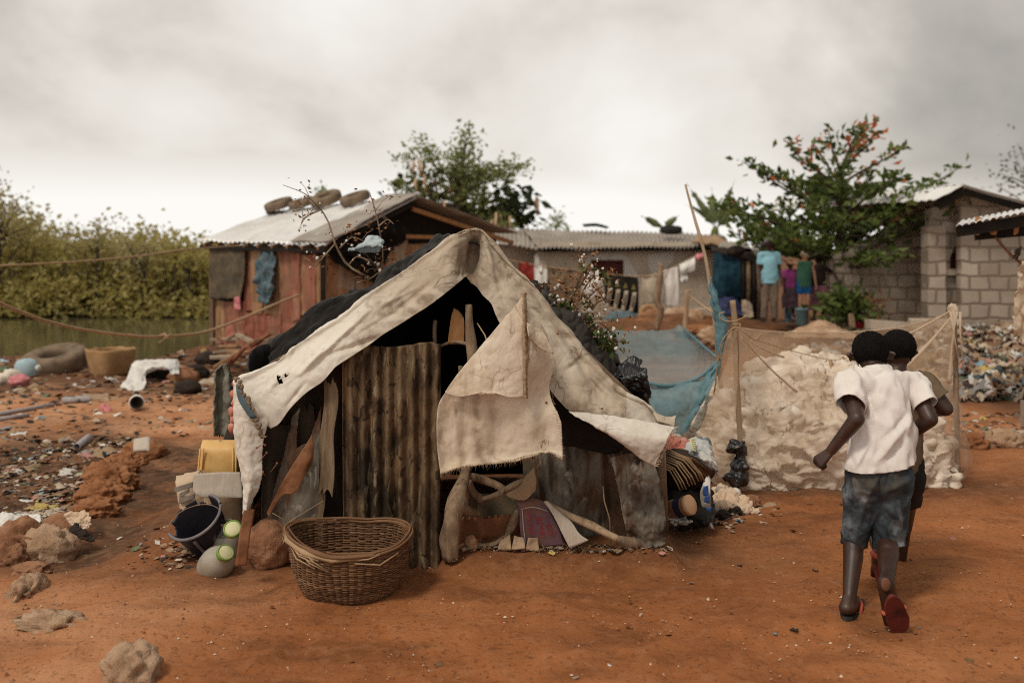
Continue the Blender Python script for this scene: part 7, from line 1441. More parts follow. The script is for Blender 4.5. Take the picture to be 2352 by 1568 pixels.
clothes('shirt', 1560, 1596, 608, 590, 632, 620, LD + .2, 'white', 'small striped white shirt at the right end of the washing line', .03, 9); clothes('cloth', 1562, 1578, 632, 628, 654, 650, LD + .22, 'white', 'narrow white rag under the striped shirt', .03, 19)
clothes('cloth', 1598, 1614, 584, 580, 600, 598, LD + .3, 'pink', 'small pink garment pegged near the bamboo pole', .03, 10)
# rubble at the foot of the house
def bstone(x, y, d, sz, m, seed, label, cat='stone', amp=.4):
    p = P(x, y, d); mb = MB(); mb.blob(p, sz, amp, 1.4, seed, 4, ridged=True); return ob('stone', mb, M[m], label=label, cat=cat)
for k, a in enumerate(((1560,728,19.6,(.30,.2,.16),'palestone','pale stones piled under the white fringed towel'),(1500,730,19.8,(.25,.2,.14),'boulder','brown stone left of the crooked pole foot'),(1600,735,19.0,(.14,.1,.16),'palestone','upright pale stone beside the plaster block'),(1545,748,19.0,(.18,.14,.10),'clay','red clay lump before the pale stones'),(1640,776,16.5,(.22,.16,.15),'palestone','white lumpy stone behind the blue net pole'),(1480,742,19,(.16,.12,.08),'clay','small red lump on the earth bank'),(1600,760,18,(.3,.2,.09),'clay','low red clay lump right of the earth bank'))): bstone(*a[:5], k + 80, a[5])
mb = MB(); p = P(1623, 728, 19.4); mb.box(p, (.40, .3, .34), eul(0, 0, .2)); ob('plaster_block', mb, M['plaster'], label='square tan block standing at the right corner of the plastered house', cat='block', smooth=False)
heap('dark_clothing', [[(1396,716),(1430,712),(1470,720)], [(1385,730),(1430,722),(1476,732)], [(1400,742),(1440,738),(1470,740)]], [20.0, 19.7, 19.5], M['bluegrey'], 'dark blue bundle of clothes on the ground below the black cloth', 'clothing', 3, .08, 2.5)
tyre('tyre', P(1490, 722, 19.9), .17, .05, eul(R(80), 0, .2), 'tan', 'pale ring leaning among stones under the cream towel')
# ---------------------------------------------------------------- lean-to with blue curtain
LT = thing('lean_to', 'dark lean-to of poles and sheets with a deep blue curtain door', 'lean-to', P(1690, 740, 20.2))
rows = [[P(x, 578, 20.2) for x in (1640,1670,1700)], [P(x, 630, 20.12) for x in (1641,1670,1702)], [P(x, 684, 20.16) for x in (1642,1672,1704)]]
M['navy'] = mat('deep_blue_curtain', [(.008,.028,.052), (.015,.055,.085), (.02,.075,.11)], 4, rough=.8, bump=.4, bsc=14)
sheet('blue_curtain', rows, M['navy'], LT, 30, 30, .01, [(.05, 2.5)], seed=2)
wallquad('dark_wall', 1640, 1760, 570, 748, 20.6, 'gutterdark', LT)
for k, (x, y0, y1) in enumerate(((1706,575,745),(1718,580,745),(1731,575,742),(1742,600,742),(1750,590,740))):
    mb = MB(); mb.tube([P(x, y0, 20.2), P(x + 2, (y0 + y1) / 2, 20.2), P(x - 1, y1, 20.1)], .045, 8, rough=.3, seed=k); ob('pole', mb, M['stick' if k % 2 else 'dark'], LT)
rows = [[P(x, y, 19.8) for x, y in ((1634,566),(1680,570),(1730,580),(1765,600))], [P(x, y, 19.4) for x, y in ((1636,576),(1680,584),(1730,598),(1750,606))]]
sheet('roof_sheet', rows, M['dark'], LT, 24, 8, .03, [(.06, 2)], seed=4)
rows = [[P(x, y, 20.6) for x, y in ((1660,552),(1700,556),(1720,560))], [P(x, y, 20.0) for x, y in ((1650,566),(1700,570),(1724,572))]]
sheet('roof_sheet', rows, M['oldroof'], LT, 20, 8, .02, [(.04, 2)], seed=5)
rows = [[P(x, y, 21) for x, y in ((1735,556),(1760,546),(1790,540))], [P(x, y, 20.4) for x, y in ((1738,562),(1770,556),(1800,556))]]
sheet('roof_sheet', rows, M['oldroof'], LT, 12, 8, .02, [(.03, 2)], seed=6)
mb = MB(); mb.blob(P(1690, 576, 19.3), (.17, .16, .11), .2, 1.5, 5, 3); ob('dark_bundle', mb, M['dark'], label='dark rounded bundle hung at the lean-to roof edge', cat='bundle')
heap('white_cloth', [[(1726,560),(1738,556),(1748,566)], [(1728,574),(1742,574),(1756,580)], [(1736,588),(1748,586),(1758,590)]], [19.7, 19.5, 19.5], M['white'], 'white cloth bundle behind the grey cap under the lean-to roof', 'cloth', 5, .05, 4)
heap('purple_tarp', [[(1646,690),(1672,680),(1700,694)], [(1644,706),(1676,700),(1708,712)], [(1650,722),(1680,724),(1712,722)]], [19.8, 19.5, 19.4], mat('indigo_tarp', [(.018,.022,.065), (.04,.045,.12)], 5, rough=.6, bump=.3), 'indigo tarp bundle below the blue curtain', 'tarp', 6, .06, 2.5)
heap('tan_sack', [[(1704,690),(1716,688),(1726,700)], [(1704,710),(1716,708),(1730,716)], [(1710,728),(1720,728),(1730,724)]], [19.6, 19.4, 19.3], M['plankgrey'], 'tan sack standing right of the indigo tarp', 'sack', 7, .05, 3)
def bucket_bg(x, y, d, w_, h_, label, mark=False):
    g = P(x, y, d); T = thing('bucket', label, 'bucket', g, 'blue buckets before the standing group'); s = d / F
    mb = MB(); mb.lathe([(0, 0), (w_*.45*s, 0), (w_*.5*s, h_*s), (w_*.52*s, h_*s), (w_*.52*s, h_*.94*s), (w_*.50*s, h_*.94*s)], 28, Matrix.Translation(g)); ob('bucket_body', mb, M['ltbright'], T)
    mb = MB(); mb.lathe([(w_*.49*s, h_*.98*s), (w_*.3*s, h_*1.0*s), (0, h_*1.0*s)], 28, Matrix.Translation(g)); ob('lid', mb, M['skyblue'], T)
    if mark:
        mb = MB(); mb.box(g + Vector((-w_*.12*s, -w_*.49*s, h_*.38*s)), (w_*.22*s, w_*.05*s, h_*.40*s)); ob('blue_mark', mb, M['blueprint'], T, smooth=False)
        mb = MB(); mb.box(g + Vector((w_*.17*s, -w_*.475*s, h_*.40*s)), (w_*.20*s, w_*.05*s, h_*.40*s)); ob('white_mark', mb, M['white'], T, smooth=False)
M['ltbright'] = mat('light_blue_bucket', [(.22,.47,.55), (.32,.56,.63)], 5, rough=.5, bump=.05, spots=[((.55,.56,.5), 6, .6, .08, .6)])
bucket_bg(1813, 739, 18.8, 25, 32, 'light blue bucket with a dark blue mark on its front', True); bucket_bg(1842, 746, 18.2, 29, 38, 'taller light blue bucket without a mark on its front')
mb = MB(); g = P(1977, 754, 17.6); mb.lathe([(.0, 0), (.06, 0), (.11, .12), (.115, .125), (.10, .115), (.055, .01), (0, .01)], 24, Matrix.Translation(g) @ eul(0, R(-6), 0).to_4x4()); ob('red_bowl', mb, M['crimson'], label='red plastic bowl on the ground under the almond tree', cat='bowl')
heap('sand_pile', [[(1850,750),(1890,738),(1930,752)], [(1810,762),(1890,748),(1960,764)], [(1800,775),(1890,770),(1980,775)]], [16.8, 16, 15.5], M['palestone'], 'pale sand pile behind the net pen', 'sand pile', 2, .06, 1.5)
pole('tree_stump', [(1958,752,16.8),(1956,735,16.8),(1955,720,16.8)], [.06,.055,.04], 'stick', None, 9, label='short grey stump beside the red bowl', cat='stump')
# orange bucket-like thing and dark drum by the trunk
mb = MB(); mb.lathe([(0, 0), (.14, 0), (.15, .42), (0, .43)], 20, Matrix.Translation(P(1902, 722, 20.8))); ob('drum', mb, M['gutterdark'], label='dark drum standing left of the tree trunk', cat='drum')
# ---------------------------------------------------------------- concrete block house on the right
BH = thing('block_house', 'unfinished grey concrete block house with a gabled roof', 'house', P(2200, 770, 17.4))
def poly(name, pts, d, m, parent, th=.18):
    c = [P(x, y, d) for x, y in pts]; n = len(c); mb = MB(); mb.add(c + [p + Vector((0, th, 0)) for p in c], [tuple(range(n)), tuple(range(2*n-1, n-1, -1))] + [(k, k + n, (k+1) % n + n, (k+1) % n) for k in range(n)]); return ob(name, mb, M[m], parent, smooth=False)
poly('wall', [(1905,590),(2000,545),(2134,478),(2138,470),(2138,800),(1905,760)], 18.6, 'block', BH)
poly('wall', [(2134,480),(2215,446),(2215,545),(2206,545),(2182,590),(2182,618),(2208,618),(2208,800),(2134,800)], 17.55, 'block', BH)
poly('wall', [(2207,448),(2215,444),(2480,520),(2480,800),(2207,800)], 17.2, 'block', BH)
poly('pillar', [(2132,520),(2172,518),(2174,800),(2132,800)], 17.3, 'block', BH, .3)
poly('opening', [(2170,540),(2210,540),(2210,622),(2170,622)], 17.75, 'maroon', BH)
poly('sill_course', [(2172,618),(2209,618),(2209,632),(2172,632)], 17.45, 'plaster', BH, .1)
rk = P(2216, 424, 16.6); rdir = Vector((-1.7, 5.4, 0)); fl = P(2148, 459, 16.7); fr_ = P(2490, 504, 16.5); fl2 = fl + (fl - rk) * 3.2
corr_roof('roof', fl, fl + rdir, rk + rdir, rk, 30, .014, M['zinc'], BH, 160, 8, .02)
corr_roof('roof', fr_ + rdir, fr_, rk, rk + rdir, 30, .014, M['zinc'], BH, 160, 12, .02, 4)
for a_, b_ in (((2214,430,16.75), (2152,464,16.85)), ((2218,430,16.75), (2490,510,16.65))):
    mb = MB(); mb.beam(P(*a_) + Vector((0, 0, -.05)), P(*b_) + Vector((0, 0, -.05)), .06, .16); ob('barge_board', mb, M['gutterdark'], BH, smooth=False)
for x, y in ((2218, 436), (2200, 446)):
    mb = MB(); mb.beam(P(x, y, 16.9), P(x, y + 22, 17.1), .08, .1); ob('king_post', mb, M['oldwood'], BH, smooth=False)
poly('plinth', [(2000,735),(2130,745),(2130,764),(2000,756)], 17.0, 'plaster', BH, .3)
for k, (x0, x1, y0, y1, d) in enumerate(((2090,2204,732,756,16.6),(2172,2210,752,768,16.4),(2216,2270,750,772,16.3),(2265,2330,748,770,16.2),(2120,2176,758,776,16.0))):
    a, b = P(x0, y0, d), P(x1, y1, d); mb = MB(); mb.box(((a.x+b.x)/2, d, (a.z+b.z)/2), (b.x-a.x-.02, .22, a.z-b.z), eul(0, 0, .08 * (k - 2))); o = ob('concrete_block', mb, M['plaster'], smooth=False, label=('long low block course before the house wall', 'single block lying right of the block course end', 'block lying under the window of the block house', 'rightmost loose block by the wall foot', 'front loose block beside the net pen right pole')[k], cat='block', group='loose concrete blocks')
    o.modifiers.new('b', 'BEVEL').width = .015
# ---------------------------------------------------------------- near roof corner at the right edge
NR = thing('shed_roof', 'corner of a near shed with a toothed corrugated roof edge and dark beams', 'shed', P(2420, 830, 9.3))
g = np.zeros((10, 120, 3))
for i in range(10):
    for j in range(120):
        u, v = j / 119, i / 9; a = P(2195, 521, 8.9).lerp(P(2470, 468, 8.5), u); b = a + Vector((.72, 1.5, .085)); p = a.lerp(b, v) + Vector((0, 0, .022 * math.copysign(abs(math.sin(u * 17 * 3.14)) ** .7, 1))); g[i, j] = p
o = ob('roof', (g.reshape(-1, 3), grid_faces(10, 120)), M['zinc'], NR); o.modifiers.new('t', 'SOLIDIFY').thickness = .005
mb = MB(); mb.beam(P(2196, 532, 8.98), P(2480, 488, 8.6), .05, .10); ob('fascia', mb, M['gutterdark'], NR, smooth=False)
mb = MB(); mb.beam(P(2238, 536, 9.2), P(2480, 515, 8.9), .12, .13); ob('beam', mb, M['gutterdark'], NR, smooth=False)
for x in (2242, 2281, 2330):
    mb = MB(); mb.beam(P(x, 538, 9.05), P(x + 6, 500, 9.0), .04, .05); ob('strut', mb, M['beamorange'], NR, smooth=False)
mb = MB(); mb.tube([P(2286, 545, 9.0), P(2316, 580, 9.0), P(2370, 625, 9.0)], .012, 6); ob('stay', mb, M['rustplain'], NR)
mb = MB(); mb.beam(P(2420, 500, 9.0), P(2424, 850, 9.0), .1, .1); ob('post', mb, M['oldwood'], NR, smooth=False)
mb = MB(); rg = random.Random(3)
for k in range(14): mb.tube([P(2346, 565 + k % 5, 8.8), P(2346 + rg.uniform(-22, -4), 575 + rg.uniform(0, 25), 8.8)], .006, 4)
ob('straw_tuft', mb, M['dark'], NR)
rows = [[P(x, y, 8.4) for x, y in r] for r in ([(2344,600),(2360,596),(2380,590)], [(2338,660),(2352,655),(2376,650)], [(2330,720),(2352,720),(2378,715)], [(2334,770),(2352,790),(2376,800)])]
sheet('hanging_net', rows, M['creamnetfold'], None, 20, 40, .004, [(.07, 4), (.02, 11)], seed=4, ragged=[('b', .12), ('l', .04)], label='pale shredded net hanging at the right edge from the near shed', cat='net')
mb = MB(); mb.beam(P(2352, 920, 9.2), P(2354, 1000, 9.2), .10, .02); ob('grey_post', mb, M['oldroof'], label='grey metal post at the far right edge by the rubbish heap', cat='post', smooth=False)
# ---------------------------------------------------------------- ropes on the left
for pts, r, lab in (([(-60,612,11.0),(0,610,11.2),(150,602,12),(300,590,13),(420,574,14),(520,566,15.6),(580,562,16.2)], .012, 'upper rope running from the left to the plank shack eave'), ([(-60,665,8.0),(0,696,8.3),(100,735,8.9),(200,758,9.6),(300,770,10.2),(370,772,10.8),(470,762,11.8),(560,730,12.8),(640,695,13.8),(690,676,14.6)], .016, 'sagging rope with a knot hanging across the pond')):
    mb = MB(); mb.tube([Vector(p) for p in cr_([tuple(P(*a)) for a in pts], 60)], r, 6, rough=.2); ob('rope', mb, M['rope'], label=lab, cat='rope')
    if r > .014:
        KN = MB(); KN.tube([P(366, 772, 10.75), P(378, 766, 10.7), P(388, 778, 10.7)], .012, 5); KN.tube([P(392, 768, 10.9), P(374, 780, 10.8), P(366, 786, 10.7)], .012, 5); ob('knot', KN, M['rope'], bpy.data.objects[[o.name for o in bpy.data.objects if o.name.startswith('rope')][-1]])
# ---------------------------------------------------------------- almond tree
def limb(mb, a, b, r0, r1, seed, sag=.0, n=9, k=10):
    a, b = Vector(a), Vector(b); L = (b - a).length; pts = []
    for i in range(k):
        t = i / (k - 1); pts.append(a.lerp(b, t) + Vector((n3(t * 2.5, seed, 0), n3(t * 2.5, seed, 4), n3(t * 2.5, seed, 8))) * L * .07 * math.sin(t * 3.14) + Vector((0, 0, sag * math.sin(t * 3.14))))
    mb.tube(pts, list(np.linspace(r0, r1, k)), n, rough=.15, seed=seed); return pts
def almond():
    d0 = 19.0; T = thing('almond_tree', 'spreading almond tree with tiered green branches and orange leaves at the top', 'tree', P(1916, 748, d0))
    tr = [Vector(p) for p in cr_([tuple(P(x, y, d0)) for x, y in ((1916,752),(1918,690),(1922,640),(1930,590),(1932,520),(1934,460),(1930,415),(1932,380))], 30)]
    mb = MB(); mb.tube(tr, list(np.interp(np.linspace(0, 1, 30), [0, .25, .4, .7, 1], [.17, .14, .10, .06, .03])), 10, rough=.2); ob('trunk', mb, M['bark'], T)
    def at(y): return min(tr, key=lambda p: abs(p.z - (H - (y - HZ) / F * d0)))
    # (start row on the trunk, tip x, tip y)
    tiers = [(640,2130,582),(640,2060,600),(600,1690,545),(600,1780,568),(630,2010,585),(600,1840,585),(600,2165,490),(600,2110,520),(595,1690,505),(590,1725,540),(600,2040,545),(590,1800,560),(585,1670,470),(560,2200,385),(560,2110,440),(555,1750,500),(545,1790,470),(540,2060,470),(520,1700,372),(515,1745,395),(510,1800,405),(500,2040,420),(495,2000,400),(480,1850,380),(470,1980,440),(450,1900,410),(440,1800,320),(430,1850,330),(420,2060,345),(410,1905,300),(405,1980,330),(395,2035,300),(385,2000,275),(385,1960,300),(590,1900,575),(620,1960,600),(540,1930,500),(560,1870,520),(560,1990,520),(470,1890,440),(600,1740,562),(520,1960,440)]
    rg = random.Random(9); bm = MB(); pts = []; org = []; dirs = []
    for k, (y0, tx, ty) in enumerate(tiers):
        for rep in range(2 if ty > 400 else 1):
            a = at(y0 - rep * 8); dd = rg.uniform(-.5, .5) if rep == 0 else rg.choice((-1, 1)) * rg.uniform(.7, 2.0)
            tip = P(tx if rep == 0 else 1932 + (tx - 1932) * rg.uniform(.45, .9), ty + rg.uniform(-8, 8) * rep, d0); tip = tip + Vector((0, dd, 0))
            br = limb(bm, a, tip, .032, .010, k * 3 + rep, -.06 if ty > 450 else .02)
            L = (tip - a).length; nl = int((25 + 21 * L) * (1.2 if ty > 400 else .66))
            for _ in range(nl):
                t = rg.random() ** .62 * .98 + .02; i = min(8, int((.22 + .78 * t) * 9)); p = br[i].lerp(br[i + 1], rg.random())
                s = .10 + .10 * (ty > 420); p = p + Vector((rg.gauss(0, s), rg.gauss(0, s * 1.2), abs(rg.gauss(0, s * .40))))
                q = (tip - a).normalized(); pts.append(tuple(p)); dirs.append((q.x * .5, q.y * .5, .35))
                z_ = (p.z - (H - (430 - HZ) / F * d0)); org.append(1 if (rg.random() < (.012 + (.26 if ty < 350 else .05 if ty < 420 else 0) + (.40 if (tx > 1990 and ty < 310) else 0))) else 0)
    ob('branches', bm, M['bark'], T)
    leafmesh('crown', pts, [M['leaf'], M['leaforange']], T, (.13, .22), .52, 5, .05, .18, dirs, org)
almond()
# ---------------------------------------------------------------- trees behind the shack
def tree(name, label, base, tips, d, m, size, nper, spread, r0=.12, asp=.5, down=0, seed=0, trunkm='bark', droop=0, cat='tree', clump=1.0):
    T = thing(name, label, cat, P(base[0], base[1], d)); rg = random.Random(seed); top_ = min(t[1] for t in tips); bx = base[0]
    tr = [P(base[0], base[1], d), P((base[0] + base[2]) / 2 + 4, (base[1] + base[3]) / 2, d), P(base[2], base[3], d)]; tr = [Vector(p) for p in cr_([tuple(p) for p in tr], 14)]
    mb = MB(); mb.tube(tr, list(np.linspace(r0, r0 * .45, 14)), 9, rough=.2); ob('trunk', mb, M[trunkm], T)
    bm = MB(); pts = []; dirs = []
    for k, (x, y) in enumerate(tips):
        tip = P(x, y, d) + Vector((0, rg.uniform(-1, 1) * spread * 2.5, 0)); a = tr[rg.randint(5, 13)]
        br = limb(bm, a, tip, r0 * .32, r0 * .06, seed + k, droop)
        for _ in range(nper):
            t = rg.random() ** .7; i = min(8, int((.35 + .65 * t) * 9)); p = br[i].lerp(br[i + 1], rg.random()); s = spread * clump
            pts.append(tuple(p + Vector((rg.gauss(0, s), rg.gauss(0, s), rg.gauss(0, s * .75))))); q = (tip - a).normalized(); dirs.append((q.x * .4, q.y * .4, q.z * .3 - down))
    ob('branches', bm, M[trunkm], T); leafmesh('crown', pts, M[m], T, size, asp, seed, down, .12, dirs); return T
tree('broadleaf_tree', 'dark broad-leaved tree rising behind the shack gable', (1080, 560, 1085, 470), [(915,432),(940,402),(960,390),(985,455),(1000,470),(1040,480),(1060,490),(1100,480),(1150,470),(1165,415),(1180,440),(1200,455),(1225,470),(1215,500),(1140,500),(1100,500),(1190,480),(1160,500)], 27, 'leafdark', (.22, .38), 30, .26, .16, .6, .25, 3)
MO = tree('moringa_tree', 'tall feathery light-green moringa tree with long hanging pods behind the shack', (1045, 560, 1050, 400), [(1075,290),(1068,310),(1085,320),(1050,345),(1040,370),(1075,370),(1060,400),(1090,400),(1030,400),(1050,430),(1090,430),(965,322),(975,335),(920,360),(905,420),(925,440),(1190,385),(1210,380),(1175,400),(1120,400),(1140,395),(1060,460),(1090,470),(1110,450),(1160,530),(1180,520)], 26, 'leaflight', (.11, .19), 100, .17, .09, .45, .1, 7, droop=.12)
rg = random.Random(4); mb = MB()
for x, y in ((950,370),(962,366),(972,372),(955,410),(966,420),(975,400),(985,432),(1035,415),(1046,420),(1052,415),(1060,430),(1020,460),(1140,488),(1150,492),(1160,510),(1172,496),(1232,452),(1236,455),(1130,505),(1000,400)):
    a = P(x, y, 26 + rg.uniform(-.8, .8)); L = rg.uniform(.32, .58); mb.tube([a, a + Vector((rg.uniform(-.03, .03), 0, -L * .5)), a + Vector((rg.uniform(-.06, .06), 0, -L))], [.030, .046, .02], 6)
ob('pods', mb, M['pod'], MO, kind='stuff')
# banana plants
def banana(bx, by, d, leaves, label, seed):
    T = thing('banana_plant', label, 'banana plant', P(bx, by, d)); mb = MB(); mb.tube([P(bx, by, d), P(bx + 2, (by + 500) / 2, d), P(bx + 4, 520, d)], [.12, .10, .06], 9); ob('stem', mb, M['leaflight'], T)
    for k, (x, y, w_, ben) in enumerate(leaves):
        a = P(bx + 4, 525, d); b = P(x, y, d) + Vector((0, (k % 3 - 1) * .3, 0)); dv = b - a; L = dv.length; s, u = frame_of(dv, Vector((0, 1, 0)))
        rows = []
        for i in range(9):
            t = i / 8; c = a.lerp(b, t) + Vector((0, 0, ben * math.sin(t * 3.14) * L)) ; hw = w_ * math.sin(min(1, t * 1.15 + .02) * 3.14) ** .6 * (.25 if t < .22 else 1)
            rows.append([c - s * hw + u * hw * .3, c, c + s * hw + u * hw * .3])
        sheet('leaf', rows, M['bananaleaf'], T, 9, 24, 0, [(.03, 3)], seed=k + seed, ragged=[('l', .06), ('r', .06)])
M['bananaleaf'] = mat('banana_leaf', [(.08,.11,.045), (.16,.19,.08), (.25,.27,.12)], 3, rough=.5, bump=.15, transl=.3)
banana(1640, 560, 26, [(1572,424,.08,.03),(1606,452,.06,.03),(1640,430,.13,0),(1683,414,.10,0),(1572,470,.06,.12),(1712,508,.07,.16),(1702,462,.07,.06)], 'large banana plant behind the bamboo pole and the roof end', 2)
banana(1520, 560, 27, [(1470,497,.10,.02),(1560,494,.10,.02),(1500,508,.06,.04)], 'banana plant peeping over the grey roof beside the black tyre', 12)
# distant shrubs over the roofs
tree('far_shrub', 'wispy far shrub showing above the grey roof left of centre', (1275,560,1276,530), [(1270,510),(1280,490),(1276,500),(1290,520)], 34, 'leaflight', (.10,.18), 40, .16, .05, seed=5, cat='shrub')
tree('far_shrub', 'wispy shrub behind the tyres on the shack roof', (738,470,738,450), [(733,440),(742,436),(738,446)], 24, 'leaflight', (.08,.14), 40, .12, .05, seed=6, cat='shrub')
tree('thin_tree', 'thin sparse tree behind the block house at the right edge', (2420,620,2380,400), [(2350,300),(2330,330),(2342,350),(2320,360),(2300,400),(2335,400),(2352,380),(2310,420),(2345,430),(2360,330)], 28, 'leafdark', (.09,.15), 26, .30, .10, seed=8)
# bushes below the almond tree
tree('leafy_bush', 'leafy green bush growing under the almond tree', (1945,748,1942,700), [(1905,690),(1920,675),(1945,665),(1965,680),(1900,715),(1930,700),(1960,705),(1980,715),(1950,725),(1910,735)], 17.6, 'leaf', (.13,.22), 34, .14, .03, .6, seed=13, cat='bush')
tree('brown_shrub', 'rust-brown dying shrub against the block wall', (2000,752,2000,710), [(1980,690),(2000,685),(2010,700),(1990,710),(2005,725),(1985,730)], 17.9, 'drytan', (.06,.11), 45, .12, .03, seed=17, cat='shrub')
# ---------------------------------------------------------------- mangroves beyond the pond
rg = np.random.default_rng(3); pts = []; dr = []
def skyline(x): return 578 - 14 * math.sin(x * .021 + 1) - 9 * math.sin(x * .063) - 45 * math.exp(-((x - 20) / 110) ** 2) - 15 * math.exp(-((x - 230) / 40) ** 2)
R_ = random.Random(5)
for k in range(620):
    x = R_.uniform(-260, 560); d = R_.uniform(27.5, 33); yt = skyline(x) + abs(R_.gauss(0, 34)) + R_.uniform(0, 60); c = P(x, yt, d); n = R_.randint(40, 75); s = R_.uniform(.28, .55)
    for _ in range(n): pts.append((c.x + R_.gauss(0, s), c.y + R_.gauss(0, s), max(.05, c.z + R_.gauss(0, s * .75)))); dr.append((0, 0, .25))
for k in range(240):
    x = R_.uniform(-240, 540); d = R_.uniform(26.6, 28.2); c = P(x, R_.uniform(655, 728), d); s = R_.uniform(.25, .45)
    for _ in range(50): pts.append((c.x + R_.gauss(0, s), c.y + R_.gauss(0, s), max(-.1, c.z + R_.gauss(0, s * .7)))); dr.append((0, -.1, .2))
leafmesh('mangrove_thicket', pts, M['mangrove'], None, (.13, .24), .6, 4, 0, .15, dr, label='dense olive-green mangrove thicket on the far side of the pond', cat='mangroves', kind='stuff')
mb = MB()
for k in range(120):
    x = R_.uniform(-200, 520); a = P(x, R_.uniform(712, 728), R_.uniform(26.8, 28)); mb.tube([a, a + Vector((R_.uniform(-.3, .3), 0, R_.uniform(.8, 2.0)))], [.03, .012], 5)
ob('mangrove_stems', mb, M['bark'], label='thin dark stems at the foot of the mangroves', cat='stems', kind='stuff')
tree('mangrove_tree', 'tall ragged mangrove at the far left rising above the thicket', (-20,720,0,520), [(0,420),(20,440),(-30,410),(40,470),(60,465),(10,480),(-40,460),(30,500),(75,500),(55,520),(-20,440),(90,530)], 26.6, 'mangrovedull', (.11,.19), 62, .26, .10, seed=21, cat='tree')
tree('mangrove_tree', 'thin pale mangrove second from the left above the thicket', (215,720,222,560), [(215,500),(228,515),(205,530),(240,540),(190,545),(222,520),(150,530),(135,540)], 27, 'mangrovedull', (.10,.17), 52, .22, .07, seed=23, cat='tree')
tree('mangrove_tree', 'brownish bare-topped mangrove left of the plank shack', (330,720,320,575), [(300,545),(318,535),(335,548),(350,560),(280,560),(310,555),(365,575),(295,540)], 26.8, 'mangrovedull', (.10,.17), 58, .24, .07, seed=25, cat='tree')
tree('mangrove_tree', 'rounded mangrove crown close to the plank shack wall', (430,720,430,600), [(400,560),(420,565),(445,570),(460,580),(385,575),(430,580),(470,600),(410,600)], 27, 'mangrove', (.12,.2), 60, .26, .07, seed=27, cat='tree')
# ---------------------------------------------------------------- cotton bushes leaning on the shelter
def cotton_bush(name, label, base, branches, green=(), bolls=60, seed=0, d=5.9, dry=120, spread=.05):
    T = thing(name, label, 'bush', P(base[0], base[1], d)); rg = random.Random(seed); bm = MB(); allp = []
    for k, pts in enumerate(branches):
        q = [Vector(p) for p in cr_([tuple(P(x, y, d + rg.uniform(-.05, .05))) for x, y in pts], 16)]; bm.tube(q, list(np.linspace(.007 if k else .010, .002, 16)), 6, rough=.2, seed=k); allp.append(q)
        for _ in range(3):
            i = rg.randint(4, 14); a = q[i]; b = a + Vector((rg.uniform(-.12, .12), rg.uniform(-.08, .08), rg.uniform(-.06, .12))); bm.tube([a, a.lerp(b, .5) + Vector((0, 0, .015)), b], [.0028, .002, .0012], 5); allp.append([a.lerp(b, t) for t in np.linspace(0, 1, 8)])
    ob('branches', bm, M['stick'], T)
    pick = lambda: rg.choice(rg.choice(allp)[3:]) + Vector((rg.gauss(0, spread), rg.gauss(0, spread), rg.gauss(0, spread)))
    leafmesh('dry_bracts', [tuple(pick()) for _ in range(dry)], M['drytan'], T, (.018, .040), .55, seed, .3, .2, kind='stuff')
    mb = MB()
    for k in range(bolls):
        p = pick(); s = rg.uniform(.004, .013); mb.blob(p, (s, s, s * rg.uniform(.9, 1.6)), .5, 1.6, k, 2)
    ob('cotton_bolls', mb, M['cotton'], T, kind='stuff')
    if green:
        gp = []
        for (x, y, n, s) in green: gp += [tuple(P(x + rg.gauss(0, s), y + rg.gauss(0, s), d + rg.gauss(0, .06))) for _ in range(n)]
        leafmesh('green_leaves', gp, M['leaf'], T, (.03, .055), .8, seed, .4, .15)
    return T
cotton_bush('cotton_bush', 'dry cotton bush with white bolls and green leaves behind the right roof slope', (1330, 760),
    [[(1290,760),(1300,700),(1330,660),(1352,625),(1358,612)], [(1310,760),(1320,700),(1300,680),(1262,672)], [(1330,770),(1350,720),(1380,690),(1420,690)], [(1330,770),(1370,740),(1400,760),(1418,790)], [(1320,750),(1360,735),(1390,730),(1424,742)], [(1300,720),(1285,690),(1270,660)], [(1330,690),(1350,650),(1372,632),(1390,630)], [(1315,720),(1345,690),(1372,665),(1400,650)], [(1340,760),(1380,760),(1402,790),(1396,800)], [(1310,700),(1330,640),(1340,628),(1326,610)]],
    [(1340,610,16,8),(1386,630,16,8),(1280,694,26,12),(1300,704,20,12),(1350,706,14,14),(1344,742,16,10),(1396,768,34,13),(1376,778,18,10),(1404,786,26,10),(1392,800,12,8),(1350,750,12,8)], 85, 4, 5.95, 420, .05)
CB = cotton_bush('cotton_branch', 'bare cotton branch with dry bracts rising behind the left roof slope', (860, 650),
    [[(852,640),(800,610),(770,560),(750,500),(712,455),(690,440),(650,425)], [(858,660),(880,600),(870,520),(858,470),(848,440)], [(800,610),(820,590),(850,600),(884,610)], [(770,560),(735,600),(720,620)], [(862,650),(890,620),(905,600)], [(740,480),(700,500),(690,520)], [(780,570),(810,545),(845,560)], [(870,520),(890,505),(905,515)], [(820,650),(850,640),(870,625),(876,618)]],
    (), 26, 9, 6.6, 170, .04)
heap('snagged_rag', [[(836,556),(850,545),(868,540),(880,548)], [(806,574),(842,562),(866,560),(880,566)], [(800,578),(840,580),(864,582),(876,574)]], [6.55, 6.45, 6.5], mat('pale_blue_plastic_rag', [(.34,.42,.43), (.52,.59,.60), (.64,.68,.67)], 9, rough=.45, bump=.5, transl=.2), 'pale blue striped plastic rag snagged on the bare cotton branch', 'rag', 4, .020, 7)
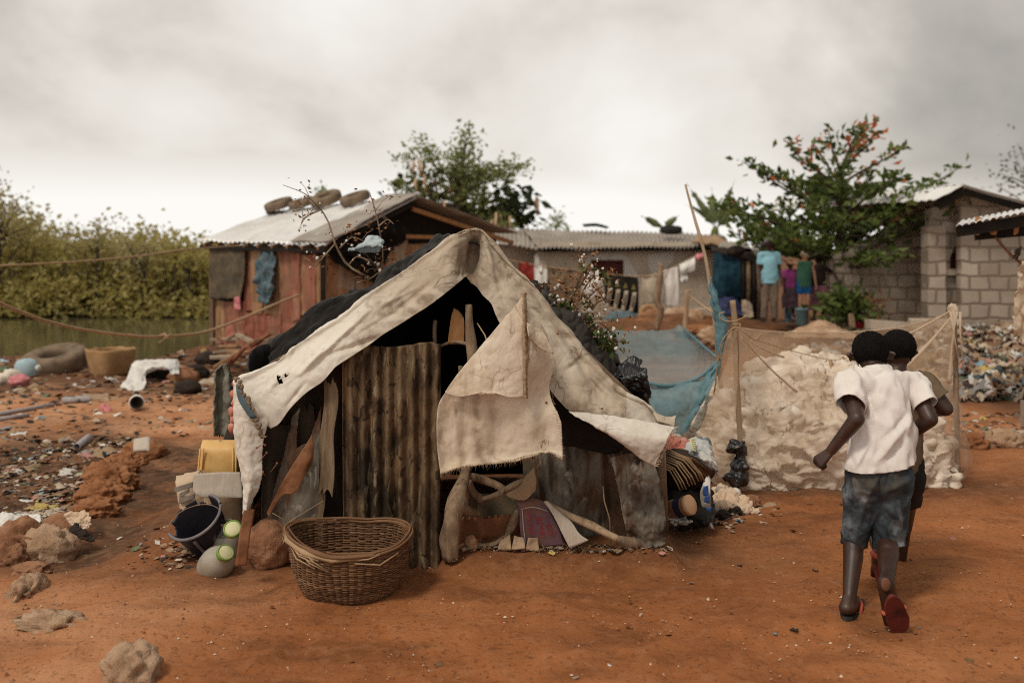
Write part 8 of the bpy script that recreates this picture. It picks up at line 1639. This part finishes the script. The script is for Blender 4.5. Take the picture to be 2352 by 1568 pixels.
# ---------------------------------------------------------------- things lying by the pond on the left
tyre('tyre', G(98, 858) + Vector((0, .35, .14)),   .30, .135, eul(R(15), R(-4), 0), 'tyre', 'large dusty tyre lying flat by the pond at left')
JG = thing('water_jug', 'pale blue domed plastic jug standing before the large tyre', 'jug', G(52, 866))
c = G(52, 866); Mx = Matrix.Translation(c + Vector((0, .12, -.005))) @ eul(R(6), R(-4), 0).to_4x4()
mb = MB(); mb.lathe([(0, 0), (.125, 0), (.140, .02), (.140, .10), (.132, .16), (.105, .205), (.06, .228), (0, .235)], 28, Mx, fn=lambda p, t, i: Vector((p.x * 1.05, p.y * .8, p.z)) * (1 + .02 * math.sin(t * 4))); ob('jug_body', mb, M['ltblue'], JG)
mb = MB(); mb.lathe([(.03, -.03), (.04, -.02), (.04, .03), (0, .032)], 16, Mx @ Matrix.Translation((.15, 0, .10)) @ eul(0, R(80), 0).to_4x4()); ob('cap', mb, M['white'], JG)
heap('green_container', [[(0,826),(18,828),(34,830)], [(0,838),(18,836),(36,838)], [(2,848),(20,846),(36,846)]], [14.6, 14.4, 14.2], M['ltblue'], 'pale green crate fragment at the left edge by the tyre', 'crate', 2, .03, 3)
RBK = thing('woven_basket', 'tan square woven basket standing by the pond shore', 'basket', G(236, 866))
c = G(236, 866); mb = MB(); n = 40
def sq(t, r): k = 1 / (abs(math.cos(t)) ** 5 + abs(math.sin(t)) ** 5) ** .2; return Vector((math.cos(t) * k * r, math.sin(t) * k * r, 0))
vs = []
for i in range(12):
    z = i / 11 * .34; r = .19 + .07 * (i / 11) ** .7
    for k in range(n): t = 2 * math.pi * k / n + .5; vs.append(c + sq(t - .5, r) @ Matrix.Rotation(.6, 3, 'Z') + Vector((0, .25, z + (.03 * n3(k * .5, 1, 1) if i == 11 else 0))))
mb.add(vs, [(i*n+k, i*n+(k+1) % n, (i+1)*n+(k+1) % n, (i+1)*n+k) for i in range(11) for k in range(n)] + [tuple(range(n-1, -1, -1))]); o = ob('basket_wall', mb, M['tan'], RBK); o.modifiers.new('t', 'SOLIDIFY').thickness = .015
# torn white fridge-like carcass
WC = thing('broken_carcass', 'broken white appliance shell with a dark hollow lying on the shore', 'appliance shell', G(335, 900))
rows = [[P(x, y, d) for x, y, d in r] for r in ([(305,836,12.6),(350,826,12.9),(400,828,13.0),(412,834,12.9)], [(300,848,12.2),(330,838,12.4),(370,838,12.5),(400,842,12.5)], [(292,868,11.9),(312,866,12.0),(328,862,12.1),(334,850,12.3)], [(276,888,11.7),(300,896,11.6),(322,904,11.6),(336,880,11.9)])]
sheet('white_shell', rows, M['white'], WC, 40, 40, .03, [(.04, 3)], seed=4)
rows = [[P(x, y, d) for x, y, d in r] for r in ([(330,846,12.7),(370,842,12.9),(410,846,12.9)], [(340,872,12.5),(370,874,12.6),(404,872,12.6)], [(346,892,12.1),(375,898,12.1),(400,890,12.2)])]
sheet('dark_hollow', rows, M['dark'], WC, 24, 20, .03, [(.10, 3)], seed=5)
heap('clear_bottle_bag', [[(388,830),(400,826),(410,834)], [(388,846),(400,844),(412,848)], [(392,858),(402,858),(410,856)]], [12.4, 12.2, 12.1], M['plasticfilm'], 'crumpled clear bag on top of the broken white shell', 'plastic bag', 6, .03, 5)
for k, (x, y, r_) in enumerate(((415,880,.13),(440,870,.12),(424,906,.11),(470,838,.12))):
    p = G(x, y); mb = MB(); mb.blob((p.x, p.y + r_, p.z + r_ * .5), (r_ * 1.2, r_, r_ * .75), .4, 1.6, k + 9, 3, ridged=True); ob('charred_lump', mb, M['dark'] if k else M['boulder'], label=('dark charred lump right beside the white shell', 'second charred lump further right of the white shell', 'dark brown lump in front of the charred ones', 'black scrap block near the plank pile')[k], cat='lump')
# white pot, pink thing, pipe, shoes
p = G(306, 944); T = thing('white_pot', 'white plastic pot lying on its side with a dark mouth', 'pot', p); Mx = Matrix.Translation(p + Vector((0, .10, .075))) @ eul(R(82), 0, R(18)).to_4x4()
mb = MB(); mb.lathe([(0, -.10), (.055, -.10), (.07, -.06), (.078, .0), (.078, .05), (.062, .075), (.05, .08)], 24, Mx); ob('pot_body', mb, M['white'], T)
mb = MB(); mb.lathe([(.05, .07), (.066, .085), (.066, .10), (.048, .10), (.048, .05), (0, .02)], 24, Mx); ob('mouth_ring', mb, M['dark'], T)
heap('pink_cloth', [[(232,936),(246,930),(258,936)], [(232,948),(246,944),(260,950)], [(238,958),(248,958),(256,956)]], [10.4, 10.2, 10.1], M['pink'], 'bright pink crumpled plastic beside the white pot', 'plastic', 3, .05, 6)
heap('white_scrap', [[(214,950),(228,946),(240,952)], [(214,958),(228,958),(240,958)]], [10.0, 9.9], M['white'], 'white scrap next to the bright pink plastic', 'scrap', 3, .02, 6)
heap('white_scrap', [[(316,946),(340,936),(352,944)], [(316,950),(336,950),(352,950)]], [10.4, 10.2], M['white'], 'curved white shard right of the white pot', 'shard', 13, .02, 6)
for k in range(2):
    p = G(158 + k * 28, 926 - k * 2); mb = MB(); mb.blob((p.x, p.y + .03, p.z + .03), (.10, .05, .04), .15, 1.4, k + 2, 3); ob('shoe', mb, M['greyblue'], label=('left grey shoe of the pair lying on orange earth', 'right grey shoe of the pair lying on orange earth')[k], cat='shoe', group='pair of grey shoes')
rows = [PP([(170,908),(210,904),(250,908)], 11.3), PP([(175,918),(215,916),(252,920)], 10.9)]
sheet('flat_board', rows, M['cardbrown'], None, 20, 8, .04, [(.04, 4)], label='broken tan board behind the grey shoes', cat='board')
for k, (a, b, lab) in enumerate((((-20,958),(122,934),'long grey pipe lying at the left edge on orange earth'), ((-10,968),(66,958),'shorter grey pipe beside the long one'))):
    mb = MB(); A, B = G(*a) + Vector((0, 0, .02)), G(*b) + Vector((0, 0, .02)); mb.tube([A, A.lerp(B, .5), B], .022, 10); ob('pipe', mb, M['greyblue'], label=lab, cat='pipe')
mb = MB(); A, B = G(176, 1034) + Vector((0, 0, .03)), G(204, 1012) + Vector((0, 0, .03)); mb.tube([A, B], .026, 12, cap=False); o = ob('pipe', mb, M['greyblue'], label='short grey tube lying in the litter field', cat='pipe'); o.modifiers.new('t', 'SOLIDIFY').thickness = .006
for k, (x, y, m, nm, lab) in enumerate(((12,882,'litter','round pale ball','dusty pale wad of plastic at the left edge'),(36,888,'pink','pink scrap','faded pink scrap of plastic near the left edge'),(472,792,'crimson','red bag','bright red bag by the shack corner'))):
    p = G(x, y); mb = MB(); s = (.11, .09, .14)[k]; mb.blob((p.x, p.y + s, p.z + s * .6), (s, s, s * .7), .5, 1.7, k + 4, 3, ridged=True); ob(('wad', 'pink_scrap', 'red_bag')[k], mb, M[m], label=lab, cat=('wad', 'scrap', 'bag')[k])
# plank pile at the shack corner
rg = random.Random(8)
for k in range(16):
    x = rg.uniform(505, 610); y = rg.uniform(775, 822); p = P(x, y, 14.2 - (y - 775) * .035); a = rg.uniform(-.6, .6); L = rg.uniform(.25, .6)
    mb = MB(); mb.box(p, (L, rg.uniform(.06, .14), .03), eul(rg.uniform(-.3, .3), a, rg.uniform(-.8, .8))); ob('scrap_plank', mb, M[('plankbrown', 'plankgrey', 'oldwood', 'plankred')[k % 4]], smooth=False, label='short broken plank in the scrap pile at the shack corner', cat='plank', group='broken planks piled at the shack corner')
rows = [PP([(520,752),(532,745),(544,766)], 14.6), PP([(516,784),(536,784),(550,776)], 14.3)]
sheet('pink_board', rows, M['plankred'], None, 10, 8, .03, label='pinkish triangular board leaning on the scrap planks', cat='board')
mb = MB(); mb.beam(P(545, 768, 14.1), P(585, 788, 13.8), .05, .05); ob('batten', mb, M['plankgrey'], smooth=False, label='pale batten slanting over the scrap planks', cat='batten')
heap('pale_sack', [[(592,800),(606,790),(622,796)], [(586,818),(604,812),(622,816)], [(584,834),(600,836),(616,832)]], [11.5, 11.3, 11.2], M['canvas'], 'pale full sack behind the left roof slope', 'sack', 4, .06, 4)
# ---------------------------------------------------------------- litter: single scraps one can see
protos = []
rg = random.Random(21)
cols = [mat('scrap_' + n, [tuple(c * .7 for c in q), q], 8, rough=.8, bump=.3) for n, q in (('cream', (.52,.41,.30)), ('white', (.70,.66,.60)), ('brown', (.22,.12,.065)), ('tan', (.38,.25,.15)), ('grey', (.28,.25,.23)), ('pinkish', (.50,.24,.20)), ('blue', (.22,.32,.38)), ('yellow', (.52,.38,.12)), ('dark', (.05,.035,.026)), ('green', (.12,.18,.09)))]
wts = [26, 14, 20, 22, 8, 5, 4, 3, 14, 2]
def scrap_mesh(seed):
    r = random.Random(seed); n = 7; g = np.zeros((n, n, 3)); a = r.uniform(.6, 1.5)
    for i in range(n):
        for j in range(n):
            u, v = j / (n - 1) - .5, i / (n - 1) - .5; q = 1 + .35 * n3(u * 3, v * 3, seed)
            g[i, j] = (u * a * q, v * q, .22 * n3(u * 2.2, v * 2.2, seed + 9) + .12 * n3(u * 5, v * 5, seed) + .10)
    return g.reshape(-1, 3), grid_faces(n, n)
lib = {}
def scrap(p, s, rz, ci, si, label, group, cat='scrap'):
    key = (ci, si)
    if key not in lib:
        me = bpy.data.meshes.new('litter_scrap'); co, fs = scrap_mesh(si); me.from_pydata(co.tolist(), [], fs); me.materials.append(cols[ci]); me.polygons.foreach_set('use_smooth', [True] * len(fs)); lib[key] = me
    o = bpy.data.objects.new('litter_scrap', lib[key]); COL.objects.link(o); o.location = p; o.scale = (s, s, s * .8); o.rotation_euler = (rg.uniform(-.35, .35), rg.uniform(-.3, .3), rz); tag(o, label, cat, group)
    m = o.modifiers.new('t', 'SOLIDIFY'); m.thickness = .03; return o
for k in range(170):
    x = rg.uniform(-20, 310) if k % 5 else rg.uniform(-20, 200); y = 1008 + 215 * rg.random() ** 1.1
    if x > 330 - (y - 1008) * .75: x -= 150
    ci = rg.choices(range(10), wts)[0]; s = rg.uniform(.03, .095) * (1 if rg.random() < .85 else 1.6)
    scrap(G(x, y, .0), s, rg.uniform(0, 6.3), ci, rg.randint(0, 5), 'small scrap of litter in the dirty field left of the spoil ridge', 'litter scraps left of the spoil ridge')
for k in range(70):
    x = rg.uniform(-20, 620); y = rg.uniform(806, 1000); 
    if x > 480 and y > 840: continue
    ci = rg.choices(range(10), wts)[0]; scrap(G(x, y, .0), rg.uniform(.06, .20) * (1.0 if y < 890 else .55), rg.uniform(0, 6.3), ci, rg.randint(0, 5), 'small scrap of litter on the shore between pond and orange earth', 'litter scraps along the pond shore')
for k in range(40):
    x = rg.uniform(700, 2330); y = rg.uniform(1300, 1560) if k % 2 else rg.uniform(1140, 1300)
    if x < 1500 and y < 1310: y = rg.uniform(1310, 1550)
    ci = rg.choices(range(10), [3, 1, 20, 12, 2, 1, 1, 0, 14, 0])[0]; scrap(G(x, y, .0), rg.uniform(.012, .032), rg.uniform(0, 6.3), ci, rg.randint(0, 5), 'tiny leaf-like scrap on the bare red earth in front', 'tiny scraps on the bare earth')
# ---------------------------------------------------------------- rubbish heap at the right
rg2 = random.Random(31); mb = MB(); cc = []
def cells(n, size):
    for k in range(n):
        X = rg2.gauss(7.0, 1.5); Y = rg2.uniform(10.6, 15.2)
        if X < 4.2 + (0 if Y > 11.5 else .3): X = 4.3 + rg2.random() * 3
        z = gz(X, Y); s = rg2.uniform(*size); g_, f_ = scrap_mesh(rg2.randint(0, 30)); rz = rg2.uniform(0, 6.3); Rm = eul(rg2.uniform(-.7, .7), rg2.uniform(-.6, .6), rz)
        b = len(mb.v); mb.v += [Vector((X, Y, z + rg2.uniform(0, .06))) + Rm @ Vector(q * s) for q in g_]; mb.f += [tuple(i + b for i in f) for f in f_]; mb.m += [rg2.choices(range(10), [34, 22, 12, 22, 8, 6, 4, 3, 7, 2])[0]] * len(f_)
cells(3600, (.07, .26))
ob('rubbish_heap', mb, cols, label='wide heap of mixed household rubbish beyond the net pen at right', cat='rubbish', kind='stuff')
# fine debris trodden into the dirty soil
mb = MB()
for k in range(3000):
    if k % 5 < 2:
        x = rg2.uniform(-30, 320); y = 1004 + 215 * rg2.random()
        if x > 335 - (y - 1008) * .75: continue
    elif k % 5 < 4: x = rg2.uniform(-30, 600); y = rg2.uniform(800, 930) if k % 2 else rg2.uniform(800, 1000)
    else: x, y = rg2.choice([(rg2.gauss(1660, 60), rg2.gauss(1190, 16)), (rg2.uniform(1020, 1540), rg2.gauss(1278, 12)), (rg2.gauss(430, 60), rg2.gauss(1265, 20)), (rg2.uniform(2180, 2370), rg2.uniform(950, 1010))])
    p = G(x, y); s = rg2.uniform(.012, .04) * p.y / 6.5; g_, f_ = scrap_mesh(rg2.randint(0, 30)); g_ = g_.reshape(7, 7, 3)[::3, ::3].reshape(-1, 3); Rm = eul(rg2.uniform(-.5, .5), rg2.uniform(-.4, .4), rg2.uniform(0, 6.3)); b = len(mb.v)
    mb.v += [p + Vector((0, 0, .004)) + Rm @ Vector(q * s) for q in g_]; mb.f += [tuple(i + b for i in f) for f in grid_faces(3, 3)]; mb.m += [rg2.choices(range(10), [20, 8, 26, 26, 10, 3, 2, 2, 22, 1])[0]] * 4
ob('fine_litter', mb, cols, label='fine litter trodden into the dirty soil', cat='litter', kind='stuff')
# ---------------------------------------------------------------- pebbles and crumbs of earth
mb = MB()
for k in range(2600):
    if k % 3: x, y = rg2.uniform(-30, 2380), 1200 + 360 * rg2.random()
    else: x, y = rg2.uniform(-30, 2380), 960 + 300 * rg2.random()
    p = G(x, y); s = rg2.uniform(.0025, .0075) * (1 if rg2.random() < .9 else 1.8)
    q = [Vector((rg2.uniform(.6, 1.2) * s * a, rg2.uniform(.6, 1.2) * s * b, rg2.uniform(.5, 1) * s * c)) for a, b, c in ((1,0,0),(-1,0,0),(0,1,0),(0,-1,0),(0,0,1),(0,0,-.4))]
    mb.add([p + v for v in q], [(0,2,4),(2,1,4),(1,3,4),(3,0,4),(2,0,5),(1,2,5),(3,1,5),(0,3,5)])
M['pebble'] = mat('earth_pebbles', [(.15,.055,.022), (.30,.13,.06), (.44,.24,.135), (.66,.54,.42)], 3, rough=.95, bump=0, island=.95)
ob('gravel', mb, M['pebble'], smooth=False, label='crumbs of earth and pebbles strewn over the yard', cat='pebbles', kind='stuff')
